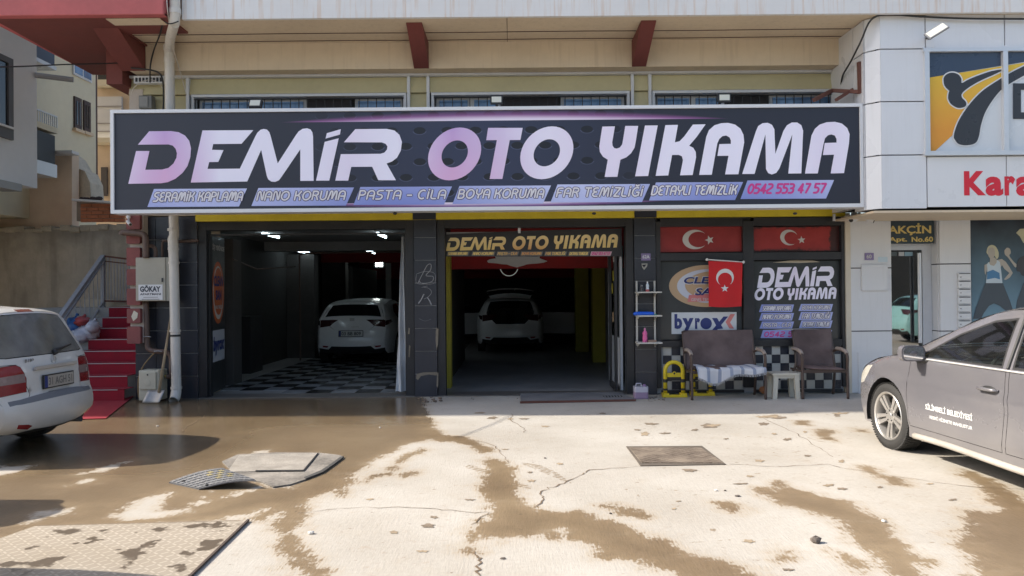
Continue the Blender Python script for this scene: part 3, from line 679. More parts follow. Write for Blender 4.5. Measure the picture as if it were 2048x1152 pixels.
pane1 = shopbox(1323, 1486, 521, 680, YG + .02, YG + .05, film, 'print_pane', bld); pane2 = shopbox(1510, 1683, 521, 680, YG + .02, YG + .05, film, 'print_pane', bld)
YP = YG + .02
offw = flat('off_white_print', (.55, .53, .50)); white_i = flat('white_print', (.75, .75, .77))
def crescent(cx, cy, r, Y, m_, parent, star, sr, rot=0, flip=1, wide=1.0, cut=.8, off=.27):
    cxx, cz = XZ(cx, cy, Y); k = Y / FOC; r *= k; L = []
    a0 = math.acos(max(-1, min(1, (r * r + (off * r) ** 2 - (cut * r) ** 2) / (2 * r * off * r))))
    for i in range(33):
        t = a0 + (2 * math.pi - 2 * a0) * i / 32; L.append((cxx + wide * r * math.cos(t), cz + r * math.sin(t)))
    ex, ez = r * math.cos(a0) - off * r, r * math.sin(a0); b0 = math.atan2(ez, ex)
    for i in range(33):
        t = (2 * math.pi - b0) + (2 * b0 - 2 * math.pi) * i / 32; L.append((cxx + wide * (off * r + cut * r * math.cos(t)), cz + cut * r * math.sin(t)))
    if rot: L = [(cxx + (a - cxx) * math.cos(rot) - (b - cz) * math.sin(rot), cz + (a - cxx) * math.sin(rot) + (b - cz) * math.cos(rot)) for a, b in L]
    MB().poly([L], (0, Y, 0), UX, UZ, NY, .003).build('crescent', m_, parent)
    sx, sz = XZ(star[0], star[1], Y); sr *= k
    S = [(sx + (sr if i % 2 == 0 else sr * .42) * math.cos(math.pi * i / 5 + math.pi + rot), sz + (sr if i % 2 == 0 else sr * .42) * math.sin(math.pi * i / 5 + math.pi + rot)) for i in range(10)]
    MB().poly([S], (0, Y, 0), UX, UZ, NY, .003).build('star', m_, parent)
crescent(1390, 479, 19.5, YP, offw, sf, (1419, 480), 9.5, wide=1.28)
crescent(1578, 475, 15.5, YP, offw, sf, (1603, 480), 8, wide=1.15, rot=-.25)
# CLEAN SAN oval, byrox strip
def ovalpx(cx, cy, a, b_, n=44): return [(cx + a * math.cos(2 * math.pi * k / n), cy + b_ * math.sin(2 * math.pi * k / n)) for k in range(n)]
tan = flat('tan_print', (.50, .34, .20)); paleb = flat('pale_blue_print', (.55, .57, .66)); navy = flat('navy_print', (.025, .04, .17)); pinkp = flat('pink_print', (.62, .20, .20))
def clipx(p, xm): return [(min(x, xm), y) for x, y in p]
flatpoly('oval', clipx(ovalpx(1412, 572, 74, 42), 1485), YP, tan, pane1, .002); flatpoly('oval', clipx(ovalpx(1420, 572, 66, 34), 1485), YP - .002, paleb, pane1, .002)
flatpoly('oval', clipx(ovalpx(1432, 571, 62, 29), 1485), YP - .004, tan, pane1, .002)
flatpoly('banner', [(1375, 604), (1378, 590), (1440, 587), (1440, 601)], YP - .008, pinkp, pane1, .002)
A = XZ(1366, 569, YP); text('CLEAN', (A[0], YP - .006, A[1]), UX, UZ, NY, .74, .125, white_i, pane1, .2, .05); text('CLEAN', (A[0] + .012, YP - .010, A[1] + .010), UX, UZ, NY, .715, .105, navy, pane1, .2, .03)
A = XZ(1388, 592, YP); text('SAN', (A[0], YP - .006, A[1]), UX, UZ, NY, .46, .13, white_i, pane1, .2, .05); text('SAN', (A[0] + .012, YP - .010, A[1] + .010), UX, UZ, NY, .44, .11, navy, pane1, .2, .03)
A = XZ(1382, 602, YP); text('GENEL TEMİZLİK', (A[0], YP - .011, A[1]), UX, UZ, NY, .42, .06, white_i, pane1, .1)
bst = flatpoly('brand_strip', [(1343, 668), (1343, 625), (1473, 624), (1473, 668)], YP, flat('pale_strip', (.62, .64, .70)), pane1, .003)
A = XZ(1348, 664, YP - .003)
for i_, (ch, a, b0, c, d) in enumerate((('b', 1349, 628, 1364, 658), ('y', 1365, 636, 1387, 667), ('r', 1390, 636, 1400, 658), ('o', 1402, 636, 1424, 658), ('x', 1421, 634, 1460, 664))):
    a_, z_ = XZ(a, d, YP - .003); c_, y_ = XZ(c, b0, YP - .003)
    if ch == 'x': MB().poly([pq([(1420,665),(1430,665),(1456,633),(1447,633)], YP)], (0, YP - .003, 0), UX, UZ, NY, .003).poly([pq([(1424,636),(1434,636),(1446,657),(1436,658)], YP)], (0, YP - .003, 0), UX, UZ, NY, .004).build('letter', navy, bst)
    elif ch == 'o': MB().poly([pq(ovalpx(1412, 647, 11.5, 11.5, 24), YP)], (0, YP - .003, 0), UX, UZ, NY, .003).build('letter', navy, bst)
    else: text(ch, (a_, YP - .003, z_), UX, UZ, NY, c_ - a_, y_ - z_, navy, bst, 0, .05, 'letter')
flatpoly('letter', [(1451, 644), (1461, 628), (1470, 628), (1460, 645), (1468, 657), (1459, 657)], YP - .003, flat('salmon_print', (.65, .22, .20)), bst, .003)
# right print: DEMIR / OTO YIKAMA / service strips
A = XZ(1514, 576, YP); B = XZ(1668, 532, YP); word(WORDS['DEMIR'], (A[0], YP, A[1]), UX, UZ, NY, B[0] - A[0], B[1] - A[1], lilac, pane2, .002, name='letter')
A = XZ(1509, 601, YP); B = XZ(1567, 575, YP); word(WORDS['OTO'], (A[0], YP, A[1]), UX, UZ, NY, B[0] - A[0], B[1] - A[1], lilac, pane2, .002)
A = XZ(1575, 600, YP); B = XZ(1673, 574, YP); word(WORDS['YIKAMA'], (A[0], YP, A[1]), UX, UZ, NY, B[0] - A[0], B[1] - A[1], lilac, pane2, .002)
small = [('SERAMİK KAPLAMA', 1518, 1588, 609, 624), ('NANO KORUMA', 1518, 1588, 626, 641), ('PASTA - CİLA', 1519, 1588, 643, 657), ('BOYA KORUMA', 1597, 1666, 608, 622), ('FAR TEMİZLİĞİ', 1597, 1666, 624, 640), ('DETAYLI TEMİZLİK', 1598, 1665, 641, 656), ('0542 553 47 57', 1521, 1664, 660, 676)]
for tx, a, c, y0, y1 in small:
    s = flatpoly('service_strip', [(a, y1), (c - 4, y1), (c, y0), (a + 5, y0)], YP, bluest, pane2, .002)
    A = XZ(a + 7, y1 - 3, YP); B = XZ(c - 6, y0 + 3, YP); stroke_text(tx, (A[0], YP - .002, A[1]), UX, UZ, NY, B[0] - A[0], B[1] - A[1], ((magenta, .24, .002),) if tx[0] == '0' else ((inkd, .36, .001), (lilt, .18, .003)), s)
flatpoly('light_streak', [(1545, 525), (1580, 521), (1625, 521), (1640, 524), (1600, 526)], YP, flat('gold_streak', (.45, .38, .28)), pane2, .002)
flatpoly('light_streak', [(1545, 659), (1600, 657), (1640, 658), (1600, 660)], YP - .003, offw, pane2, .002)
# chequered tiles under the windows
ctw = flat('white_wall_tile', (.50, .50, .47), .3, .12); ctb = flat('black_wall_tile', (.03, .035, .05), .3, .12)
za, zb_ = fz(779, YF, 1500), fz(693, YF, 1500); rows = 5; th = (zb_ - za) / rows
base_ = box('tiled_parapet', s0, s1, YG + .0, YG + .04, 0.02, zb_, grout, bld)
me_w = MB().box(.002, th - .002, 0, .012, .002, th - .002).mesh('tile'); me_w.materials.append(ctw)
me_b = MB().box(.002, th - .002, 0, .012, .002, th - .002).mesh('tile'); me_b.materials.append(ctb)
for (xa, xb) in ((fx(1326), fx(1486)), (fx(1510), fx(1683))):
    n = round((xb - xa) / th); tw = (xb - xa) / n
    for i in range(n):
        for j in range(rows):
            t = bpy.data.objects.new('tile', me_w if (i + j) % 2 == 0 else me_b); C.objects.link(t); t.parent = base_
            t.location = Vector((xa + i * tw, YG - .013, za + j * th)) - Vector(bld.location)
# ------------------------------------------------------------------ garage interiors
GX0, GX1, GM0, GM1 = -5.55, 4.8, -1.30, -1.12
intf = struct(box('garage_floor', -5.72, 5.0, YF + .44, 27, -.03, .010, mat('damp_garage_concrete', (.28, .275, .27), .5, .4, .25, (.07, .065, .06), .2, scale=1.0)))
struct(box('threshold', XL + .1, s0 - .0, YF + .0, YF + .439, -.03, .014, mat('wet_threshold', (.13, .12, .11), .4, .4, .2), None))
ti_w = mat('white_floor_tile', (.36, .37, .38), .2, .25, .15, (.12, .11, .10), .04, scale=2); ti_b = mat('black_floor_tile', (.018, .019, .022), .2, .25, .1, (.06, .06, .055), .04, scale=2)
S_ = .395
mw = MB().box(.003, S_ - .003, .003, S_ - .003, -.004, .010).mesh('tile'); mw.materials.append(ti_w)
mb_ = MB().box(.003, S_ - .003, .003, S_ - .003, -.004, .010).mesh('tile'); mb_.materials.append(ti_b)
for j in range(30):
    for i in range(9):
        if j > 0 or i > 2:
            t = bpy.data.objects.new('tile', mw if (i + j) % 2 else mb_); C.objects.link(t); t.parent = intf
            t.location = (-4.88 + i * S_, YF + .45 + j * S_, .006)
intw = thing('garage_interior', 'dark interior walls, beams and columns inside the two wash bays', 'garage interior', (-1.2, 14, 0))
gw = mat('dark_garage_paint', (.040, .038, .034), .85, .35, .2, (.03, .028, .025), .3, scale=1.0)  # dark grey wall paint with random mottling
redw = mat('dark_red_wall_paint', (.34, .02, .02), .75, .2, .1, (.05, .01, .01), .15, coord='World')
ylc = mat('dull_yellow_paint', (.36, .30, .03), .7, .2, .15, (.12, .10, .03), .15)
ceil_m = mat('garage_ceiling_paint', (.22, .215, .205), .8, .2, .1, (.1, .09, .08), .2)
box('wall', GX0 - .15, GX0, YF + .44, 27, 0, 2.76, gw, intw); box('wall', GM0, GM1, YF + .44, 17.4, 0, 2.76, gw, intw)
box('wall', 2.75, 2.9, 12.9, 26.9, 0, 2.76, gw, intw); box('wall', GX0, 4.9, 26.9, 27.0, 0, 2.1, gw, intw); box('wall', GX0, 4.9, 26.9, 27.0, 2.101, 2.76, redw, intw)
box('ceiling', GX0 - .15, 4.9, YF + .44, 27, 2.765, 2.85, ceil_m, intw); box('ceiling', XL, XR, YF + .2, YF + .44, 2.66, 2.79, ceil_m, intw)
box('beam', GX0, GM0 - .005, 16.6, 17.0, 2.56, 2.76, ceil_m, intw); box('beam', GX0, GM0 - .005, 21.5, 21.9, 2.5, 2.76, redw, intw)
for y in (12.9, 18.2, 21.6): box('column', GX0 + .002, GX0 + .69, y, y + .4, 0, 2.56, mat('grey_column_paint', (.075, .07, .065), .8, .3, .2), intw, bevel=.01)
box('red_beam', GM1, 2.54, 13.6, 13.9, 2.02, 2.76, redw, intw)
box('yellow_column', 1.78, 2.12, 16.4, 16.75, 0.012, 2.76, ylc, intw, bevel=.01); box('yellow_column', 1.66, 2.0, 19.3, 19.7, 0.012, 2.76, ylc, intw, bevel=.01)
box('yellow_column', GM1 + .003, GM1 + .10, 12.2, 12.5, .012, 2.4, ylc, intw)
blob = []
random.seed(3)
for k in range(28):
    t = 2 * math.pi * k / 28; rr = 1 + .16 * math.sin(5 * t) + random.uniform(-.08, .08); blob.append((1034 + 54 * rr * math.cos(t), 519 + 13 * rr * math.sin(t)))
flatpoly('cloud_cutout', blob, 13.57, flat('grey_white_cutout', (.8, .78, .76)), intw, .03)
box('dark_partition', -4.3, -4.2, 19.5, 23, 0, 2.3, gw, intw); box('wall_cabinet', -5.5, -5.2, 14.7, 15.4, .012, 1.15, flat('dark_cabinet', (.03, .03, .03)), intw)
box('white_gauge_board', -3.62, -3.46, 21.2, 21.25, 1.3, 2.45, flat('white_board', (.40, .40, .38)), intw)
MB().tube([(-4.85, 12.88, 2.2), (-5.0, 14.5, 2.08), (-4.83, 16.5, 2.2)], .015, 6).build('hose', pipe_b, intw)
MB().tube([(-4.75, 16.58, 0.1), (-4.76, 16.58, 2.45), (-4.6, 16.56, 2.5), (-1.4, 16.56, 2.52)], .02, 6).build('pipe', pipe_b, intw)
tube_e = emit('lamp_tube_glow', (.75, .92, 1.0), 5.0)
def tubelamp(p, d, L, label, m_=tube_e, r=.022):
    t = thing('tube_lamp', label, 'lamp', p, 0, 'tube lamps inside the left garage bay'); p, d = Vector(p), Vector(d).normalized()
    MB().tube([p - d * L / 2, p + d * L / 2], r, 8).build('lamp_tube', m_, t)
    MB().bar(p - d * (L / 2 + .03) + Vector((0, 0, .04)), p + d * (L / 2 + .03) + Vector((0, 0, .04)), .07, .03).build('fitting', plast_w, t)
for px, py, Y, dx, lab in ((542, 471, 14.4, 0, 'lit tube lamp nearest the entrance on the left'), (763, 471, 14.4, 0, 'lit tube lamp nearest the entrance beside the plastic curtain'),
                       (607, 504, 17.9, 0, 'lit tube lamp behind the ceiling beam on the left'), (742, 504, 17.9, 0, 'lit tube lamp behind the ceiling beam on the right')):
    q = P(px, py, Y); tubelamp(q, (dx, .9, 0), .95, lab)
q = P(660, 572, 22.0); tubelamp(q, (.28, .1, 1), .85, 'slanted blue strip lamp on the dark wall left of the white hatchback', emit('blue_strip_glow', (.45, .75, 1), 3), .018)
wl_ = thing('work_light', 'bright square work light high at the back of the left garage', 'lamp', P(758, 528, 23.5)); q = P(758, 528, 23.5)
MB().box(q.x - .11, q.x + .11, q.y, q.y + .02, q.z - .08, q.z + .08).build('lens', emit('work_light_glow', (.9, 1, .95), 9), wl_)
MB().box(q.x - .18, q.x + .18, q.y + .021, q.y + .08, q.z - .13, q.z + .13).build('housing', blk, wl_)
MB().box(q.x - .01, q.x + .01, q.y + .03, q.y + .05, q.z + .13, 2.76).build('arm', blk, wl_)
q = P(595, 352 + 0, 20)
ring = thing('ring_lamp', 'thin pale ring lamp hanging under the red beam in the right bay', 'lamp', P(1020, 540, 14.2)); q = P(1018, 534, 14.2)
MB().tube([q + Vector((.17 * math.cos(t), 0, .17 * math.sin(t))) for t in [math.pi + math.pi * k / 16 for k in range(17)]], .008, 6).build('ring', emit('ring_glow', (.7, .75, .7), .12), ring)
# gold banner hung inside the right bay
YN = 11.52
bn = thing('gold_banner', 'black banner with gold lettering hanging across the right garage bay', 'banner', (P(1065, 500, YN).x, YN, P(1065, 510, YN).z))
m, b = new_mat('banner_black'); X, Y_, Z = xyz(coords('World'))
link(mix((noise(coords('World'), 2, 3)), (.010, .009, .010), (.03, .028, .03)), b.inputs['Base Color']); b.inputs['Roughness'].default_value = .45
flatpoly('cloth', [(891, 513), (1243, 513), (1243, 457), (1030, 462), (891, 469)], YN, m, bn, .01)
goldm, b = new_mat('gold_letter_print'); X, Y_, Z = xyz(coords('World'))
t = (1 - ((X - fx(1055, YN)) * 1.6).abs()).sat(); cc = mix(t, (.78, .56, .18), (.60, .27, .08)); cc = mix(((Z - fz(500, YN)) * 5).sat(), cc, (.85, .66, .32)); link(cc, b.inputs['Base Color']); b.inputs['Roughness'].default_value = .4
for wd, a, c, yt, yb in (('DEMIR', 892, 1012, 473, 502), ('OTO', 1025, 1097, 471, 500), ('YIKAMA', 1108, 1236, 468, 498)):
    A = XZ(a, yb, YN - .01); B = XZ(c, yt, YN - .01); word(WORDS[wd], (A[0], YN - .01, A[1]), UX, UZ, NY, B[0] - A[0], B[1] - A[1], goldm, bn, .002)
gst = flat('grey_strip_print', (.13, .125, .12))
for i, s_ in enumerate(SERV):
    a = 892 + (s_[1] - 300) * (332 / 1368); c = 892 + (s_[2] - 300) * (332 / 1368)
    s = flatpoly('service_strip', [(a, 511.5), (c - 3, 511.5), (c, 503), (a + 2, 503)], YN - .01, gst if i < 6 else flat('pink_strip', (.60, .40, .45)), bn, .002)
    A = XZ(a + 3, 510, YN); B = XZ(c - 4, 504.5, YN); stroke_text(s_[0], (A[0], YN - .012, A[1]), UX, UZ, NY, B[0] - A[0], B[1] - A[1], ((goldm if i < 6 else magenta, .22, .002),), s)
cl = MB()
box('curtain_rail', g2l, g2r, YN + .03, YN + .07, 2.44, 2.53, flat('pale_rail', (.42, .40, .38)), bld)
box('panel_joint', fx(1040) - .02, fx(1040) + .02, YF + .15, YF + .18, 2.50, 2.60, pvc, bld)
# folded door leaf with posters in the left bay (hinged at the left jamb)
lf = thing('poster_door_leaf', 'narrow folded-back door leaf with an orange oval poster inside the left garage bay', 'door leaf', (-4.62, 11.55, 0))
o0 = P(419, 600, 11.56); o1 = P(447, 600, 12.35); U = Vector((o1.x - o0.x, o1.y - o0.y, 0)); Lf = U.length; U.normalize(); Nn = Vector((U.y, -U.x, 0))
MB().obox(o0 + U * Lf / 2 + Vector((0, 0, 1.28 - o0.z)), U * Lf / 2, Nn * .02, (0, 0, 1.24)).build('panel', mat('leaf_dark_film', (.03, .032, .033), .35, .2), lf)
MB().obox(Vector((o0.x, o0.y, 1.28)) - U * .015, U * .014, Nn * .03, (0, 0, 1.25)).build('edge_strip', pvc, lf)
Ol = Vector((o0.x, o0.y, 0)) + Nn * .02
orange = flat('orange_print', (.55, .13, .04)); 
def lpoly(name, loop, m_, lift): return MB().poly([loop], Ol + Nn * lift, U, UZ, Nn, .002).build(name, m_, lf)
def lov(cx, cz, a, b_): return [(cx + a * math.cos(2 * math.pi * k / 36), cz + b_ * math.sin(2 * math.pi * k / 36)) for k in range(36)]
lpoly('oval', lov(Lf * .5, 1.62, Lf * .44, .50), orange, .001); lpoly('oval', lov(Lf * .5, 1.62, Lf * .36, .43), offw, .004); lpoly('oval', lov(Lf * .5, 1.64, Lf * .33, .38), orange, .007)
lpoly('brand_strip', [(Lf * .06, .52), (Lf * .94, .52), (Lf * .94, 1.02), (Lf * .06, 1.02)], flat('pale_strip_dim', (.45, .46, .5)), .001)
for tx, a, z, w, h, m_ in (('CLEAN', .16, 1.72, .66, .17, navy), ('SAN', .28, 1.50, .42, .16, navy), ('byrox', .12, .62, .76, .30, navy), ('İŞ YERİNDE', .08, 2.28, .84, .12, offw), ('GENEL TEMİZLİK', .2, 1.36, .6, .07, offw)):
    text(tx, Ol + Nn * .010 + U * Lf * a + Vector((0, 0, z)), U, UZ, Nn, Lf * w, h, m_, lf, .1, .04)
# plastic curtain on the right jamb of the left bay
pc = MB(); nz, nxx = 26, 10
vs_ = []
for j in range(nz + 1):
    for i in range(nxx + 1):
        z = .05 + 2.42 * j / nz; w = .10 + .06 * (1 - j / nz); t = i / nxx
        xr = XZ(812, 600, 11.6)[0]; vs_.append((xr - w * (1 - t) * (.6 + .5 * (1 - j / nz)) , 11.58 + .05 * math.sin(t * 9 + j * .25) + .02 * math.sin(j * .9), z))
pc.add(vs_, [(j * (nxx + 1) + i, j * (nxx + 1) + i + 1, (j + 1) * (nxx + 1) + i + 1, (j + 1) * (nxx + 1) + i) for j in range(nz) for i in range(nxx)])
tag(pc.build('plastic_curtain', mat('milky_plastic_sheet', (.62, .64, .70), .35, .15, .15, (.35, .33, .32), .1), smooth=True), 'milky plastic sheet gathered along the right jamb of the left bay', 'curtain')
# white glazed door leaf in the right bay
dl = thing('glazed_door_leaf', 'white framed glazed door leaf folded open inside the right garage bay', 'door leaf', (1.70, 12, 0))
for nm, ya, yb, za, zb_, m_ in (('stile', 11.62, 11.70, .03, 2.45, pvc), ('stile', 12.95, 13.03, .03, 2.45, pvc), ('rail', 11.70, 12.95, .03, .85, pvc), ('rail', 11.70, 12.95, 2.37, 2.45, pvc), ('pane', 11.70, 12.95, .85, 2.37, glass('leaf_glass', (.5, .55, .5))), ('stile', 12.28, 12.34, .85, 2.37, pvc)):
    MB().box(1.69, 1.73 if m_ is pvc else 1.70, ya, yb, za, zb_).build(nm, m_, dl)
dl2 = thing('dark_door_leaf', 'dark steel door leaf with stickers at the right jamb of the right bay', 'door leaf', (1.66, 11.6, 0))
MB().box(1.60, 1.64, 11.56, 11.62, .03, 2.5).box(1.60, 1.64, 12.2, 12.26, .03, 2.5).box(1.60, 1.64, 11.6, 12.2, .03, .12).box(1.60, 1.64, 11.6, 12.2, 2.42, 2.5).build('frame', blk, dl2)
for k, z in enumerate((2.05, 1.75, 1.1, 1.55)): MB().box(1.594, 1.599, 11.56 + .06 * k, 11.66 + .06 * k, z, z + .16).build('sticker', [offw, ylc, tan, ylc][k], dl2)
box('glazed_partition', 1.95, 2.0, 13.3, 15.5, .012, 2.4, mat('grey_partition', (.16, .15, .13)), intw)
# ------------------------------------------------------------------ white clad building on the right
wb = thing('white_clad_building', 'white panel clad building with apartment door and club signs right of the car wash', 'building', (7.0, YF, 0))
YW = 10.0
jm = flat('dark_joint', (.02, .02, .03), .9)
xr0 = 4.88
def wpx(px0, px1, py0, py1, Y=YW):
    xa, zb_ = XZ(px0, (py0), Y); xb, za = XZ(px1, (py1), Y); return xa, xb, za, zb_
# dark backing that shows in the joints
core = box('backing', xr0 + .10, 12, YW + .05, YF - .05, 2.75, ZS - .005, jm, wb)
zj = [fz(p, YW, 1800) for p in (418, 310, 203, 98, 20)]
zj[0] = fz(418, YW, 1800); zj[-1] = ZS - .004
xc0, xc1, xw = fx(1766, YW), fx(1857, YW), fx(2016, YW)
for k in range(4):
    za, zb_ = zj[k] + .008, zj[k + 1] - .008
    MB().box(xc0 + .002, xc1 - .008, YW, YW + .045, za, zb_).build('cladding_panel', whitep, wb)
    # chamfer panel and side return panels
    MB().poly([[(xr0 - .01, YW + .14), (xc0, YW + .001), (xc0, YW + .045), (xr0 + .04, YW + .16)]], (0, 0, za), (1, 0, 0), (0, 1, 0), UZ, zb_ - za).build('cladding_panel', whitep, wb)
    MB().box(xr0 - .02, xr0 + .09, YW + .165, YW + .46, za, zb_).build('cladding_panel', whitep, wb)
MB().box(xr0 - .02, xr0 + .09, YW + .475, YF - .10, 2.74, zj[-1]).build('cladding_panel', whitep, wb)
# top row panels over the club window, sign row below
xx = [xc1, fx(2016, YW), 9.3, 11.5]
for a, c in zip(xx, xx[1:]): MB().box(a + .008, c - .008, YW, YW + .045, fz(95, YW, 1900), zj[-1]).build('cladding_panel', whitep, wb)
zk0, zk1 = fz(413, YW, 1950), fz(312, YW, 1950)
for a, c in zip(xx, xx[1:]): MB().box(a + .008, c - .006, YW, YW + .045, zk0, zk1 - .01).build('sign_panel', flat('white_sign_panel', (.80, .82, .88), .3), wb)
redi = flat('red_ink', (.62, .015, .035))
kp = [('K', 1928, 1971, 342, 391), ('a', 1971, 2006, 353, 392), ('r', 2009, 2030, 352, 391), ('a', 2032, 2067, 353, 392)]
for ch, a, c, y0, y1 in kp:
    A = XZ(a, y1, YW); B = XZ(c, y0, YW); text(ch, (A[0], YW, A[1]), UX, UZ, NY, B[0] - A[0], B[1] - A[1], redi, wb, 0, .045, 'letter')
# club window with printed film
wv = box('club_window', xc1 + .02, 12, YW + .03, YW + .045, zk1, fz(104, YW, 1900), alu, wb)
wx0, wx1 = fx(1858, YW), 9.5
zt_, zb2 = fz(104, YW, 1900), fz(303, YW, 1900)
MB().box(wx0 - .05, 12, YW - .03, YW + .029, zt_, zt_ + .05).build('window_frame', alu, wv)
MB().box(wx0 - .06, 12, YW - .06, YW + .029, zb2 - .06, zb2 - .001).build('window_sill', alu, wv)
for a in (wx0, fx(2015, YW)): MB().box(a - .035, a + .03, YW - .03, YW + .029, zb2, zt_ - .001).build('window_frame', alu, wv)
dkb = flat('club_dark_blue', (.035, .055, .095), .3)
m, b = new_mat('club_yellow_print'); X, Y_, Z = xyz(coords('World')); link(mix(((Z - fz(260, YW, 1900)) * .9).sat(), (.72, .30, .03), (.72, .52, .03)), b.inputs['Base Color']); b.inputs['Roughness'].default_value = .3; ylp = m
pw = flat('club_white_print', (.62, .66, .76), .25); inkb = flat('club_black_print', (.03, .03, .035), .3)
z3 = lambda p: [(1840 + x / 3.49, 90 + y / 3.49) for x, y in p]
YC = YW - .0
def club(name, p, m_, lift): return flatpoly(name, p, YC + .026 - lift, m_, wv, .002)
club('print', [(1858, 303), (1858, 104), (2070, 104), (2070, 303)], pw, 0)
club('print', z3([(62,0+228),(62,48),(900,48),(900,90)]), dkb, .003)
club('print', z3([(62,228),(726,124),(726,150),(620,220),(480,320),(380,420),(300,530),(250,620),(228,628),(100,745),(68,745)]), ylp, .006)
whl = flat('club_outline_print', (.75, .75, .75), .3)
def smooth(p, n=5): return catmull(p + [p[0]], n)[:-1]
fig = [(205,320),(172,285),(165,235),(185,205),(225,193),(265,205),(288,235),(292,265),(340,240),(420,208),(500,182),(578,172),(520,205),(430,245),(350,290),(295,335),(292,365),(318,395),(322,420),(300,436),(262,438),(220,415),(198,380),(198,345)]
def grow(p, k):
    a = np.array(p, float); c = a.mean(0); out = []; n = len(a)
    for i in range(n):
        t = a[(i + 1) % n] - a[i - 1]; nn = np.array([t[1], -t[0]]) / (np.hypot(*t) + 1e-9); out.append(tuple(a[i] + nn * k))
    return out
leg = [(236,650),(240,610),(275,520),(345,415),(430,325),(520,262),(640,190),(740,140),(900,60),(900,110),(740,205),(640,262),(570,310),(510,380),(455,470),(425,560),(410,640),(385,685),(325,700),(268,690)]
club('figure_outline', z3(grow(smooth(fig), 9)), whl, .009); club('figure_outline', z3(grow(smooth(leg), 9)), whl, .009)
club('figure', z3(smooth(fig)), inkb, .012); club('figure', z3(smooth(leg)), inkb, .012)
club('letter', z3([(650,516),(650,268),(900,268),(900,313),(704,313),(704,470),(900,470),(900,516)]), inkb, .010)
MB().box(xc1 + .1, 9.5, YW - .015, YW - .001, fz(100, YW, 1900) , fz(100, YW, 1900) + .05).build('cable_trunking', whitep, wb)
MB().box(4.9, 12, YW + .0, YF - .1, zj[0] - .05, zj[0] - .02).build('underside', cream, wb)
# ground floor: columns, door recess, poster window
cw = mat('white_column_cladding', (.70, .70, .72), .35, .05, .04, (.40, .38, .33), .02, scale=.7, streak=.12)
cr2 = mat('cream_strip', (.60, .53, .42), .7, .1, .05, (.35, .28, .2))
box('wall', fx(1691), fx(1701), YF - .02, YF + .9, 0, 2.75, cr2, wb)
cA0, cA1, cB0, cB1, cP = fx(1701), fx(1782), fx(1879), fx(1941), fx(1943)
for nm, xa, xb, js in (('column', cA0, cA1, (0, fz(662, YF, 1740), fz(536, YF, 1740), 2.72)), ('column', cB0, cB1, (0, fz(662, YF, 1900), fz(528, YF, 1900), 2.72))):
    c_ = box(nm, xa + .01, xb - .01, YF + .02, YF + .55, 0, 2.72, jm, wb)
    for a, d in zip(js, js[1:]): MB().box(xa + .001, xb - .001, YF - .02, YF + .019, a + .008, d - .008).build('cladding_panel', cw, c_)
    for s_, xs_ in ((1, xb - .009),) if xa == cA0 else ((-1, xa - .014),):
        for a, d in zip(js, js[1:]): MB().box(xs_, xs_ + .022, YF + .02, YF + .55, a + .008, d - .008).build('cladding_panel', cw, c_)
box('wall', cP, 12, YF + .06, YF + .5, 0, 2.75, jm, wb)
m, b = new_mat('fitness_poster'); X, Y_, Z = xyz(coords('World'))
f_ = ((Z - 1.0) * .62).sat(); cc = mix((f_ + (noise(coords('World', (1, 1, 1), (0, .5, 0)), 1.1, 4) - .5) * .9).sat(), (.16, .27, .34), (.022, .026, .038)); link(cc, b.inputs['Base Color']); b.inputs['Roughness'].default_value = .28
poster = box('poster_pane', cP + .02, 9.6, YF + .03, YF + .055, .3, fz(438, YF, 2000), m, wb)
zp = lambda p: [(1900 + x / 5.007, 430 + y / 5.007) for x, y in p]
def pp(name, p, m_, lift): return flatpoly(name, zp(p), YF + .028 - lift, m_, poster, .001)
skin = flat('poster_skin', (.42, .38, .32)); hair = flat('poster_hair', (.50, .48, .32)); tank = flat('poster_top', (.50, .58, .62)); pants = flat('poster_trousers', (.06, .075, .09)); blueb = flat('poster_blue', (.07, .20, .36)); dkc = flat('poster_dark', (.05, .05, .055))
pp('print_hair', smooth([(365,370),(380,320),(420,300),(460,320),(485,370),(485,420),(465,440),(440,400),(380,395)]), hair, .0)
pp('print_skin', smooth([(378,360),(395,330),(430,328),(448,350),(450,395),(430,430),(405,432),(385,410)]), skin, .0015)
pp('print_skin', [(400,425),(445,425),(470,450),(520,440),(560,470),(600,530),(628,580),(600,625),(560,650),(540,645),(595,580),(545,540),(520,500),(510,520),(380,530),(352,600),(345,560),(345,500),(380,485),(400,465)], skin, .0018)
pp('print_top', [(385,470),(402,500),(440,510),(465,480),(470,450),(500,470),(512,560),(525,685),(360,685),(368,600),(375,540),(368,500)], tank, .003)
pp('print_top_pattern', [(372,570),(430,548),(495,580),(500,645),(450,630),(370,645)], blueb, .0045)
pp('print_trousers', [(355,682),(530,682),(560,760),(600,860),(630,950),(560,960),(500,910),(440,885),(390,910),(340,980),(310,1040),(230,1040),(260,930),(310,800)], pants, .004)
pp('print_skin', smooth([(545,355),(570,328),(600,340),(608,380),(595,410),(640,470),(670,500),(655,525),(620,480),(580,425),(550,395)]), skin, .002)
pp('print_hair', [(662,180),(700,140),(800,130),(800,300),(735,280),(700,215)], hair, .001)
pp('print_dark_top', smooth([(665,500),(700,430),(800,390),(900,400),(900,600),(735,610),(700,570),(670,560)]), dkc, .003)
pp('print_trousers', [(735,680),(900,650),(900,1000),(660,945),(672,860),(700,780)], pants, .002)
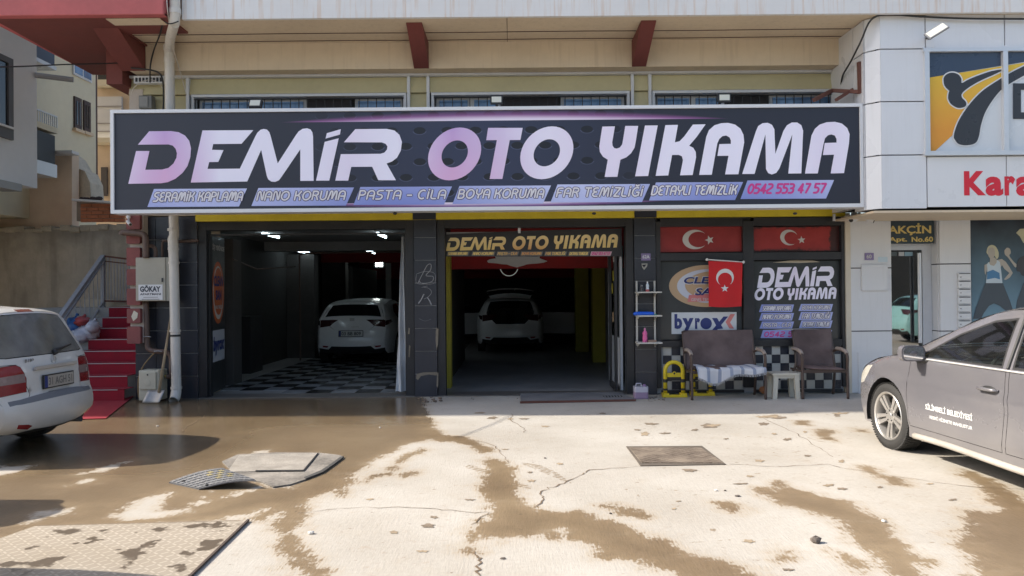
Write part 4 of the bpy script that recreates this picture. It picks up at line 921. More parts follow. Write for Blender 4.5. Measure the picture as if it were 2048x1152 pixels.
# apartment entrance
en = box('entrance_recess', cA1 + .015, cB0 - .016, YF + .30, YF + .36, 2.19, 2.72, cr2, wb)
sgn = box('name_plate', fx(1779, YF + .05), fx(1869, YF + .05), YF + .04, YF + .07, fz(487, YF, 1820), fz(441, YF, 1820), flat('dark_green_plate', (.022, .04, .05)), wb)
goldt = flat('gold_text', (.60, .45, .14))
A = XZ(1776, 471, YF + .04); B = XZ(1862, 446, YF + .04); text('AKÇİN', (A[0], YF + .04, A[1]), UX, UZ, NY, B[0] - A[0], B[1] - A[1], goldt, sgn, 0, .03)
A = XZ(1777, 486, YF + .04); B = XZ(1814, 474, YF + .04); text('Apt.', (A[0], YF + .04, A[1]), UX, UZ, NY, B[0] - A[0], B[1] - A[1], goldt, sgn, 0, .03)
A = XZ(1823, 484, YF + .04); B = XZ(1866, 473, YF + .04); text('No.60', (A[0], YF + .04, A[1]), UX, UZ, NY, B[0] - A[0], B[1] - A[1], goldt, sgn, 0, .03)
YD = YF + .18
door = MB(); dx0, dx1 = cA1 + .016, cB0 - .017
zdt = fz(500, YD, 1820)
dframe = MB().box(dx0, dx1, YD, YD + .06, zdt, zdt + .10).box(dx0, dx0 + .035, YD, YD + .06, 0, zdt).box(dx1 - .14, dx1, YD, YD + .06, 0, zdt).build('entrance_door_frame', pvc, wb)
drg, b = new_mat('mirror_dark_glass'); b.inputs['Base Color'].default_value = (.008, .010, .010, 1); b.inputs['Roughness'].default_value = .02; b.inputs['IOR'].default_value = 2.1; b.inputs['Specular IOR Level'].default_value = .9
MB().box(dx0 + .036, dx1 - .141, YD + .02, YD + .04, .06, zdt - .001).build('pane', drg, dframe)
MB().box(dx1 - .19, dx1 - .155, YD + .005, YD + .045, .02, zdt - .002).build('stile', blk, dframe)
MB().tube([(dx1 - .235, YD - .09, .75), (dx1 - .235, YD - .09, zdt - .05)], .028, 10).build('pull_handle', alu, dframe)
MB().box(dx0, dx1, YD - .02, YD + .2, .0, .055).build('sill', cw, dframe)
for a, c, m_ in ((1779, 1794, flat('card_dark', (.1, .12, .12))), (1797, 1808, flat('card_white', (.5, .5, .5))), (1809, 1825, flat('card_blue', (.25, .38, .45)))):
    xa, zb_ = XZ(a, 504, YD); xb, za = XZ(c, 512, YD); MB().box(xa, xb, YD - .004, YD - .001, za, zb_).build('sticker', m_, dframe)
# mailboxes, plates, meter hatch
mbp = tag(bpy.data.objects.new('mailbox_bank', None), 'column of small white letter boxes on the column right of the apartment door', 'letter boxes'); C.objects.link(mbp); mbp.location = (fx(1925), YF - .05, 1.3); TM[mbp.name] = Matrix.Translation(mbp.location)
for k in range(9):
    y0 = 546 + 15.7 * k; xa, zb_ = XZ(1913, y0, YF); xb, za = XZ(1938, y0 + 14, YF)
    bx_ = MB().box(xa, xb, YF - .05, YF - .021, za, zb_).build('letter_box', plast_w, mbp, bevel=.003)
    MB().box(xa + .01, xb - .01, YF - .054, YF - .0505, zb_ - .016, zb_ - .006).build('slot', jm, bx_)
    MB().ell(((xa + .035), YF - .052, (za + zb_) / 2 - .01), .011, .004, .011, 8, 5).build('lock', steel, bx_)
def plate(name, label, cat, px0, px1, py0, py1, Y, m_, d=.012, wr=None):
    xa, zb_ = XZ(px0, py0, Y); xb, za = XZ(px1, py1, Y); t = thing(name, label, cat, ((xa + xb) / 2, Y, za))
    MB().box(xa, xb, Y - d, Y, za, zb_).build('plate', m_, t)
    for tx, a, c, y0, y1, mm in (wr or []):
        A = XZ(a, y1, Y - d); B = XZ(c, y0, Y - d); text(tx, (A[0], Y - d, A[1]), UX, UZ, NY, B[0] - A[0], B[1] - A[1], mm, t, 0, .02)
    return t
vio = flat('violet_plate', (.22, .17, .32), .4)
plate('number_plate', 'small violet house number plate on the white column left of the apartment door', 'house number', 1729, 1747, 506, 520, YF - .022, vio, wr=[('60', 1733, 1743, 509, 517, offw)])
plate('number_plate', 'violet house number plate 62A on the black tiled pier', 'house number', 1282, 1301, 507, 521, YF - .003, vio, wr=[('62A', 1285, 1299, 510, 517, white_i)])
plate('notice_card', 'small pale blue sticker beside the violet plate on the white column', 'sticker', 1756, 1775, 514, 524, YF - .022, flat('pale_card', (.5, .6, .68)), .003)
plate('meter_hatch', 'square white hatch cover on the white column beside the apartment door', 'hatch', 1722, 1774, 530, 581, YF - .022, cw, .03)
plate('meter_hatch', 'large flush white hatch low on the white column behind the grey car', 'hatch', 1716, 1776, 705, 790, YF - .022, cw, .008)
# pink marks / small emblem on pier
em = thing('wall_emblem', 'small winged metal emblem on the black pier under the house number', 'emblem', (fx(1289), YF, 1.9))
flatpoly('emblem_shield', [(1283, 527), (1295, 527), (1294, 533), (1288, 540), (1284, 534)], YF - .004, flat('emblem_silver', (.35, .34, .3)), em, .008)
flatpoly('emblem_wing', [(1284, 530), (1293, 529), (1288, 535)], YF - .013, jm, em, .003)
# ------------------------------------------------------------------ left side: neighbours, walls, stairs
lb = thing('white_grey_building', 'pale grey rendered building with a dark framed window at the left edge', 'building', (-9.5, 11.5, 0))
grn = mat('pale_grey_render', (.78, .72, .67), .85, .08, .05, (.35, .3, .26), .2, scale=.8)
MB().box(-20, -8.62, 9.98, 13.45, 3.55, 15).build('wall', grn, lb); MB().box(-20, -9.7, 10.1, 13.3, 0, 3.549).build('wall', grn, lb)
dkf = flat('dark_window_frame', (.075, .065, .062), .6); dglass = mat('dark_window_glass', (.03, .035, .04), .1, .3, bmp=0)
def sidewall(px0, px1, py0, py1, X):        # rectangle on a wall facing +X: photo px columns give depth
    d0, d1 = ray(px0, 300), ray(px1, 300); ya, yb = X / d0.x * d0.y, X / d1.x * d1.y
    za = EYE + ray(px0, py1).z * (ya / ray(px0, py1).y); zb_ = EYE + ray(px0, py0).z * (ya / ray(px0, py0).y); return ya, yb, za, zb_
ya, yb, za, zb_ = sidewall(-40, 22, 90, 262, -8.62)
w = MB().box(-8.64, -8.57, ya, yb, za, za + .22).box(-8.64, -8.57, ya, yb, zb_ - .10, zb_).box(-8.64, -8.57, yb - .12, yb, za + .22, zb_ - .1).build('window', dkf, lb)
MB().box(-8.63, -8.60, ya, yb - .12, za + .22, zb_ - .1).build('pane', dglass, w); MB().box(-8.64, -8.54, ya, yb - .02, za + .18, za + .215).build('sill', grn, w)
MB().box(-8.60, -8.55, ya - .3, ya + .05, za, zb_).build('shutter', dkf, w)
ya, yb, za, zb_ = sidewall(-60, 55, 345, 354, -8.62); MB().box(-8.9, -8.56, 9.9, yb - .25, 3.42, 3.55).build('gutter', mat('grey_ledge', (.30, .29, .27)), lb)
lb2 = thing('balcony_building', 'beige block with black balcony panel and railing behind the pale grey building', 'building', (-9.8, 14.2, 0))
bg_ = mat('beige_render', (.80, .61, .45), .85, .15, .12, (.34, .25, .17), .25, scale=.6); bg2 = mat('peach_render', (.72, .52, .37), .85, .15, .2, (.32, .24, .17), .3, scale=.5)
MB().box(-16, -10.0, 13.46, 15.9, 3.2, 15).build('wall', bg_, lb2)
def bal_(z0_, z1_, m_, name, x=-9.18, y0=13.47, y1=14.75): return MB().box(x - .06, x, y0, y1, z0_, z1_).box(-10, x - .061, y1 - .05, y1, z0_, z1_).build(name, m_, lb2)
for (py0, py1, m_, nm) in ((258, 318, flat('black_balcony_glass', (.02, .022, .025), .6), 'balcony_panel'), (68, 112, flat('blue_grey_panel', (.06, .08, .13), .6), 'balcony_panel')):
    ya, yb, za, zb_ = sidewall(70, 110, py0, py1, -9.18); bal_(za, zb_, m_, nm, y1=yb)
for z in (3.55, ): pass
ya, yb, za, zb_ = sidewall(70, 114, 320, 345, -9.12); MB().box(-10.0, -9.12, 13.47, yb, za, zb_ + .02).build('balcony_slab', whitep, lb2)
ya, yb, za, zb_ = sidewall(70, 116, 240, 252, -9.15); MB().box(-10.0, -9.15, 13.47, yb, za, zb_).build('balcony_slab', bg_, lb2)
ya, yb, za, zb_ = sidewall(70, 114, 112, 120, -9.15); MB().box(-10.0, -9.15, 13.47, yb, za, zb_).build('balcony_slab', whitep, lb2)
ya, yb, za, zb_ = sidewall(68, 114, 206, 241, -9.2)
rl = MB().bar((-9.2, ya, zb_ - .1), (-9.2, yb, zb_ - .1), .03).build('balcony_railing', pvc, lb2)
for k in range(12): MB().bar((-9.2, ya + (yb - ya) * k / 11, za), (-9.2, ya + (yb - ya) * k / 11, zb_ - .11), .018).build('baluster', pvc, rl)
q = P(70, 150, 13.4); MB().tube([q, q + Vector((.55, .25, -.02))], .05, 8).build('awning_roller', mat('grey_roller', (.30, .29, .28)), lb2)
fb = thing('beige_apartment_block', 'weathered beige block with two tall narrow windows beyond the retaining wall', 'building', (-12, 18, 0))
MB().box(-18, -10.45, 15.95, 18.62, 2.0, 16).build('wall', bg_, fb)
for a, c, y0, y1 in ((147, 161, 192, 256), (166, 179, 200, 262)):
    ya, yb, za, zb_ = sidewall(a, c, y0, y1, -10.45); w = MB().box(-10.46, -10.41, ya, yb, za, zb_).build('window', mat('dark_brown_frame', (.06, .035, .03)), fb)
    MB().box(-10.412, -10.40, ya + .06, (ya + yb) / 2 - .03, za + .1, zb_ - .1).build('pane', dglass, w); MB().box(-10.412, -10.40, (ya + yb) / 2 + .03, yb - .06, za + .1, zb_ - .1).build('pane', dglass, w)
    MB().box(-10.45, -10.36, ya - .04, yb + .04, za - .07, za - .001).build('sill', bg2, w)
ya, yb, za, zb_ = sidewall(145, 182, 120, 148, -10.45); w = MB().box(-10.46, -10.41, ya, yb, za, zb_).build('window', pvc, fb); MB().box(-10.412, -10.40, ya + .05, (ya + yb) / 2 - .03, za + .05, zb_ - .05).build('pane', gl_blue, w); MB().box(-10.412, -10.40, (ya + yb) / 2 + .03, yb - .05, za + .05, zb_ - .05).build('pane', gl_blue, w)
q0 = P(192, 150, 18.7); MB().tube([(q0.x, 18.66, 3.5), (q0.x, 18.66, 12)], .05, 8).build('drain_pipe', mat('dark_red_pipe', (.10, .05, .04)), fb)
rbk = thing('peach_shuttered_building', 'peach building with a white roller shutter bay behind the left end of the sign', 'building', (-13, 22, 0))
MB().box(-18, -8, 22.0, 26, 0, 16).build('wall', bg2, rbk)
def onY(name, px0, px1, py0, py1, Y, m_, parent, d=.06):
    xa, zb_ = XZ(px0, py0, Y); xb, za = XZ(px1, py1, Y); return MB().box(xa, xb, Y - d, Y, za, zb_).build(name, m_, parent)
w = onY('shutter_bay', 192, 246, 195, 280, 21.98, plast_w, rbk, .1)
for y in (212, 246, 262): onY('shutter_joint', 194, 244, y, y + 1.5, 21.87, flat('joint_grey', (.3, .28, .26)), w, .01)
w = onY('window', 193, 250, 145, 162, 21.98, pvc, rbk, .08); onY('pane', 196, 216, 147, 160, 21.89, dglass, w, .01); onY('pane', 219, 246, 147, 160, 21.89, dglass, w, .01)
w = onY('window', 204, 216, 335, 392, 21.98, dkf, rbk, .06); onY('ledge', 192, 250, 281, 290, 21.98, bg_, rbk, .4); onY('ledge', 192, 250, 164, 176, 21.98, bg_, rbk, .25)
# walls
rw = thing('retaining_wall', 'stained grey-beige concrete retaining wall behind the red stairs', 'wall', (-9, 15, 0))
m, b = new_mat('stained_retaining_concrete'); v = coords('World'); X, Y_, Z = xyz(v)
cc = mix(((noise(v, .8, 6, .65) - .5) * 3 + .5).sat(), (.36, .31, .24), (.60, .52, .41)); cc = mix(((noise(coords('World', (3, 1, .4)), 1.2, 5) - .5) * 4).sat() * .6, cc, (.13, .105, .075))
cc = mix(((Z - 2.55) * 3 + (noise(v, 3, 5) - .5) * 2.5).sat() * .55, cc, (.18, .16, .13)); link(cc, b.inputs['Base Color']); b.inputs['Roughness'].default_value = .95; bump(noise(v, 9, 6), b, .5, .03)
zr_ = XZ(120, 462, 15)[1]
nn = 40; vs_ = []
for i in range(nn + 1):
    x = -14 + 8.02 * i / nn; z = zr_ + random.uniform(-.025, .03) + (.05 if i > 28 else 0); vs_ += [(x, 15, 0), (x, 15, z), (x, 15.5, z + .01)]
MB().add(vs_, [(3 * i, 3 * i + 3, 3 * i + 4, 3 * i + 1) for i in range(nn)] + [(3 * i + 1, 3 * i + 4, 3 * i + 5, 3 * i + 2) for i in range(nn)]).build('wall_face', m, rw)
capm = mat('pale_crumbly_mortar', (.42, .36, .27), .95, .4, .2, (.2, .16, .12), .6, scale=4)
mb = MB(); random.seed(5)
for i in range(39):
    x = -13.5 + i * .19; mb.rbox(x, x + .2, 15.0 - random.uniform(.0, .05), 15.35, zr_ - random.uniform(-.01, .04), zr_ + random.uniform(.05, .14), .03, 'x', 2)
mb.build('mortar_ridge', capm, rw)['kind'] = 'stuff'
uw = thing('plastered_wall', 'peach plastered boundary wall with a broken stepped end above the retaining wall', 'wall', (-11, 16, 0))
m, b = new_mat('blotchy_peach_plaster'); v = coords('World')
cc = mix(((noise(v, .9, 6, .6) - .5) * 3 + .5).sat(), (.60, .45, .33), (.76, .59, .44)); cc = mix(((noise(v, .6, 5) - .55) * 5).sat() * .5, cc, (.55, .29, .18)); link(cc, b.inputs['Base Color']); b.inputs['Roughness'].default_value = .95; bump(noise(v, 8, 6), b, .4, .03)
flatpoly('wall_face', [(-160, 330), (-20, 345), (100, 340), (112, 312), (158, 311), (158, 462), (-160, 462)], 15.6, m, uw, .25)
flatpoly('broken_wall_end', [(159, 312), (172, 322), (185, 345), (196, 350), (206, 372), (208, 400), (208, 430), (159, 430)], 16.2, mat('bare_broken_render', (.55, .48, .38), .95, .4, .2), uw, .5)
flatpoly('coping', [(110, 306), (158, 305), (158, 311), (110, 312)], 15.3, grn, uw, .25)
bw = thing('brick_wall', 'small orange hollow brick wall with rubble on top left of the sign', 'wall', (-8.9, 15.4, 0))
core_ = flatpoly('mortar', [(159, 443), (159, 404), (250, 409), (250, 445)], 15.32, mat('grey_mortar', (.30, .24, .19), .95), bw, .1)
brm = mat('orange_brick', (.55, .20, .10), .9, .4, .12, (.25, .13, .09), .3, scale=3, coord='World')
xa, zb_ = XZ(161, 407, 15.2); xb, za = XZ(250, 444, 15.2); nr = 5; hh_ = (zb_ - za) / nr
for j in range(nr):
    x = xa - (.1 if j % 2 else 0)
    while x < xb - .05:
        x2 = min(x + .235, xb); x1_ = max(x, xa)
        if x2 - x1_ > .03: MB().box(x1_, x2 - .012, 15.195 + random.uniform(-.008, .008), 15.25, za + j * hh_ + .006, za + (j + 1) * hh_ - .006).build('brick', brm, bw)
        x += .235
flatpoly('coping', [(158, 404), (158, 400), (175, 401), (250, 406), (250, 410)], 15.15, grn, bw, .25)
mb = MB()
for k in range(12):
    q = P(163 + 3.2 * k, 398 + random.uniform(-2, 1), 15.2); mb.ell(q, random.uniform(.04, .09), .05, random.uniform(.025, .05), 6, 4)
mb.build('rubble', flat('dark_rubble', (.07, .05, .045), .9), bw)['kind'] = 'stuff'
# stairs with red carpet
st = thing('carpeted_stairs', 'concrete entrance stairs with a bright red carpet beside the left corner', 'stairs', (-6.4, 11.3, 0))
stm = mat('grey_stair_concrete', (.33, .32, .30), .85, .15, .1)
cpt = mat('red_carpet', (.27, .010, .024), .95, .25, .05, (.16, .02, .03), .5, scale=6)
nos = flat('steel_nosing', (.42, .36, .36), .4)
XLs = [-6.62, -6.70, -6.83, -6.95, -7.02, -7.05, -7.10, -7.14]
riser, going, y00 = .172, .285, 11.12
ov = {}
for k in range(8):
    y = y00 + going * k; z = riser * (k + 1)
    s_ = box('step', -7.75 if k < 7 else -8.6, -5.95, y, y + going - .001 if k < 7 else 14.99, 0, z, stm, st)
    x = XLs[k]
    MB().box(x, -5.93 if k > 0 else -5.83, y - .012, y - .001, z - riser + .008, z + .008).box(x, -5.93 if k > 0 else -5.83, y - .012, y + going - .014 if k < 7 else 14.5, z + .0005, z + .009).build('carpet_tread', cpt, s_)
    MB().bar((x, y - .016, z - .0), (-5.93, y - .016, z - .0), .012).build('nosing', nos, s_)
rc = [G(*p) for p in ((128, 841), (160, 806), (190, 794), (268, 793), (212, 838))]
vs_ = [(p.x, p.y, .012) for p in rc] + [(p.x, p.y, .004) for p in rc]
tag(MB().add(vs_, [(0, 4 - 0, 3, 2, 1)[::1], (0, 1, 6, 5), (4, 0, 5, 9)]).build('red_carpet_runner', cpt), 'flat end of the red carpet lying on the wet forecourt', 'carpet')
rr_ = thing('stair_railing', 'grey metal railing with thin balusters up the carpeted stairs', 'railing', (-7.3, 12.5, 0))
rlm = mat('grey_painted_rail', (.33, .34, .37), .45, .2, .15, (.2, .16, .12), .1)
T0, T1 = P(96, 668, 11.7), P(206, 512, 13.4); B0, B1 = P(140, 712, 11.7), P(206, 604, 13.4)
MB().bar(T0, T1, .07, .05).build('handrail', rlm, rr_); MB().bar(B0 + (B0 - B1) * .3, B1, .03).build('bottom_rail', rlm, rr_)
MB().bar(T0 + Vector((0.05, .0, -.07)), T1 + Vector((0.03, 0, -.07)), .03).build('inner_rail', rlm, rr_)
MB().bar(T1 + Vector((0, 0, .02)), B1 + Vector((0, 0, -.12)), .06).build('post', rlm, rr_)
for k in range(12):
    t = (k + .5) / 12; a = T0.lerp(T1, t); c = (B0).lerp(B1, t); c.x, c.y = a.x + .02, a.y; MB().tube([a, c], .008, 5).build('baluster', rlm, rr_)
L0, L1 = T1.copy(), P(262, 519, 13.6); MB().bar(L0, L1, .06, .03).build('handrail', rust, rr_)
L2, L3 = P(206, 602, 13.4), P(262, 603, 13.6); MB().bar(L2, L3, .03).build('bottom_rail', rust, rr_); MB().bar(P(206, 522, 13.4), P(262, 528, 13.6), .02).build('mid_rail', rust, rr_)
for k in range(9):
    t = (k + .6) / 9.2; MB().tube([L0.lerp(L1, t), L2.lerp(L3, t)], .008, 5).build('baluster', rlm, rr_)
box('landing_edge', -7.9, -5.95, 13.62, 13.7, 1.377, 1.52, mat('pale_landing_edge', (.55, .45, .32)), st)
bagm = [mat('blue_bag_plastic', (.03, .12, .34), .35, .3, bmp=.3, coord='World'), mat('white_bag_plastic', (.50, .50, .56), .35, .2, bmp=.3), mat('red_bag_plastic', (.35, .05, .05), .4, .3), mat('pale_bag_plastic', (.55, .56, .62), .4, .2, bmp=.3)]
for i, (px, py, sx, sz, lab) in enumerate(((150, 655, .17, .17, 'knotted dark blue rubbish bag behind the railing'), (175, 665, .19, .15, 'bulging white rubbish bag behind the railing in front of the red one'), (165, 643, .11, .08, 'small red carrier bag between blue and white bags behind the railing'), (160, 672, .15, .12, 'low translucent rubbish bag at the bottom of the pile behind the railing'), (186, 654, .09, .10, 'small pale bag with red print on the stair edge'))):
    q = P(px, py, 12.35 - .04 * i); mb = MB(); mb.ell(q, sx, .15, sz, 16, 12)
    mb.v = [tuple(q + (Vector(v_) - q) * (1 + .16 * math.sin(9 * (Vector(v_) - q).normalized().x + 7 * (Vector(v_) - q).normalized().z * 1.3 + i) * math.cos(11 * (Vector(v_) - q).normalized().y + i))) for v_ in mb.v]
    mb.tube([q + Vector((0, 0, sz * .9)), q + Vector((.02, 0, sz * 1.15)), q + Vector((.05, .0, sz * 1.3))], [.02, .012, .03], 6)
    tag(mb.build('rubbish_bag', bagm[[0, 1, 2, 3, 1][i]], smooth=True), lab, 'rubbish bag', 'rubbish bags behind the stair railing')
box('stair_side', -8.4, -7.751, 11.6, 14.9, 0, .95, stm, st)
# ------------------------------------------------------------------ cars: side skins and one top skin, cut into panels
def inpoly(x, y, poly):
    c = False; n = len(poly)
    for i in range(n):
        x1_, y1_ = poly[i]; x2_, y2_ = poly[(i + 1) % n]
        if (y1_ > y) != (y2_ > y) and x < (x2_ - x1_) * (y - y1_) / (y2_ - y1_) + x1_: c = not c
    return c
def shrink(poly, k):
    a = np.array(poly, float); n = len(a); ar = 0
    for i in range(n): ar += a[i][0] * a[(i + 1) % n][1] - a[(i + 1) % n][0] * a[i][1]
    sg = 1 if ar > 0 else -1; out = []
    for i in range(n):
        e0 = a[i] - a[i - 1]; e1 = a[(i + 1) % n] - a[i]; e0 /= np.hypot(*e0) + 1e-9; e1 /= np.hypot(*e1) + 1e-9
        n0 = np.array([-e0[1], e0[0]]) * sg; n1_ = np.array([-e1[1], e1[0]]) * sg; b_ = n0 + n1_; b_ /= max(.6, b_ @ b_ / 2); out.append(tuple(a[i] + b_ * k))
    return out
def resample(poly, step=.05):
    out = []
    n = len(poly)
    for i in range(n):
        a, b_ = np.array(poly[i]), np.array(poly[(i + 1) % n]); L = np.hypot(*(b_ - a)); m_ = max(1, int(L / step))
        for k in range(m_): out.append(tuple(a + (b_ - a) * k / m_))
    return out
def cut(outline, panels, grid, fmap, M_, parent, default, skip=()):
    """outline polygon in 2D cut into panels [(name, polygon, material, gap)], each a mesh mapped to 3D by fmap"""
    vs_, es = [], []
    def loop(p):
        p = resample(p, grid); n0 = len(vs_); vs_.extend(Vector(q) for q in p); es.extend((n0 + i, n0 + (i + 1) % len(p)) for i in range(len(p)))
    loop(outline); inner = []
    for nm, p, m_, gap in panels:
        loop(p); s_ = shrink(p, gap) if gap else None; inner.append(s_)
        if gap: loop(s_)
    xs_ = [p[0] for p in outline]; ys_ = [p[1] for p in outline]
    x = min(xs_) + grid / 2; r = 0
    while x < max(xs_):
        y = min(ys_) + (grid / 2 if r % 2 else 0)
        while y < max(ys_):
            if inpoly(x, y, outline): vs_.append(Vector((x + random.uniform(-.002, .002), y + random.uniform(-.002, .002))))
            y += grid
        x += grid; r += 1
    V, _, F, *_r = delaunay_2d_cdt(vs_, es, [], 0, 1e-4)
    groups = {}
    for f in F:
        cx = sum(V[i].x for i in f) / 3; cy = sum(V[i].y for i in f) / 3
        if not inpoly(cx, cy, outline): continue
        key = -1
        for k, (nm, p, m_, gap) in enumerate(panels):
            if inpoly(cx, cy, p):
                key = k if (not gap or inpoly(cx, cy, inner[k])) else -2; break
        groups.setdefault(key, []).append(tuple(f))
    P3 = {}
    out = {}
    for key, fs in groups.items():
        if key == -2: nm, m_ = 'panel_gap', M_['gap']
        elif key == -1: nm, m_ = default
        else: nm, m_ = panels[key][0], panels[key][2]
        if m_ is None or nm in skip: continue
        used = sorted({i for f in fs for i in f}); ix = {u: k for k, u in enumerate(used)}
        off = -.006 if key == -2 else 0.0
        mb = MB(); mb.v = [tuple(fmap(V[u].x, V[u].y, off)) for u in used]; mb.f = [tuple(ix[i] for i in f) for f in fs]
        a, b_, c_ = (Vector(mb.v[i]) for i in mb.f[0])
        out.setdefault(nm, []).append((mb, m_))
    res = {}
    for nm, L in out.items():
        for mb, m_ in L: res.setdefault(nm, []).append((mb, m_))
    return res
class Car:
    def __init__(s, S):
        s.S = S; s.out = [np.array(p) for p in catmull(S['out'], 8)]
        s.arc = [0]
        for a, b_ in zip(s.out, s.out[1:]): s.arc.append(s.arc[-1] + math.hypot(b_[0] - a[0], b_[1] - a[1]))
        s.top2 = np.array([(p[0], p[1]) for p in s.out])
    def W(s, x, z):
        S = s.S; w = S['w']; xm = (S['out'][0][0] + S['out'][-1][0]) / 2; hl = abs(S['out'][0][0] - S['out'][-1][0]) / 2
        u = abs(x - xm) / hl; w *= 1 - .14 * max(0, (u - .55) / .45) ** 2.2
        zb = S['belt']; zr = S['roof']
        if z < .36: w *= .965 + .035 * max(0, (z - .2)) / .16
        if z > .58: w *= 1 - .030 * min(1, (z - .58) / (zb - .58)) ** 1.5
        if z > zb: t = (z - zb) / (zr - zb); w -= S['tumble'] * (t * .8 + .2 * t * t)
        w += .008 * math.exp(-((z - (zb - .22)) / .035) ** 2) * (u < .8)
        d = np.min(np.hypot(s.top2[:, 0] - x, s.top2[:, 1] - z))
        r = S.get('round', .09)
        if d < r: w -= .035 * (1 - d / r) ** 2
        return w
    def side(s, sg):
        def f(x, z, off=0): return Vector((x, sg * (s.W(x, z) + off), z))
        return f
    def at_s(s, k):                                     # control index -> sample position
        i = k * 8; j = min(int(i), len(s.out) - 2); t = i - j; return s.out[j] * (1 - t) + s.out[j + 1] * t, s.arc[j] * (1 - t) + s.arc[j + 1] * t
    def top(s, u, t, off=0):                            # u = arc length, t in -1..1
        j = max(0, min(int(np.searchsorted(s.arc, u)) - 1, len(s.out) - 2)); f = (u - s.arc[j]) / max(1e-9, s.arc[j + 1] - s.arc[j]); p = s.out[j] * (1 - f) + s.out[j + 1] * f
        a, b_ = s.out[max(0, j - 2)], s.out[min(len(s.out) - 1, j + 3)]; d = np.array([b_[0] - a[0], b_[1] - a[1]]); d /= np.hypot(*d); n_ = np.array([-d[1], d[0]]) * s.dirn
        h = p[2] * (1 - abs(t) ** 2.3) + off; w = s.W(p[0], p[1])
        return Vector((p[0] + n_[0] * h, t * w, p[1] + n_[1] * h))
    def topn(s, u, t):
        a = s.top(u + .01, t) - s.top(u - .01, t); b_ = s.top(u, t + .01) - s.top(u, t - .01); n_ = a.cross(b_); n_.normalize(); c = s.top(u, t, .1) - s.top(u, t)
        return n_ if n_.dot(c) > 0 else -n_
def wheel(root, x, y, sg, r, w, mats, spokes=10, cover=False):
    M = Matrix.Translation((x, y, r)) @ (Matrix.Rotation(math.pi, 4, 'Z') if sg < 0 else Matrix.Identity(4))
    ri = r * .73; h = w / 2
    tyre = MB().lathe([(-h * .8, ri), (-h, ri + .02), (-h, r - .035), (-h * .82, r - .008), (-h * .5, r), (h * .5, r), (h * .82, r - .008), (h, r - .035), (h * 1.02, ri + .03), (h * .92, ri)], 48, M)
    wo = tyre.build('wheel', mats['tyre'], root, smooth='auto', local=True)
    tr = MB()
    for k in range(72):
        for y_ in (-.62, 0, .62):
            a = 2 * math.pi * (k + (.5 if y_ == 0 else 0)) / 72; c = Vector((r * math.cos(a), y_ * h, r * math.sin(a))); ax = Vector((-math.sin(a), .35 * (1 if y_ >= 0 else -1), math.cos(a)))
            tr.obox(M @ c, (M.to_3x3() @ ax) * .008, (M.to_3x3() @ Vector((0, 1, 0))) * h * .26, (M.to_3x3() @ Vector((math.cos(a), 0, math.sin(a)))) * .006)
    t_ = tr.build('tread', mats['tyre'], wo, local=True); t_['kind'] = 'stuff'
    rim = MB().lathe([(h * .90, ri + .004), (h * .98, ri - .004), (h * .90, ri - .018), (h * .5, ri - .03), (-h * .7, ri - .035)], 48, M)
    rim.lathe([(h * .80, 0.001), (h * .80, .03), (h * .72, .036), (h * .70, .075), (h * .45, .08)], 24, M)
    n = spokes
    for k in range(n):
        a = 2 * math.pi * k / n; tw = .16 * (1 if k % 2 else -1)
        ca, sa = math.cos(a), math.sin(a); cb, sb = math.cos(a + tw), math.sin(a + tw)
        p0 = Vector((.06 * ca, h * .66, .06 * sa)); p1 = Vector(((ri - .02) * cb, h * .80, (ri - .02) * sb)); tn = Vector((-sa, 0, ca))
        w0, w1 = .014, .022; vs_ = []
        for p, ww in ((p0, w0), (p1, w1)):
            for yy in (0, -.03): vs_ += [M @ (p + tn * ww + Vector((0, yy, 0))), M @ (p - tn * ww + Vector((0, yy, 0)))]
        rim.add(vs_, [(0, 1, 5, 4), (2, 6, 7, 3), (0, 4, 6, 2), (1, 3, 7, 5)])
    rim.build('rim', mats['rim'], wo, smooth='auto', local=True)
    bd = MB().lathe([(h * .0, .001), (h * .0, ri * .78), (-h * .2, ri * .78)], 24, M); bd.lathe([(-h * .6, .001), (-h * .6, ri - .03)], 24, M); bd.build('brake_disc', mats['dark'], wo, local=True)
    nb = MB()
    for k in range(5):
        a = 2 * math.pi * k / 5 + .3; nb.ell(M @ Vector((.052 * math.cos(a), h * .74, .052 * math.sin(a))), .008, .008, .008, 8, 4)
    nb.build('wheel_nuts', mats['dark'], wo, local=True)
gapm = flat('panel_gap_black', (.012, .012, .013), .8); darkc = flat('car_dark_trim', (.02, .02, .021), .5); cabin = flat('cabin_dark', (.03, .03, .032), .9)
tyrem = mat('tyre_rubber', (.028, .027, .026), .8, .3, .3, (.12, .10, .08), .15, scale=5, coord='Object')
rimm = mat('dusty_alloy', (.55, .53, .50), .32, .15, .15, (.28, .24, .19), .05, metal=.75, scale=6, coord='Object')
def carpaint(name, col, dirt=.1, metal=0.0, dc=(.32, .28, .22), rough=.28):
    m, b = new_mat(name); v = coords('Object'); X, Y_, Z = xyz(v)
    d = ((.62 - Z) * 1.1 + (noise(v, 2.0, 4, .55) - .40) * .9).sat() * dirt; sm = ((noise(coords('Object', (1, 1, 2.5)), 1.6, 5, .55) - .42) * 1.6).sat() * dirt * .7
    c = mix(d, col, dc); c = mix(sm, c, tuple(min(1, x * .8 + .06) for x in dc)); link(c, b.inputs['Base Color'])
    link((rough + d * .6 + sm * .4 + (noise(v, 20, 3) - .5) * .1).sat(), b.inputs['Roughness']); b.inputs['Metallic'].default_value = metal
    b.inputs['Coat Weight'].default_value = .5; b.inputs['Coat Roughness'].default_value = .12; return m
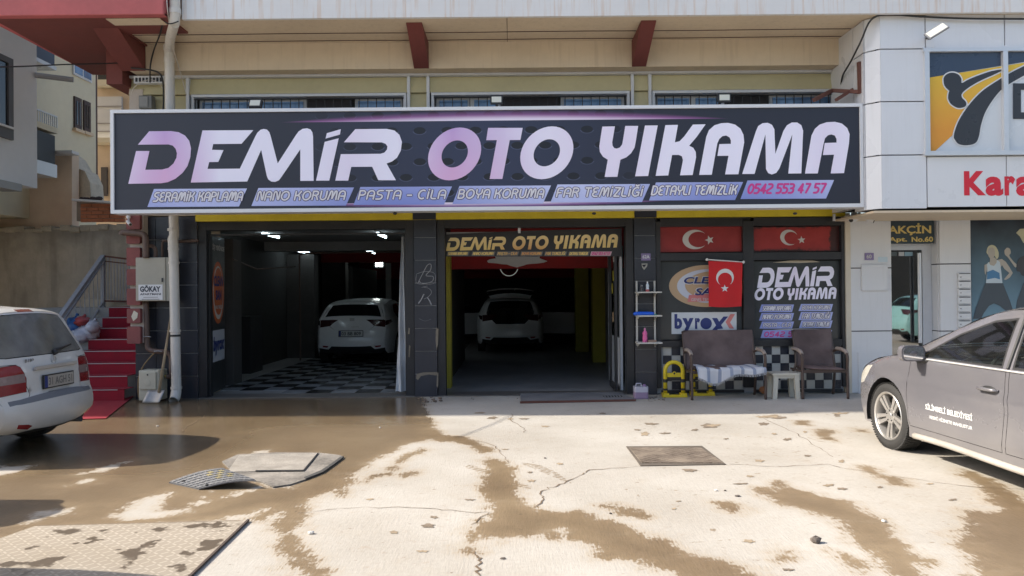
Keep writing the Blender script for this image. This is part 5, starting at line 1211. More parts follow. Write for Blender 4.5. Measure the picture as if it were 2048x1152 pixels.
def build_car(name, label, loc, heading, S, paint, group=None, detail=True, rim=None, open_=False):
    root = thing(name, label, 'car', loc, heading, group); c = Car(S)
    dt = S['out']; c.dirn = -1 if dt[0][0] > dt[-1][0] else 1
    o0, o1 = dt[0], dt[-1]; mats = {'tyre': tyrem, 'rim': rim or rimm, 'dark': darkc, 'gap': gapm}
    RA = S['r'] + .055; zb = S['sill']; out2 = [(p[0], p[1]) for p in c.out]
    def arch(xc, x_in, x_out):        # from rear side to front side over the wheel
        a0 = math.asin(min(.95, (S['r'] - zb) / RA)) if S['r'] > zb else 0; pts_ = []
        for k in range(19):
            a = math.pi + a0 - (math.pi + 2 * a0) * k / 18; pts_.append((xc + RA * math.cos(a), S['r'] + RA * math.sin(a)))
        return pts_
    sil = out2 + [(o1[0] + .05, zb)] + arch(S['rx'], 0, 0) + arch(S['fx'], 0, 0) + [(o0[0] - .05, zb)]
    Gm, Tm = S['glass'], darkc
    side = []
    for p in S['swin']: side.append(('side_window', shrink(p, .018), Gm, 0)); side.append(('window_trim', p, Tm, 0))
    for nm, p in S.get('slight', []): side.append((nm, p, S['lm'][nm], .0))
    for nm, p in S['doors']: side.append((nm, p, paint, .0045))
    for nm, p, m_ in S.get('sextra', []): side.append((nm, p, m_, .003))
    parts = {}
    for sg in (1, -1):
        r = cut(sil, side, S.get('grid', .055), c.side(sg), mats, root, ('side_panel', paint))
        for nm, L in r.items():
            for mb, m_ in L:
                a, b_, d_ = (Vector(mb.v[i]) for i in mb.f[0]); n_ = (b_ - a).cross(d_ - a)
                if n_.y * sg < 0: mb.f = [f[::-1] for f in mb.f]
                if open_ and nm in ('front_door', 'side_window', 'window_trim') and (nm == 'front_door' or np.mean([v_[0] for v_ in mb.v]) > S['bx']):
                    h = Vector((S['hx'], sg * S['w'] * .97, 0)); Mx = Matrix.Translation(h) @ Matrix.Rotation(R(-sg * 66), 4, 'Z') @ Matrix.Translation(-h)
                    # the leaf swings outwards about its front edge
                    mb.v = [tuple(Mx @ Vector(v_)) for v_ in mb.v]
                parts.setdefault(nm, []).append(mb.build(nm, m_, root, smooth=True, local=True))
    # top skin
    A0, A1 = 0, c.arc[-1]; K = S['w']
    topp = []
    for nm, poly, m_, gap in S['top']:
        pp_ = [(c.at_s(k)[1], t * K) for k, t in poly]; topp.append((nm, pp_, m_ if m_ else paint, gap))
    r = cut([(A0, -K), (A1, -K), (A1, K), (A0, K)], topp, S.get('grid', .055) * 1.1, lambda u, y, off=0: c.top(u, y / K, off), mats, root, ('body_skin', paint))
    for nm, L in r.items():
        for mb, m_ in L:
            f0 = mb.f[0]; a, b_, d_ = (Vector(mb.v[i]) for i in f0); n_ = (b_ - a).cross(d_ - a); ctr = Vector(((o0[0] + o1[0]) / 2, 0, .7))
            if n_.dot((a + b_ + d_) / 3 - ctr) < 0: mb.f = [f[::-1] for f in mb.f]
            if open_ and nm in ('tailgate', 'rear_window', 'rear_window_trim'):
                h = Vector((S['hatch'][0], 0, S['hatch'][1])); Mx = Matrix.Translation(h) @ Matrix.Rotation(R(S['hatch'][2]), 4, 'Y') @ Matrix.Translation(-h); mb.v = [tuple(Mx @ Vector(v_)) for v_ in mb.v]
            mb.build(nm, m_, root, smooth=True, local=True)
    # wheels, arches, floor
    for x in (S['fx'], S['rx']):
        for sg in (1, -1):
            wheel(root, x, sg * (S['w'] - .125), sg, S['r'], .205, mats, S.get('spokes', 10))
            lin = MB(); n = 16
            for k in range(n + 1):
                a = -.25 + (math.pi + .5) * k / n
                for (rr, y_) in ((RA, S['w'] * .985 - .012), (RA + .002, S['w'] - .045), (RA - .005, S['w'] - .40)): lin.v.append((x + rr * math.cos(a), sg * y_, S['r'] + rr * math.sin(a)))
            for k in range(n):
                for q_ in (0, 1): lin.f.append((k * 3 + q_, k * 3 + q_ + 1, k * 3 + q_ + 4, k * 3 + q_ + 3))
            lin.f.append(tuple(k * 3 + 2 for k in range(n + 1)))
            lin.build('wheel_arch_liner', darkc, root, local=True)
    MB().box(o1[0] + .15 if c.dirn < 0 else o0[0], S['rx'] - RA, -.62, .62, zb + .0, zb + .03).box(S['rx'] + RA, S['fx'] - RA, -S['w'] + .06, S['w'] - .06, zb - .0, zb + .03).box(S['fx'] + RA, max(o0[0], o1[0]) - .08, -.7, .7, zb, zb + .03).box(S['rx'] - RA, S['fx'] + RA, -.5, .5, zb + .03, zb + .05).build('underbody', darkc, root, local=True)
    # cabin
    cb = MB(); bz = S['belt'] - .08
    cb.box(S['cab'][0], S['cab'][1], -.72, .72, .3, .42); 
    for sx in S['seats']:
        for sy in (-.36, .36):
            cb.rbox(sx - .10, sx + .02, sy - .23, sy + .23, .5, bz + .22, .05, 'x'); cb.rbox(sx - .08, sx - .01, sy - .12, sy + .12, bz + .25, bz + .40, .05, 'x'); cb.rbox(sx, sx + .45, sy - .24, sy + .24, .42, .56, .04, 'x')
    cb.box(S['dash'] - .05, S['dash'] + .35, -.68, .68, .55, bz + .06)
    cb.build('seats_and_dashboard', cabin, root, local=True)
    sw = [(S['dash'] - .18 + .05 * math.sin(t), .36 + .18 * math.cos(t), bz - .02 + .17 * math.sin(t)) for t in [2 * math.pi * k / 20 for k in range(21)]]
    MB().tube(sw, .014, 6).build('steering_wheel', darkc, root, local=True)
    root['w'] = 0; del root['w']
    return root, c
def on_skin(c, k, t, lift=0.0):
    u = c.at_s(k)[1]; return c.top(u, t, lift), c.topn(u, t)
def plate_on(c, root, k, t, w, h, txt, name='number_plate', fade=0, back=-1):
    p, n_ = on_skin(c, k, t, .012); n_ = Vector((n_.x, 0, n_.z * .25)).normalized(); U = Vector((0, back, 0)) ; V = n_.cross(U); V = V if V.z > 0 else -V
    dusty = fade
    pm = flat('plate_white', (.62, .62, .60), .4) if not dusty else mat('dusty_plate', (.34, .31, .27), .8, .2, bmp=0, coord='World')
    o = MB().obox(p, U * (w / 2 + .012), V * (h / 2 + .012), n_ * .008).build(name, darkc, root, local=True)
    MB().obox(p + n_ * .009, U * w / 2, V * h / 2, n_ * .002).build('plate_face', pm, o, local=True)
    MB().obox(p + n_ * .0115 + U * (-w / 2 + .022), U * .022, V * h / 2, n_ * .001).build('blue_band', navy, o, local=True)
    pts_, F = text_mesh(txt, w * .82, h * .68, 0, .02); O_ = p + n_ * .014 - U * (w / 2 - .055) - V * (h * .34)
    mb = MB(); mb.add([O_ + U * a + V * b_ for a, b_ in pts_], F)
    if U.cross(V).dot(n_) < 0: mb.f = [f[::-1] for f in mb.f]
    mb.build('lettering', flat('plate_ink', (.03, .03, .035)) if not dusty else mat('dusty_ink', (.16, .145, .13), .9, .1, bmp=0), o, local=True)
    return o
car_glass = glass('car_glass', (.80, .90, .83), .03, .02, .03); car_glass_dk = glass('tinted_car_glass', (.06, .07, .07), .03, .25, .0); dusty_glass = glass('dusty_car_glass', (.22, .24, .23), .12, .2, .75)
redl = mat('tail_light_red', (.22, .018, .02), .2, .35, .12, (.2, .15, .13), bmp=0, coat=.5, coord='Object'); clearl = mat('lamp_clear', (.45, .43, .38), .15, .1, bmp=0, coat=.6, coord='Object'); darkl = mat('smoked_tail_light', (.05, .012, .014), .15, .1, bmp=0, coat=.5)
greyl = mat('tail_light_grey_band', (.24, .17, .16), .25, .3, bmp=0, coat=.4, coord='Object')
# --- grey saloon on the right
SED = dict(out=[(2.06,.20,.20),(2.13,.40,.22),(2.12,.60,.20),(2.02,.74,.14),(1.62,.875,.06),(1.12,.975,.05),(.72,1.15,.09),(.28,1.345,.08),(-.05,1.41,.055),(-.5,1.43,.045),(-.95,1.38,.06),(-1.35,1.22,.07),(-1.72,1.06,.05),(-2.1,1.0,.05),(-2.2,.86,.10),(-2.24,.6,.13),(-2.22,.38,.13),(-2.12,.20,.10)],
    w=.905, belt=.93, roof=1.43, tumble=.27, sill=.19, r=.325, fx=1.38, rx=-1.30, glass=car_glass, lm={'headlight': clearl, 'tail_light': redl},
    swin=[[(.86,.955),(.80,1.00),(.45,1.19),(.12,1.315),(-.12,1.345),(-.20,.955)], [(-.30,.955),(-.22,1.35),(-.55,1.36),(-.95,1.26),(-1.22,1.06),(-1.28,.965)]],
    slight=[('headlight', [(2.09,.56),(2.06,.69),(1.86,.78),(1.70,.80),(1.80,.70),(1.92,.60)]), ('tail_light', [(-2.24,.72),(-2.21,.92),(-1.95,.95),(-1.9,.8)])],
    doors=[('front_door', [(.98,.30),(1.02,.60),(.98,.90),(.90,.945),(-.245,.945),(-.26,.60),(-.22,.30)]), ('rear_door', [(-.255,.30),(-.295,.60),(-.28,.945),(-1.30,.955),(-1.36,.80),(-1.0,.60),(-.93,.30)])],
    sextra=[('front_bumper', [(1.74,.1),(1.80,.58),(2.3,.585),(2.3,.1)], None)],
    top=[('headlight', [(2.1,-.98),(3.3,-.98),(3.2,-.62),(2.5,-.58)], clearl, .003), ('headlight', [(2.1,.98),(3.3,.98),(3.2,.62),(2.5,.58)], clearl, .003), ('grille', [(1.2,-.5),(2.0,-.55),(2.0,.55),(1.2,.5)], darkc, .003),
         ('windscreen', [(5.2,-.93),(7.65,-.88),(7.65,.88),(5.2,.93)], car_glass, .006), ('bonnet', [(2.7,-.86),(5.05,-.92),(5.05,.92),(2.7,.86)], None, .005), ('rear_window', [(10.1,-.85),(11.8,-.88),(11.8,.88),(10.1,.85)], car_glass, .006),
         ('boot_lid', [(11.95,-.8),(14.6,-.75),(14.6,.75),(11.95,.8)], None, .005)],
    cab=(-1.5, 1.0), seats=(-.25, -1.05), dash=.55, spokes=10, grid=.05)
gp = carpaint('dusty_grey_metallic', (.165, .16, .175), .42, .3, (.34, .32, .295), .2)
for e_ in SED['sextra']: pass
SED['sextra'] = [('front_bumper', [(1.74,.1),(1.80,.58),(2.3,.585),(2.3,.1)], gp)]
a = R(93.5)
fwd = Vector((math.cos(a), math.sin(a), 0)); lft = Vector((-math.sin(a), math.cos(a), 0))
wc = G(1782, 897); wheel_c = Vector((wc.x, wc.y, 0))       # outer foot of the left front wheel
org = wheel_c - fwd * SED['fx'] - lft * (SED['w'] - .06)
grey, gc = build_car('grey_saloon_car', 'dusty grey saloon car with white door lettering parked nose in on the right', org, a, SED, gp)
fm = gc.side(1)
def on_side(x, z, lift=.004): 
    p = fm(x, z); n_ = (fm(x + .01, z) - p).cross(fm(x, z + .01) - p).normalized(); n_ = n_ if n_.y > 0 else -n_; return p + n_ * lift
def side_text(txt, x0_, z0_, w, h, m_, sl=.04):
    pts_, F = text_mesh(txt, w, h, 0, .02); mb = MB(); mb.add([on_side(x0_ - u_, z0_ + v_ - u_ * sl, .003) for u_, v_ in pts_], [f[::-1] for f in F]); a_, b_, c_ = (Vector(mb.v[i]) for i in mb.f[0])
    if (b_ - a_).cross(c_ - a_).y < 0: mb.f = [f[::-1] for f in mb.f]
    mb.build('door_lettering', flat('white_door_letters', (.72, .72, .70), .5), grey, local=True)
side_text('SİLİMBELİ BELEDİYESİ', .72, .495, .62, .062, None, -.0); side_text('RESMİ HİZMETE MAHSUSTUR', .66, .42, .56, .038, None, -.0)
hd = MB(); hd.tube([on_side(.02, .775, .005), on_side(-.0, .775, .035), on_side(-.16, .775, .035), on_side(-.19, .775, .005)], [.012, .015, .014, .010], 8); hd.build('door_handle', gp, grey, smooth=True, local=True)
MB().ell(on_side(-.08, .775, .0), .085, .012, .03, 14, 8).build('handle_recess', darkc, grey, smooth=True, local=True)
hd = MB(); hd.tube([on_side(-1.0, .80, .005), on_side(-1.02, .80, .035), on_side(-1.18, .80, .035), on_side(-1.20, .80, .005)], [.012, .015, .014, .010], 8); hd.build('door_handle', gp, grey, smooth=True, local=True)
q = fm(.80, 1.0)
mir = MB(); mc_ = q + Vector((.0, .15, .0)); mir.rbox(mc_.x - .045, mc_.x + .02, mc_.y - .115, mc_.y + .105, mc_.z - .075, mc_.z + .065, .045, 'x', 6); mir.ell((mc_.x + .02, mc_.y - .005, mc_.z - .005), .075, .108, .068, 18, 12); mo = mir.build('wing_mirror', gp, grey, smooth='auto', local=True, bevel=.008)
MB().rbox(mc_.x - .050, mc_.x - .0455, mc_.y - .10, mc_.y + .09, mc_.z - .062, mc_.z + .052, .038, 'x', 6).build('mirror_glass', mat('mirror_silver', (.75, .75, .78), .05, .02, bmp=0, metal=.9), mo, local=True)
MB().tube([q + Vector((.0, -.02, -.08)), q + Vector((.01, .08, -.07))], [.03, .022], 8).ell(q + Vector((0, .02, -.07)), .09, .04, .035, 12, 8).build('mirror_foot', darkc, mo, smooth=True, local=True)
MB().tube([on_side(x_, .94, .006) for x_ in [.9 - 2.15 * k / 24 for k in range(25)]], .008, 6).build('belt_line', flat('belt_line_grey', (.45, .44, .43), .3), grey, smooth=True, local=True)  # thin pale line along the base of the side windows
MB().tube([on_side(x_, .215 + .01 * math.sin(x_ * 3), .012) for x_ in [.92 - 1.75 * k / 20 for k in range(21)]], .028, 8).build('sill_trim', mat('dusty_sill', (.36, .33, .29), .7, .2, bmp=.1), grey, smooth=True, local=True)

MB().tube([on_side(-.26 + .0, .955, .003), on_side(-.235, 1.16, .003), on_side(-.19, 1.35, .003)], .016, 6).build('pillar_trim', darkc, grey, local=True)
# --- white people carrier on the left, its tail towards the entrance
MPV = dict(out=[(1.95,.22,.15),(2.02,.45,.17),(1.96,.7,.14),(1.80,.84,.1),(1.35,.98,.06),(1.0,1.08,.06),(.6,1.28,.09),(.2,1.42,.07),(-.3,1.475,.05),(-1.0,1.465,.05),(-1.55,1.425,.05),(-1.80,1.385,.06),(-1.90,1.20,.08),(-2.01,.97,.09),(-2.06,.82,.10),(-2.08,.60,.11),(-2.12,.52,.13),(-2.12,.37,.13),(-2.02,.29,.08)],
    w=.888, belt=.96, roof=1.47, tumble=.21, sill=.22, r=.315, fx=1.32, rx=-1.38, glass=car_glass_dk, lm={'tail_light': redl, 'headlight': clearl, 'light_band': greyl},
    swin=[[(.95,1.0),(.5,1.27),(.1,1.375),(-.15,1.385),(-.2,1.0)], [(-.27,1.0),(-.23,1.39),(-.9,1.375),(-1.0,1.0)], [(-1.08,1.0),(-1.0,1.37),(-1.5,1.33),(-1.75,1.06)]],
    slight=[('light_band', [(-2.4,.795),(-2.4,.845),(-1.86,.845),(-1.86,.795)]), ('tail_light', [(-2.4,.70),(-2.4,.925),(-1.90,.935),(-1.80,.86),(-1.86,.73)])],
    doors=[('front_door', [(.98,.33),(1.02,.62),(.98,.985),(-.235,.985),(-.24,.33)]), ('rear_door', [(-.27,.33),(-.27,.985),(-1.10,.985),(-1.12,.75),(-.95,.55),(-.9,.33)])],
    sextra=[],
    top=[('windscreen', [(5.2,-.93),(7.65,-.88),(7.65,.88),(5.2,.93)], car_glass, .006), ('bonnet', [(2.7,-.86),(5.05,-.92),(5.05,.92),(2.7,.86)], None, .005), ('headlight', [(2.1,-.98),(3.3,-.98),(3.2,-.62),(2.5,-.58)], clearl, .003), ('headlight', [(2.1,.98),(3.3,.98),(3.2,.62),(2.5,.58)], clearl, .003),
         ('brake_light', [(10.86,-.2),(11.06,-.2),(11.06,.2),(10.86,.2)], redl, 0),
         ('rear_window', [(11.15,-.86),(11.12,.86),(12.9,.93),(13.0,.8),(13.08,.4),(13.10,0),(13.08,-.4),(13.0,-.8),(12.9,-.93)], dusty_glass, .010),
         ('light_band', [(14.0,.60),(14.35,.60),(14.35,1.0),(14.0,1.0)], greyl, 0), ('light_band', [(14.0,-.60),(14.35,-.60),(14.35,-1.0),(14.0,-1.0)], greyl, 0),
         ('tail_light', [(13.35,.99),(13.42,.70),(13.6,.64),(14.2,.58),(14.75,.60),(14.8,.99)], redl, .003), ('tail_light', [(13.35,-.99),(13.42,-.70),(13.6,-.64),(14.2,-.58),(14.75,-.60),(14.8,-.99)], redl, .003),
         ('bumper_step', [(15.45,-.66),(15.2,-.90),(15.85,-.92),(15.92,-.6),(15.92,.6),(15.85,.92),(15.2,.90),(15.45,.66)], flat('grey_step', (.16, .165, .18), .5), 0),
         ('reflector', [(17.0,.60),(16.95,.82),(17.18,.80),(17.25,.62)], redl, 0), ('reflector', [(17.0,-.60),(16.95,-.82),(17.18,-.80),(17.25,-.62)], redl, 0),
         ('diffuser', [(17.35,-.62),(17.2,-.5),(17.2,.5),(17.35,.62),(18.2,.8),(18.2,-.8)], darkc, 0),
         ('tailgate', [(11.0,-.93),(13.3,-.97),(13.45,-.69),(14.9,-.56),(15.4,-.60),(15.48,0),(15.4,.60),(14.9,.56),(13.45,.69),(13.3,.97),(11.0,.93)], None, .006)],
    cab=(-1.7, 1.0), seats=(-.2, -1.0), dash=.6, spokes=10)
wp = carpaint('dusty_white_paint', (.62, .60, .57), .85, 0, (.34, .30, .25), .3)
a = R(180 - 1.5)
fwd = Vector((math.cos(a), math.sin(a), 0)); lft = Vector((-math.sin(a), math.cos(a), 0))
org = Vector((-6.86, 7.68, 0))
mpv, mc = build_car('white_family_car', 'dirty white family car seen from its tail beside the red stairs', org, a, MPV, wp)
plate_on(mc, mpv, 14.45, 0, .46, .115, '31 AGH 51', fade=1)
p, n_ = on_skin(mc, 13.85, 0, .014); MB().obox(p, (0, .33, 0), n_ * .012, Vector((.0, 0, .018))).build('handle_strip', mat('dusty_strip', (.42, .38, .34), .6), mpv, local=True, bevel=.004)
p, n_ = on_skin(mc, 13.5, 0, .008)
mb = MB(); mb.tube([p + Vector((0, .038 * math.cos(t), .038 * math.sin(t))) for t in [2 * math.pi * k / 20 for k in range(21)]], .005, 5)
for t in (90, 210, 330): mb.bar(p, p + Vector((0, .036 * math.cos(R(t)), .036 * math.sin(R(t)))), .006)
mb.build('badge', flat('dull_badge', (.45, .43, .41), .4), mpv, local=True)
p, n_ = on_skin(mc, 13.38, .56, .006); pts_, F = text_mesh('B180', .13, .032, 0, .02); mb = MB(); mb.add([p + Vector((-.004, -u_, v_)) for u_, v_ in pts_], F); mb.build('model_lettering', flat('grey_badge_ink', (.14, .13, .12)), mpv, local=True)
p0, n_ = on_skin(mc, 13.0, -.05, .03); p1, _ = on_skin(mc, 12.75, -.55, .03); MB().tube([p0 + Vector((-.02, 0, -.03)), p0, p0.lerp(p1, .5), p1], [.03, .022, .012, .008], 8).build('wiper', darkc, mpv, smooth=True, local=True)
MB().tube([(-1.3, 0, 1.50), (-1.55, 0, 1.74)], [.007, .003], 6).ell((-1.27, 0, 1.505), .05, .03, .025).build('aerial', darkc, mpv, local=True)
ex = MB(); ex.tube([(-1.9, -.42, .25), (-2.15, -.44, .245)], .028, 12, cap=False).tube([(-1.9, -.42, .25), (-2.12, -.44, .245)], .022, 12); ex.build('exhaust_pipe', steel, mpv, smooth=True, local=True)
# --- white hatchbacks in the garage
HAT = dict(out=[(1.95,.22,.15),(2.02,.45,.17),(1.96,.66,.14),(1.80,.80,.1),(1.35,.93,.06),(1.0,1.0,.06),(.6,1.2,.09),(.2,1.36,.07),(-.3,1.415,.05),(-1.0,1.395,.05),(-1.50,1.345,.05),(-1.72,1.31,.05),(-1.90,1.14,.07),(-2.02,1.01,.08),(-2.08,.88,.09),(-2.10,.72,.12),(-2.16,.60,.12),(-2.16,.42,.12),(-2.08,.30,.10)],
    w=.905, belt=.97, roof=1.42, tumble=.25, sill=.24, r=.325, fx=1.32, rx=-1.28, glass=car_glass_dk, lm={'tail_light': darkl, 'headlight': clearl},
    swin=[[(.95,.99),(.5,1.22),(.1,1.32),(-.15,1.335),(-.2,.99)], [(-.27,.99),(-.23,1.335),(-.9,1.315),(-1.3,1.15),(-1.2,1.0)]],
    slight=[('tail_light', [(-2.4,.80),(-2.4,.945),(-1.8,.99),(-1.75,.93)])],
    doors=[('front_door', [(.98,.33),(1.02,.62),(.98,.975),(-.235,.975),(-.24,.33)]), ('rear_door', [(-.27,.33),(-.27,.975),(-1.20,.975),(-1.12,.75),(-.95,.55),(-.9,.33)])], sextra=[],
    top=[('windscreen', [(5.2,-.93),(7.65,-.88),(7.65,.88),(5.2,.93)], car_glass, .006), ('bonnet', [(2.7,-.86),(5.05,-.92),(5.05,.92),(2.7,.86)], None, .005),
         ('rear_window', [(11.15,-.80),(11.15,.80),(12.75,.88),(12.85,0),(12.75,-.88)], flat('black_rear_glass', (.01, .01, .012), .08), .006),
         ('tail_light', [(13.2,.99),(13.4,.42),(13.75,.55),(14.2,.66),(14.35,.99)], darkl, 0), ('tail_light', [(13.2,-.99),(13.4,-.42),(13.75,-.55),(14.2,-.66),(14.35,-.99)], darkl, 0),
         ('reflector', [(16.9,.70),(16.9,.90),(17.1,.88),(17.1,.74)], redl, 0), ('reflector', [(16.9,-.70),(16.9,-.90),(17.1,-.88),(17.1,-.74)], redl, 0),
         ('diffuser', [(17.3,-1),(17.3,-.7),(16.9,-.6),(16.9,.6),(17.3,.7),(17.3,1),(18,1),(18,-1)], darkc, 0), ('tailgate', [(11.0,-.9),(13.1,-.96),(14.3,-.66),(14.9,-.50),(14.95,0),(14.9,.50),(14.3,.66),(13.1,.96),(11.0,.9)], None, .006)],
    cab=(-1.7, 1.0), seats=(-.2, -1.0), dash=.6, spokes=8, grid=.08)
wp2 = carpaint('clean_white_paint', (.80, .80, .80), .08, 0, (.3, .28, .25), .25)
q = P(704, 690, 16.4)
leon, lc = build_car('white_hatchback', 'white hatchback with plate 03 BB 809 on the chequered garage floor', (q.x, 16.4 + 2.16, .012), R(90), HAT, wp2)
plate_on(lc, leon, 15.75, 0, .52, .115, '03 BB 809')
p, n_ = on_skin(lc, 13.45, 0, .008); MB().obox(p, (0, .05, 0), (.004, 0, 0), (0, 0, .04)).build('badge', flat('chrome_badge', (.5, .5, .5), .2), leon, local=True); p, n_ = on_skin(lc, 14.4, 0, .006)
pts_, F = text_mesh('LEON', .16, .03, 0, .02); mb = MB(); mb.add([p + Vector((-.004, -u_ - .0, v_)) for u_, v_ in pts_], F); mb.build('model_lettering', flat('chrome_ink', (.5, .5, .5), .3), leon, local=True)
HB = dict(HAT); HB['hx'] = .98; HB['bx'] = -.21; HB['hatch'] = (-1.66, 1.34, 72)
HB['top'] = [t for t in HAT['top'] if t[0] != 'tailgate'] + [('tailgate', [(11.0,-.84),(13.0,-.86),(14.3,-.62),(14.9,-.50),(14.95,0),(14.9,.50),(14.3,.62),(13.0,.86),(11.0,.84)], None, .006)]
HB['top'] = [(n_, p_, m_, g_) if n_ != 'rear_window' else (n_, p_, car_glass_dk, g_) for n_, p_, m_, g_ in HB['top']]
q = P(1021, 690, 19.2)
hat2, hc = build_car('open_white_hatchback', 'white hatchback with boot and both front doors wide open in the right bay', (q.x, 19.2 + 2.1, .012), R(90), HB, wp2, open_=True)
# --- unseen cars: one mirrored in the door, a van added to cast shadow
teal = carpaint('pale_teal_paint', (.30, .58, .58), .1, 0, (.3, .28, .25), .25)
tc, _c = build_car('pale_teal_hatchback', 'pale teal small hatchback mirrored in the glass of the apartment door', (13.55, 1.0, 0), R(2), HAT, teal)
VAN = dict(MPV); VAN['out'] = [(x, z * (1.0 if z < .9 else 1.28), c_) for x, z, c_ in MPV['out']]; VAN['roof'] = 1.9; VAN['belt'] = 1.2; VAN['grid'] = .12
van, _c = build_car('added_shadow_van', 'unseen white van added outside the left edge to cast a shadow across the steel plate', (-5.62, 3.45, 0), R(180), VAN, wp)  # stand-in for the unknown caster of the lower-left shadow
# ------------------------------------------------------------------ things on and in front of the facade
random.seed(11)
def PV(px, py, Y): return P(px, py, Y)
# drain pipe on the left corner: upper run, elbows, lower run
dp = thing('drain_pipe', 'fat pale drain pipe with elbows running down the left corner of the facade', 'drain pipe', (fx(355, 11.1), 11.1, 0))
r_ = .068
up = [P(349, -60, 9.80), P(350, 28, 9.80), P(349, 46, 9.85), P(341, 74, 10.35), P(338, 98, 10.80), P(339, 125, 10.82), P(341, 300, 10.82)]
MB().tube(up[:3], r_ * .98, 16).build('pipe_section', pipe_w, dp, smooth='auto'); MB().tube(up[2:5], r_ * .95, 16).build('pipe_elbow', pipe_w, dp, smooth='auto'); MB().tube(up[4:], r_, 16).build('pipe_section', pipe_w, dp, smooth='auto')
for q, t in ((up[1], up[0]), (up[4] + Vector((0, 0, -.02)), up[4] + Vector((0, 0, .1))), (up[5], up[4])): MB().tube([q, q + (t - q).normalized() * .07], r_ + .009, 16).build('pipe_collar', pipe_w, dp, smooth='auto')
lo = [P(347, 432, 11.1), P(348, 458, 11.1), P(346, 478, 11.08), P(347, 505, 11.08), P(353, 788, 11.08)]
MB().tube([lo[0], lo[1]], r_, 16).build('pipe_section', pipe_w, dp, smooth='auto'); MB().tube([lo[1], lo[1] + Vector((.015, -.03, -.09)), lo[2], lo[3]], [r_, r_ * 1.02, r_ * 1.08, r_ * 1.06], 16).build('pipe_elbow', pipe_w, dp, smooth='auto'); MB().tube([lo[3], Vector((lo[4].x, 11.08, .16))], r_ * 1.02, 16).build('pipe_section', pipe_w, dp, smooth='auto')
MB().tube([Vector((lo[4].x, 11.08, .16)), Vector((lo[4].x, 11.04, .06)), Vector((lo[4].x, 10.98, .02))], [r_ * 1.06, r_ * 1.06, r_], 16, cap=False).build('pipe_shoe', pipe_w, dp, smooth='auto')
for py in (462, 500, 528, 664, 778): q = P(347 + (py - 500) * .02, py, 11.08); MB().tube([q, q + Vector((0, 0, .035))], r_ + .011, 16).build('pipe_collar', pipe_w, dp, smooth='auto')
q = P(350, 673, 11.08); MB().tube([q, q + Vector((0, 0, .03))], r_ + .008, 16).build('pipe_clamp', blk, dp)
q = P(344, 68, 10.2)
for py, Y in ((45, 9.85), (70, 10.35)): q = P(346, py, Y); MB().tube([q + Vector((-.09 + .18 * k / 8, -.05 * math.sin(math.pi * k / 8) - .04, -.05 * math.sin(math.pi * k / 8))) for k in range(9)], .008, 6).build('pipe_clamp', blk, dp)
# electric cabinet with name card
YE = 11.02
ec = thing('electric_cabinet', 'grey-beige metal electric cabinet with the GÖKAY APARTMANI card', 'cabinet', (fx(305, YE), YE, 1.4))
cab_m = mat('beige_grey_enamel', (.36, .34, .28), .5, .1, .12, (.30, .17, .09), .05, scale=2)
xa, zb_ = XZ(271, 515, YE); xb, za = XZ(331, 602, YE)
MB().box(xa, xb + .06, YE + .012, YF - .02, za, zb_).build('housing', cab_m, ec, bevel=.006)
MB().box(xa + .004, xb, YE - .006, YE + .010, za + .006, zb_ - .006).build('door', cab_m, ec, bevel=.004)
q = P(325, 560, YE - .008); MB().box(q.x - .010, q.x + .010, q.y - .01, q.y, q.z - .03, q.z + .03).build('latch', blk, ec)
a_, z_ = XZ(277, 600, YE - .008); c_, y_ = XZ(325, 569, YE - .008); ca_ = MB().box(a_, c_, YE - .010, YE - .0065, z_, y_).build('name_card', flat('white_card', (.66, .66, .68)), ec)
for tx, px0, px1, py0, py1, off in (('GÖKAY', 280, 321, 570, 584, .045), ('APARTMANI', 280, 322, 586, 590.5, .03), ('YÖNETİCİ  KAT 2  NO 4', 287, 316, 593, 595, .01), ('ADRES  MAH  CAD  NO', 284, 319, 597, 599, .01)):
    if py0 < 592 :
        A = XZ(px0, py1, YE - .010); B = XZ(px1, py0, YE - .010); text(tx, (A[0], YE - .010, A[1]), UX, UZ, NY, B[0] - A[0], B[1] - A[1], flat('card_ink', (.03, .035, .05)), ca_, 0, off, lift=.001)
    else: A = XZ(px0, py1, YE - .010); B = XZ(px1, py0, YE - .010); MB().box(A[0], B[0], YE - .0115, YE - .0102, A[1], A[1] + .006).build('small_print', flat('card_ink', (.03, .035, .05)), ca_)
# gas pipes
gpz = thing('gas_pipe', 'brown gas pipe bending round the cabinet and down to the meter box', 'pipe', (fx(300, 11.15), 11.15, 1))
def pipe(name, pxs, Y, r, m_, parent, n=8):
    pts_ = catmull([tuple(P(x, y, Y)) for x, y in pxs], 5); return MB().tube(pts_, r, n).build(name, m_, parent, smooth=True)
pipe('pipe_run', [(243, 470), (246, 465), (262, 466), (283, 468), (291, 475), (292, 500), (292, 516)], 11.0, .045, pipe_b, gpz); pipe('pipe_branch', [(293, 492), (306, 493), (311, 500), (311, 516)], 11.1, .028, pipe_b, gpz)
pipe('pipe_run', [(292, 604), (294, 650), (295, 690), (301, 700), (316, 703), (332, 704), (342, 712), (343, 735), (342, 752), (334, 753)], 11.16, .040, pipe_b, gpz); pipe('pipe_branch', [(325, 515), (325, 485), (332, 482), (344, 483)], 11.2, .018, pipe_b, gpz); pipe('pipe_branch', [(356, 483), (393, 481), (395, 481)], 11.2, .024, pipe_b, gpz)
for x, y in ((294, 674), (316, 703)): pipe('pipe_clip', [(x - 8, y), (x, y - 1), (x + 8, y)], 11.11, .008, steel, gpz, 5)
mb = MB(); q = P(330, 752, 11.16); mb.tube([q, q + Vector((.08, 0, 0))], .022, 8); mb.build('valve', mat('brass', (.45, .35, .12), .4, metal=.6, bmp=0), gpz)
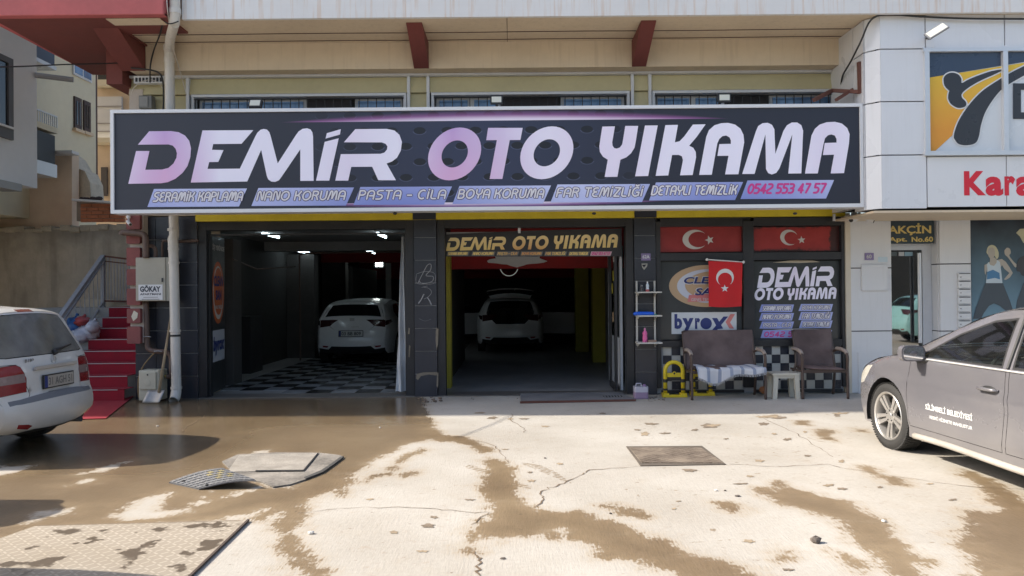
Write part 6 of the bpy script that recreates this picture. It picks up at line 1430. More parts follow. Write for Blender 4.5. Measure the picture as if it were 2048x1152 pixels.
hs = tag(pipe('yellow_hose', [(313, 702), (300, 715), (285, 735), (277, 760), (277, 790), (282, 800)], 11.14, .010, flat('brown_hose', (.22, .15, .07)), None, 6), 'thin brown hose curling from the gas pipe behind the meter box', 'hose')
mt = thing('meter_box', 'cream gas meter box with a small door at the foot of the corner', 'meter box', (fx(295, 11.1), 11.1, 0))
mm_ = mat('cream_plastic', (.50, .48, .38), .5, .08, .12, (.25, .22, .16), .05)
xa, zb_ = XZ(277, 741, 11.0); xb, _ = XZ(318, 741, 11.0); MB().box(xa, xb, 11.0, 11.27, .02, zb_).build('housing', mm_, mt, bevel=.012)
a_, z_ = XZ(279, 779, 10.99); c_, y_ = XZ(312, 744, 10.99); MB().box(a_, c_, 10.982, 10.998, z_, y_).build('door', mm_, mt, bevel=.006); MB().ell(((a_ + c_) / 2, 10.98, y_ - .04), .012, .008, .012).build('lock', blk, mt); MB().ell(((a_ + c_) / 2, 10.98, z_ + .10), .05, .004, .05).build('emblem_disc', mm_, mt)
sh = thing('shovel', 'square bladed shovel with a wooden handle leaning on the corner wall', 'shovel', (fx(318, 10.9), 10.9, 0))
h0, h1 = P(342, 632, 11.22), P(318, 785, 10.85); h1.z = .16
MB().tube([h0, h0.lerp(h1, .5), h1], [.017, .019, .022], 8).build('handle', mat('worn_wood', (.34, .25, .15), .7, .3, .1), sh, smooth=True)
bw_ = .125; B0 = Vector((h1.x - .02, 10.84, .19)); U = Vector((.97, -.1, .0)); 
vs_ = []; 
for j in range(6):
    for i in range(7): t = (i - 3) / 3; z = .19 - .17 * j / 5; vs_.append((h1.x - .035 + t * bw_ * (1 - .0 * j) - .03 * j / 5, 10.86 - .12 * j / 5 + .03 * t * t * -1 + .02, z + .01 * (t * t)))
MB().add(vs_, [(j * 7 + i, j * 7 + i + 1, j * 7 + i + 8, j * 7 + i + 7) for j in range(5) for i in range(6)]).build('blade', mat('dull_blade_steel', (.36, .35, .33), .5, .2, .2, metal=.5), sh, smooth=True).modifiers.new('solid', 'SOLIDIFY').thickness = .004
# floodlights above the sign
def flood(px, py, w, h, Y, label, tilt=0):
    q = P(px, py, Y); t = thing('floodlight', label, 'floodlight', q, 0, 'floodlights above the sign'); k = Y / FOC
    M = Matrix.Translation(q) @ Matrix.Rotation(R(tilt), 4, 'X')
    a = MB().rbox(-w * k / 2, w * k / 2, -.0, .05, -h * k / 2, h * k / 2, .012, 'y'); a.v = [tuple(M @ Vector(v_)) for v_ in a.v]; a.build('housing', blk, t)
    a = MB().box(-w * k / 2 + .02, w * k / 2 - .02, -.006, -.002, -h * k / 2 + .02, h * k / 2 - .02); a.v = [tuple(M @ Vector(v_)) for v_ in a.v]; a.build('lens', mat('cream_lens', (.70, .70, .58), .3, .05, bmp=0), t)
    MB().bar(q + Vector((0, .05, 0)), q + Vector((0, .95, -.08)), .025).build('arm', blk, t)
flood(510, 206, 26, 19, 10.25, 'tilted floodlight at the left of the sign top', -25); flood(993, 199, 25, 17, 10.25, 'floodlight above the middle of the sign'); flood(1449, 195, 26, 17, 10.25, 'floodlight above the right half of the sign')
q = P(1873, 62, 9.55); fl = thing('floodlight', 'tilted floodlight on an arm above the yellow club window', 'floodlight', q, 0, 'floodlights above the sign')
U = Vector((.82, -.25, .50)).normalized(); V = Vector((-.45, .35, .62)).normalized(); Nn_ = U.cross(V)
mb = MB(); mb.obox(q, U * .13, V * .055, Nn_ * .018); mb.build('housing', steel, fl, bevel=.004); MB().obox(q - Nn_ * .02 if Nn_.y > 0 else q + Nn_ * .02, U * .115, V * .042, Nn_ * .002).build('lens', MC['cream_lens'], fl)
MB().bar(q - V * .04, P(1857, 78, 9.95), .02).build('arm', blk, fl); MB().bar(P(1854, 76, 9.99), P(1868, 70, 9.7), .03).build('bracket', blk, fl)
# cctv cameras
def cctv(px, py, Y, d, label, s=1.0, base=(0, .12, .1)):
    q = P(px, py, Y); t = thing('security_camera', label, 'security camera', q); d = Vector(d).normalized()
    MB().tube([q - d * .09 * s, q + d * .09 * s], .036 * s, 12).build('housing', plast_w, t, smooth='auto'); MB().tube([q + d * .088 * s, q + d * .096 * s], .028 * s, 12).build('lens', blk, t)
    MB().tube([q, q + Vector(base)], .014, 6).ell(q + Vector(base), .045 * s, .03, .045 * s).build('mount', plast_w, t)
cctv(1710, 437, 10.95, (-.75, -.5, -.25), 'white bullet camera under the right end of the sign pointing left', 1.15, (.08, .2, .08)); cctv(1738, 439, 10.95, (.7, -.5, -.45), 'white bullet camera under the cladding pointing right', .8, (-.05, .2, .09)); cctv(258, 446, 10.95, (.6, -.6, -.4), 'small white camera on the red corner column under the sign', .7, (-.06, .1, .1))
# wires
def wire(name, label, pxs, r, m_=None, n=6, tens=5):
    pts_ = catmull([tuple(P(*p)) for p in pxs], tens); return tag(MB().tube(pts_, r, n).build(name, m_ or cablem, None, smooth=True), label, 'cable')
wire('cable', 'thick black cable sagging from the white cladding corner to the siding', [(1682, 172, 10.9), (1686, 150, 10.7), (1702, 122, 10.3), (1722, 82, 10.05), (1742, 40, 9.96), (1775, 29, 9.94), (1840, 33, 9.94), (1930, 37, 9.94), (2075, 38, 9.94)], .013)
wire('cable', 'black cable crossing the alley to the red balcony underside', [(-60, 135, 8.2), (40, 133, 9.0), (130, 129, 10.0), (210, 127, 10.6), (272, 124, 11.0)], .010)
wire('cable', 'black cable hanging down from the balcony corner in front of the siding', [(331, 0, 9.75), (328, 30, 9.8), (321, 65, 10.3), (308, 100, 10.8), (301, 130, 10.85), (300, 165, 10.9)], .011)
wire('cable', 'black cable looping from the balcony bracket behind the drain pipe', [(262, 136, 10.8), (285, 138, 10.8), (306, 141, 10.8), (320, 148, 10.8), (326, 165, 10.85), (327, 200, 10.9), (326, 225, 10.9)], .013)
wire('cable', 'thin pale cord slanting down across the fat drain pipe', [(333, -10, 9.7), (336, 30, 9.75), (345, 90, 10.4), (358, 135, 10.9), (373, 190, 11.0)], .006, flat('pale_cord', (.6, .55, .48)))
wire('cable', 'loop of thin pale wire in front of the yellow siding', [(262, 190, 11.0), (268, 175, 11.0), (285, 163, 11.0), (305, 160, 11.0), (322, 172, 11.0), (332, 195, 11.0), (336, 215, 11.0)], .005, flat('pale_cord', (.6, .55, .48)))
jb = thing('junction_box', 'grey junction box on the siding beside the drain pipe', 'junction box', P(290, 202, 11.1)); MB().box(fx(278, 11.0), fx(304, 11.0), 11.02, 11.15, fz(216, 11.0, 290), fz(190, 11.0, 290)).build('housing', mat('grey_box', (.18, .18, .17), .6), jb, bevel=.006); MB().box(fx(280, 11.0), fx(297, 11.0), 11.008, 11.018, fz(213, 11.0, 290), fz(193, 11.0, 290)).build('lid', mat('grey_lid', (.24, .24, .23), .6), jb)
cc_ = thing('air_duct_box', 'small white louvred box on top of the siding at the left', 'vent box', P(300, 158, 11.0)); MB().box(fx(270, 11.05), fx(330, 11.05), 11.05, 11.14, fz(166, 11.05, 300), fz(152, 11.05, 300)).build('box', pvc, cc_)
for k in range(8): MB().box(fx(273 + 7 * k, 11.04), fx(277 + 7 * k, 11.04), 11.04, 11.049, fz(163, 11.04, 300), fz(155, 11.04, 300)).build('slot', blk, cc_)
# rusty sign bracket at the right end
rb_ = thing('rusty_bracket', 'rusty red steel bracket frame standing above the right end of the sign', 'bracket', P(1680, 190, 10.6))
for a_, c_, w_ in (((1719, 124, 10.25), (1721, 187, 10.25), .055), ((1722, 184, 10.25), (1664, 181, 10.6), .05), ((1664, 181, 10.6), (1628, 200, 10.35), .05), ((1705, 179, 10.4), (1672, 200, 10.3), .04), ((1681, 146, 11.0), (1684, 205, 11.0), .05)): MB().bar(P(*a_), P(*c_), w_).build('bar', rust, rb_)
tag(MB().bar(P(1668, 428, 11.1), P(1668, 442, 11.1), .03).build('white_bolt_rod', pvc), 'short white rod hanging under the sign near its right end', 'rod')
for px in (790, 1188, 1590):
    q = P(px, 427, 10.3); tag(MB().ell(q, .03, .03, .018).build('sign_bolt', blk), 'small dark bolt head under the sign edge ' + {790: 'above the first bay', 1188: 'above the second bay', 1590: 'above the shop window'}[px], 'bolt')
# flag on a rod
fg = thing('flag', 'red flag with white crescent and star hanging from a white rod in the shop window', 'flag', P(1450, 612, 11.2))
YV = 11.18; xa, zt = XZ(1417, 521, YV); xb, _ = XZ(1485, 525, YV); _, zb2 = XZ(1418, 612, YV)
MB().tube([P(1414, 519, YV), P(1487, 524, YV)], .010, 8).ell(P(1414, 519, YV), .022, .015, .022).ell(P(1487, 524, YV), .022, .015, .022).build('rod', plast_w, fg, smooth=True)
def fy(x, z): return YV + .014 * math.sin((x - xa) * 15 + (zt - z) * 2) * (zt - z) / (zt - zb2) + .006 * math.sin(z * 19)
nX, nZ = 22, 26; vs_ = []
for j in range(nZ + 1):
    for i in range(nX + 1):
        t, u_ = i / nX, j / nZ; x = xa + (xb - xa) * t * (1 - .035 * u_) + .0; z = zt - .008 - (zt - zb2) * u_ - t * .02 * (1 - u_) - .012 * math.sin(t * 3.1) * u_; vs_.append((x, fy(x, z), z))
MB().add(vs_, [(j * (nX + 1) + i, (j + 1) * (nX + 1) + i, (j + 1) * (nX + 1) + i + 1, j * (nX + 1) + i + 1) for j in range(nZ) for i in range(nX)]).build('cloth', mat('flag_red_cloth', (.56, .010, .014), .7, .08, bmp=.1), fg, smooth=True)
def drape(o_, lift): 
    pass
def flagpoly(name, loop):
    me_ = MB().poly([loop], (0, 0, 0), UX, UZ, NY, 0.0001); tri = tessellate_polygon([[Vector((a, b_, 0)) for a, b_ in loop]])
    vs2_ = [(a, fy(a, b_) - .0035, b_) for a, b_ in loop]; MB().add(vs2_, [tuple(t) if True else t for t in tri]).build(name, white_i, fg)
cxx, cz = XZ(1450, 555, YV); r0 = 17.5 * YV / FOC
def cres(cxx, cz, r, off, cut_, ang):
    a0 = math.acos((r * r + (off * r) ** 2 - (cut_ * r) ** 2) / (2 * r * off * r)); L = [(r * math.cos(a0 + (2 * math.pi - 2 * a0) * i / 36), r * math.sin(a0 + (2 * math.pi - 2 * a0) * i / 36)) for i in range(37)]
    b0 = math.atan2(r * math.sin(a0), r * math.cos(a0) - off * r); L += [(off * r + cut_ * r * math.cos(2 * math.pi - b0 + (2 * b0 - 2 * math.pi) * i / 36), cut_ * r * math.sin(2 * math.pi - b0 + (2 * b0 - 2 * math.pi) * i / 36)) for i in range(37)]
    return [(cxx + a * math.cos(ang) - b_ * math.sin(ang), cz + a * math.sin(ang) + b_ * math.cos(ang)) for a, b_ in L]
flagpoly('crescent', cres(cxx, cz, r0, .25, .80, -math.pi / 2)); sx, sz = XZ(1449, 577, YV); sr = 8 * YV / FOC
flagpoly('star', [(sx + (sr if i % 2 == 0 else sr * .4) * math.cos(math.pi / 2 + math.pi * i / 5), sz + (sr if i % 2 == 0 else sr * .4) * math.sin(math.pi / 2 + math.pi * i / 5)) for i in range(10)])
# wall rack with bottles
rk = thing('wall_rack', 'narrow white wall rack with three shelves on the black tiled pier', 'shelf rack', (fx(1294, 11.2), 11.2, 1.0))
rkm = mat('worn_white_metal', (.52, .50, .45), .5, .15, .2, (.25, .2, .15), .05)
for px in (1275, 1311): xa = fx(px, 11.2); MB().box(xa - .012, xa + .012, 11.26, 11.285, fz(697 if px > 1300 else 694, 11.2), fz(564, 11.2)).build('upright', rkm, rk)
for py in (587, 634, 688):
    z = fz(py, 11.1); s_ = MB().box(fx(1273, 11.1), fx(1322, 11.1), 11.02, 11.25, z - .010, z + .010).build('shelf', rkm, rk)
    for px in (1276, 1311): xa = fx(px, 11.15); MB().add([(xa, 11.255, z - .012), (xa, 11.06, z - .012), (xa, 11.255, z - .07), (xa + .008, 11.255, z - .012), (xa + .008, 11.06, z - .012), (xa + .008, 11.255, z - .07)], [(0, 1, 2), (3, 5, 4), (0, 3, 4, 1), (1, 4, 5, 2)]).build('shelf_bracket', rkm, s_)
def bottle(px, pb, pt, rad, m_, capm_, label, Y=11.12, cat='bottle'):
    q = P(px, pb, Y); h = (pb - pt) * Y / FOC; t = thing('bottle', label, cat, q)
    MB().lathe([(0, .001), (0, rad * .95), (.01, rad), (h * .35, rad), (h * .5, rad * .85), (h * .62, rad), (h * .75, rad * .8), (h * .83, rad * .4), (h * .83, .001)], 14, Matrix.Translation(q) @ Matrix.Rotation(R(90), 4, 'X')).build('body', m_, t, smooth='auto')
    MB().lathe([(h * .83, .001), (h * .83, rad * .45), (h, rad * .38), (h, .001)], 12, Matrix.Translation(q) @ Matrix.Rotation(R(90), 4, 'X')).build('cap', capm_, t, smooth='auto'); return t
bottle(1290, 686, 656, .037, flat('pink_plastic', (.72, .12, .32), .35), flat('pink_cap', (.6, .2, .35)), 'bright pink detergent bottle on the lowest rack shelf')
b1 = bottle(1295, 586, 563, .026, flat('white_blue_bottle', (.55, .62, .72), .35), plast_w, 'small white bottle with a red label on the top rack shelf'); q = P(1295, 580, 11.12); MB().lathe([(-.03, .027), (.01, .0275)], 14, Matrix.Translation(q) @ Matrix.Rotation(R(90), 4, 'X')).build('label', flat('red_label', (.5, .1, .1)), b1)
bottle(1284, 586, 570, .030, flat('dark_glass_jar', (.05, .05, .055), .2), flat('grey_cap', (.2, .2, .2)), 'dark jar beside the white bottle on the top rack shelf', cat='jar')
bottle(1282, 586, 569, .018, flat('dim_can', (.12, .12, .14), .3), flat('grey_cap', (.2, .2, .2)), 'thin dark can at the left end of the top rack shelf', 11.16, 'can')
br_ = thing('blue_brush', 'bright blue brush roll lying across the middle rack shelf', 'brush', P(1288, 628, 11.05)); MB().tube([P(1267, 628, 11.02), P(1275, 627, 11.03), P(1300, 627, 11.05), P(1308, 627, 11.05)], [.022, .03, .028, .022], 10).build('bristle_roll', mat('blue_plastic', (.01, .10, .60), .4, .2), br_, smooth=True)
q = P(1308, 630, 11.1); tag(MB().ell(q + Vector((0, 0, .0)), .05, .04, .018, 10, 6).build('green_cloth', mat('green_cloth', (.12, .35, .28), .9)), 'crumpled green cloth beside the blue brush on the middle shelf', 'cloth')
q = P(1304, 683, 11.1); tag(MB().rbox(q.x - .06, q.x + .06, 11.05, 11.14, q.z - .028, q.z + .024, .012, 'y').build('sponge', mat('brown_sponge', (.30, .20, .15), .9), bevel=.004), 'brown sponge beside the pink bottle on the lowest shelf', 'sponge')
cn = thing('canister', 'translucent plastic canister with purple liquid at the foot of the pier', 'canister', (fx(1282, 10.9), 10.95, 0))
xa, zb_ = XZ(1268, 769, 10.9); xb, _ = XZ(1296, 769, 10.9)
MB().rbox(xa, xb, 10.85, 11.02, .008, .10, .03, 'z').build('liquid_part', mat('purple_liquid_plastic', (.28, .20, .30), .4, .1, bmp=0), cn, bevel=.008); MB().rbox(xa, xb, 10.85, 11.02, .101, zb_ - .03, .03, 'z').build('body', mat('milky_plastic', (.48, .46, .52), .35, .06, bmp=0), cn, bevel=.01)
MB().tube([(xb - .05, 10.93, zb_ - .03), (xb - .05, 10.93, zb_ + .0)], .022, 10).build('cap', flat('purple_cap', (.25, .15, .3)), cn); MB().tube([(xa + .03, 10.93, zb_ - .03), (xa + .04, 10.93, zb_ + .01), (xb - .1, 10.93, zb_ + .01), (xb - .09, 10.93, zb_ - .03)], .010, 8).build('handle', MC['milky_plastic'], cn)
# ------------------------------------------------------------------ bench and chair of brown wicker
wick, b = new_mat('brown_wicker'); v = coords('Object', (1, 1, 1)); X, Y_, Z = xyz(v)
wv_ = (E.m('SINE', X * 420.0) * E.m('SINE', Z * 420.0 + Y_ * 420.0)); n_a = noise(coords('World'), 2.2, 5)
cc = mix(((n_a - .5) * 2.5 + .5).sat(), (.075, .048, .045), (.20, .14, .13)); cc = mix((wv_ * .5 + .1).sat() * .35, cc, (.03, .02, .018)); link(cc, b.inputs['Base Color']); b.inputs['Roughness'].default_value = .65; bump(wv_, b, .25, .002)
legm = mat('brown_chair_frame', (.075, .048, .038), .5, .2, .1, (.2, .16, .12), .1)
armw = mat('faded_arm_pad', (.34, .28, .24), .7, .15, .1)
def pillow(mb, x0, x1, z0, z1, yf, th, puff=.0, n=14):
    """upholstered sheet: rounded outline in x-z, front at yf(x,z), thickness th"""
    vs_ = []; 
    for side_ in (0, 1):
        for j in range(n + 1):
            for i in range(n + 1):
                t, u_ = i / n * 2 - 1, j / n * 2 - 1; e = max(abs(t), abs(u_)); x = (x0 + x1) / 2 + (x1 - x0) / 2 * t; z = (z0 + z1) / 2 + (z1 - z0) / 2 * u_
                k = (1 - t ** 8) * (1 - u_ ** 8); y = yf(x, z) + (th / 2 if side_ else -th / 2) * k + (0 if side_ else -puff * (1 - t * t) * (1 - u_ * u_)); vs_.append((x, y, z))
    m_ = (n + 1) ** 2; f = []
    for j in range(n):
        for i in range(n):
            a = j * (n + 1) + i; f += [(a, a + 1, a + n + 2, a + n + 1), (m_ + a, m_ + a + n + 1, m_ + a + n + 2, m_ + a + 1)]
    return mb.add(vs_, f)
def seatthing(name, label, cat, pxl, pxr, back_l, back_r, zback):
    Yf, Yb = 10.72, 11.12
    xl, xr = fx(pxl, 10.75, 780), fx(pxr, 10.75, 780); bl, br2 = fx(back_l, 11.12, 690), fx(back_r, 11.12, 690)
    t = thing(name, label, cat, ((xl + xr) / 2, 10.9, 0))
    slope = .10
    pillow(MB(), bl, br2, .40, zback, lambda x, z: 11.10 + (z - .4) * .22, .035, .012).build('backrest', wick, t, smooth=True)
    mb = MB(); pillow(mb, xl + .05, xr - .05, 10.68, 11.10, lambda x, y: 0, .05, .0); mb.v = [(x, z, .44 + y + .012 * math.sin(x * 5)) for x, y, z in mb.v]; mb.build('seat', wick, t, smooth=True)
    for s_, x, xb_ in ((-1, xl, bl), (1, xr, br2)):
        MB().tube(catmull([(x, Yf, 0), (x, Yf, .25), (x, Yf + .01, .45), (x, Yf + .0, .60), (x, Yf + .04, .655), (x, Yf + .12, .68), (x, Yb - .08, .69), (xb_, Yb + .02, .66)], 5), .021, 8).build('leg', legm, t, smooth=True)
        MB().tube(catmull([(x, Yb + .10, 0), (x, Yb + .04, .3), (xb_, Yb + .0, .5), (xb_, 11.13 + (zback - .4) * .22, zback - .02)], 5), .021, 8).build('leg', legm, t, smooth=True)
        MB().tube(catmull([(x, Yf + .02, .652), (x, Yf + .10, .690), (x, Yb - .12, .705), (x, Yb - .04, .70)], 4), [.028] * 13, 8).build('arm_pad', armw, t, smooth=True)
    MB().bar((xl, Yf + .01, .40), (xr, Yf + .01, .40), .03, .045).bar((xl, Yf, .40), (xl, Yb + .05, .40), .025).bar((xr, Yf, .40), (xr, Yb + .05, .40), .025).build('seat_frame', legm, t)
    return t, xl, xr
bench, bxl, bxr = seatthing('bench', 'worn brown wicker two-seat bench under the byrox print'.replace('byrox', 'brand'), 'bench', 1383, 1530, 1370, 1509, .985)
chr_, _, _ = seatthing('armchair', 'worn brown wicker armchair beside the white column', 'chair', 1604, 1694, 1592, 1668, .985)
# towel
tw_ = thing('towel', 'fringed white towel with grey-blue stripes spread on the bench seat', 'towel', (fx(1450, 10.75), 10.75, .5))
m, b = new_mat('striped_towel'); X, Y_, Z = xyz(coords('Object'))
s1 = (E.m('SINE', X * 38.0 + Y_ * 6.0)).gt(.62); s2_ = (E.m('SINE', X * 11.0 + 1.0)).gt(.2); cc = mix(s1 * .8, (.58, .58, .60), (.20, .24, .34)); cc = mix(s2_ * .25, cc, (.34, .38, .46)); link(cc, b.inputs['Base Color']); b.inputs['Roughness'].default_value = .95; bump(noise(coords('Object'), 60, 3), b, .4, .005)
nX, nZ = 44, 22; vs_ = []; tx0, tx1 = fx(1390, 10.72), fx(1521, 10.85)
for j in range(nZ + 1):
    for i in range(nX + 1):
        t, u_ = i / nX, j / nZ; x = tx0 + (tx1 - tx0) * t + .04 * (u_ - .5)
        drop = .0; L = .20 + .26 * math.exp(-((t - .22) / .20) ** 2) - .08 * (t > .6) * (t - .6); d = u_ * (.30 + L) ; 
        if d < .30: y = 11.02 - d; z = .472 + .008 * math.sin(9 * t + 5 * u_) + .006 * math.sin(23 * t) + (.05 * max(0, .2 - t))
        else: e = d - .30; y = 10.72 - .055 * min(1, e / .05) - .02 * math.sin(t * 17) * e * 3; z = .472 - .5 * e + .01 * math.sin(t * 14)
        vs_.append((x, y - .01, z))
MB().add(vs_, [(j * (nX + 1) + i, (j + 1) * (nX + 1) + i, (j + 1) * (nX + 1) + i + 1, j * (nX + 1) + i + 1) for j in range(nZ) for i in range(nX)]).build('cloth', m, tw_, smooth=True)
fr_ = MB()
for i in range(0, nX * 3):
    a = Vector(vs_[nZ * (nX + 1) + int(i / 3)]); c2 = Vector(vs_[nZ * (nX + 1) + min(nX, int(i / 3) + 1)]); a = a.lerp(c2, (i % 3) / 3); fr_.tube([a, a + Vector((random.uniform(-.01, .01), -.004, -.035))], .002, 3, False)
fo = fr_.build('fringe', flat('towel_fringe', (.58, .58, .60), .95), tw_); fo['kind'] = 'stuff'
# little stool
so = thing('stool', 'small cream plastic stool between the bench and the armchair', 'stool', (fx(1566, 10.9), 10.9, 0))
stl = mat('cream_stool_plastic', (.56, .52, .43), .45, .08, .1, (.3, .26, .2), .03)
xa, xb = fx(1537, 10.85), fx(1594, 10.85); MB().rbox(xa, xb, 10.72, 11.05, .345, .375, .03, 'z').build('seat', stl, so, bevel=.006)
for ya_ in (10.74, 11.01): MB().box(xa + .02, xb - .02, ya_, ya_ + .02, .30, .344).build('apron', stl, so)
for x, sx in ((xa + .06, -1), (xb - .06, 1)):
    for y in (10.76, 11.0):
        MB().add([(x - .035, y - .03, .344), (x + .035, y - .03, .344), (x + .035, y + .03, .344), (x - .035, y + .03, .344), (x - .03 + sx * .02, y - .025, 0), (x + .03 + sx * .02, y - .025, 0), (x + .03 + sx * .02, y + .025, 0), (x - .03 + sx * .02, y + .025, 0)], [(0, 1, 5, 4), (1, 2, 6, 5), (2, 3, 7, 6), (3, 0, 4, 7), (4, 5, 6, 7)]).build('leg', stl, so)
# folding parking barriers
def barrier(px0, px1, Y, label):
    xa, xb = fx(px0, Y), fx(px1, Y); t = thing('parking_barrier', label, 'parking barrier', ((xa + xb) / 2, Y, 0), 0, 'yellow parking barriers against the tiled parapet'); w = xb - xa; xm = (xa + xb) / 2; rr = w * .36; zt = fz(727, Y) - rr
    ymt = mat('barrier_yellow', (.72, .50, .02), .45, .15, .15, (.15, .11, .05), .1, scale=4)
    arc_ = [(xm + rr * math.cos(math.pi * k / 14), Y, zt + rr * math.sin(math.pi * k / 14)) for k in range(15)]
    MB().tube([(xm + rr, Y, .06)] + arc_ + [(xm - rr, Y, .06)], .030, 10).build('hoop', ymt, t, smooth=True)
    MB().box(xm - rr * .8, xm + rr * .8, Y - .012, Y + .012, zt - .09, zt - .03).build('cross_bar', ymt, t); MB().box(xm - rr * .8, xm + rr * .8, Y - .010, Y + .010, zt - .145, zt - .09).build('lock_plate', blk, t)
    MB().tube([(xm, Y - .014, zt - .035), (xm, Y - .02, zt - .035)], .028, 16).build('lock_disc', ymt, t); MB().tube([(xm, Y - .021, zt - .035), (xm, Y - .023, zt - .035)], .015, 12).build('keyhole', blk, t)
    for s_ in (-1, 1):
        MB().box(xm + s_ * rr - .045, xm + s_ * rr + .045, Y - .06, Y + .06, .0, .06).build('foot', ymt, t); MB().tube([(xm + s_ * rr, Y, zt - .12), (xm + s_ * rr, Y, zt - .17)], .034, 10).build('band', blk, t); MB().tube([(xm + s_ * rr, Y, .10), (xm + s_ * rr, Y, .13)], .033, 10).build('band', blk, t)
    MB().box(xa, xb, Y - .07, Y + .03, .0, .035).build('base_bar', ymt, t, bevel=.005)
barrier(1322, 1371, 11.06, 'yellow folding parking barrier left of the bench'); barrier(1378, 1426, 11.2, 'yellow folding parking barrier half hidden behind the bench')
# ------------------------------------------------------------------ in the forecourt
def gpoly(name, pxs, z0, z1, m_, parent):
    L = [G(x, y) for x, y in pxs]; return MB().poly([[(p.x, p.y) for p in L]], (0, 0, z0), (1, 0, 0), (0, 1, 0), UZ, z1 - z0).build(name, m_, parent)
# big tread plate
c1, c2, c3, c4 = G(497, 1043), G(385, 1152), G(70, 1056), G(-40, 1095)
dirx = (c3 - c1).normalized(); dlen = 4.6
tp = thing('tread_plate', 'large worn steel tread plate lying at the bottom left of the forecourt', 'steel plate', (c1.x - 1.4, c1.y - .6, 0))
e1 = (c2 - c1).normalized(); A_ = c1; B_ = c1 + e1 * 1.9; D_ = c3; C_ = c4; D2 = G(-260, 1190)
m, b = new_mat('worn_tread_plate'); v = coords('World', (1, 1, 1), (0, 0, -math.atan2(dirx.y, dirx.x))); X, Y_, Z = xyz(v)
cell = .052; ux, uy = X * (1 / cell), Y_ * (1 / cell); par = E.m('FLOORED_MODULO', E.m('FLOOR', ux) + E.m('FLOOR', uy), 2.0).gt(.5)
fx2, fy2 = E.m('FRACT', ux) - .5, E.m('FRACT', uy) - .5
t1_ = ((fx2 + fy2).abs().lt(.17)) * ((fx2 - fy2).abs().lt(.62)); t2_ = ((fx2 - fy2).abs().lt(.17)) * ((fx2 + fy2).abs().lt(.62)); bumpv = par * t1_ + (1 - par) * t2_
vv = coords('World'); wt = ((noise(vv, 4.5, 4, .6) - .565) * 30).sat()
cc = mix(((noise(vv, 1.3, 5) - .5) * 2 + .5).sat(), (.40, .34, .26), (.52, .46, .38)); cc = mix((1 - bumpv) * .45, cc, (.20, .165, .125)); cc = mix(wt, cc, (.14, .11, .08)); link(cc, b.inputs['Base Color']); link((.75 - wt * .35), b.inputs['Roughness']); b.inputs['Metallic'].default_value = .15; bump(bumpv, b, .8, .004)
L = [A_, B_, G(-400, 1400), D2, C_, D_]
MB().poly([[(p.x, p.y) for p in L]], (0, 0, .006), (1, 0, 0), (0, 1, 0), UZ, .008).build('plate_sheet', m, tp)
MB().bar(A_ + Vector((0, 0, .012)), B_ + Vector((0, 0, .012)), .016, .012).build('edge_bar', mat('dark_edge', (.07, .05, .04), .8), tp)
MB().bar(A_ + e1 * .02 + Vector((-.05, .0, .010)) , D_ + Vector((0, 0, .010)), .012, .010).build('edge_bar', mat('dull_edge', (.22, .17, .12), .8), tp)
# concrete patch with lid and the plastic kerb ramp
pt = thing('concrete_patch', 'raised broken concrete patch with a steel lid in the wet forecourt', 'concrete slab', (G(560, 930).x, G(560, 930).y, 0))
patch = z5([(1300,425),(1390,385),(1620,372),(1870,374),(1990,388),(2010,400),(1960,440),(1890,490),(1790,530),(1700,560),(1600,575),(1530,545),(1400,520)])
gpoly('slab', patch, .001, .013, mat('pale_patch_concrete', (.21, .19, .165), .9, .9, .42, (.10, .09, .08), .6, scale=2.4), pt)
gpoly('lid', z5([(1400,390),(1860,378),(1775,482),(1330,492)]), .0135, .019, mat('worn_lid', (.32, .29, .25), .7, .5, .36, (.2, .17, .13), .5, scale=5), pt)
gpoly('broken_edge', z5([(2012,396),(2003,408),(1960,440),(1890,490),(1790,530),(1780,522),(1880,480),(1950,432),(1990,402)]), .001, .018, mat('dark_broken_edge', (.06, .058, .055), .9, .3, bmp=.6), pt)
gpoly('groove', z5([(1495,482),(1775,480),(1778,487),(1495,490)]), .0195, .021, gapm, pt); gpoly('groove', z5([(1858,380),(1866,380),(1782,484),(1773,482)]), .0195, .021, gapm, pt)
rp = thing('kerb_ramp', 'grey ribbed rubber kerb ramp with faded yellow bars tilted on the wet concrete', 'kerb ramp', (G(430, 955).x, G(430, 955).y, 0))
a0, a1, a2, a3 = G(338, 967), G(398, 980), G(512, 948, .12), G(445, 925, .12)
rr1 = Vector((a0.x, a0.y, .012)); rr2 = Vector((a1.x, a1.y, .012)); rr3 = Vector((a2.x, a2.y, .105)); rr4 = Vector((a3.x, a3.y, .105))
rampm = mat('dusty_grey_rubber', (.17, .17, .175), .8, .25, .3, (.36, .34, .31), .4, scale=5); rampy = mat('faded_yellow_rubber', (.26, .22, .12), .85, .4, .45, (.22, .20, .17), .3)
ra = MB(); n = 10; up_ = []
for k in range(n + 1):
    t = k / n; z = .012 + .060 * math.sin(t * math.pi * .60) ; l = rr1.lerp(rr4, t); r2_ = rr2.lerp(rr3, t); ra.v += [(l.x, l.y, z), (r2_.x, r2_.y, z), (l.x, l.y, z - .010 if t > .04 else .002), (r2_.x, r2_.y, z - .010 if t > .04 else .002)]; up_.append((Vector((l.x, l.y, z)), Vector((r2_.x, r2_.y, z))))
for k in range(n):
    a = 4 * k; ra.f += [(a, a + 1, a + 5, a + 4), (a + 2, a + 6, a + 7, a + 3), (a, a + 4, a + 6, a + 2), (a + 1, a + 3, a + 7, a + 5)]
ra.build('ramp_body', rampm, rp)
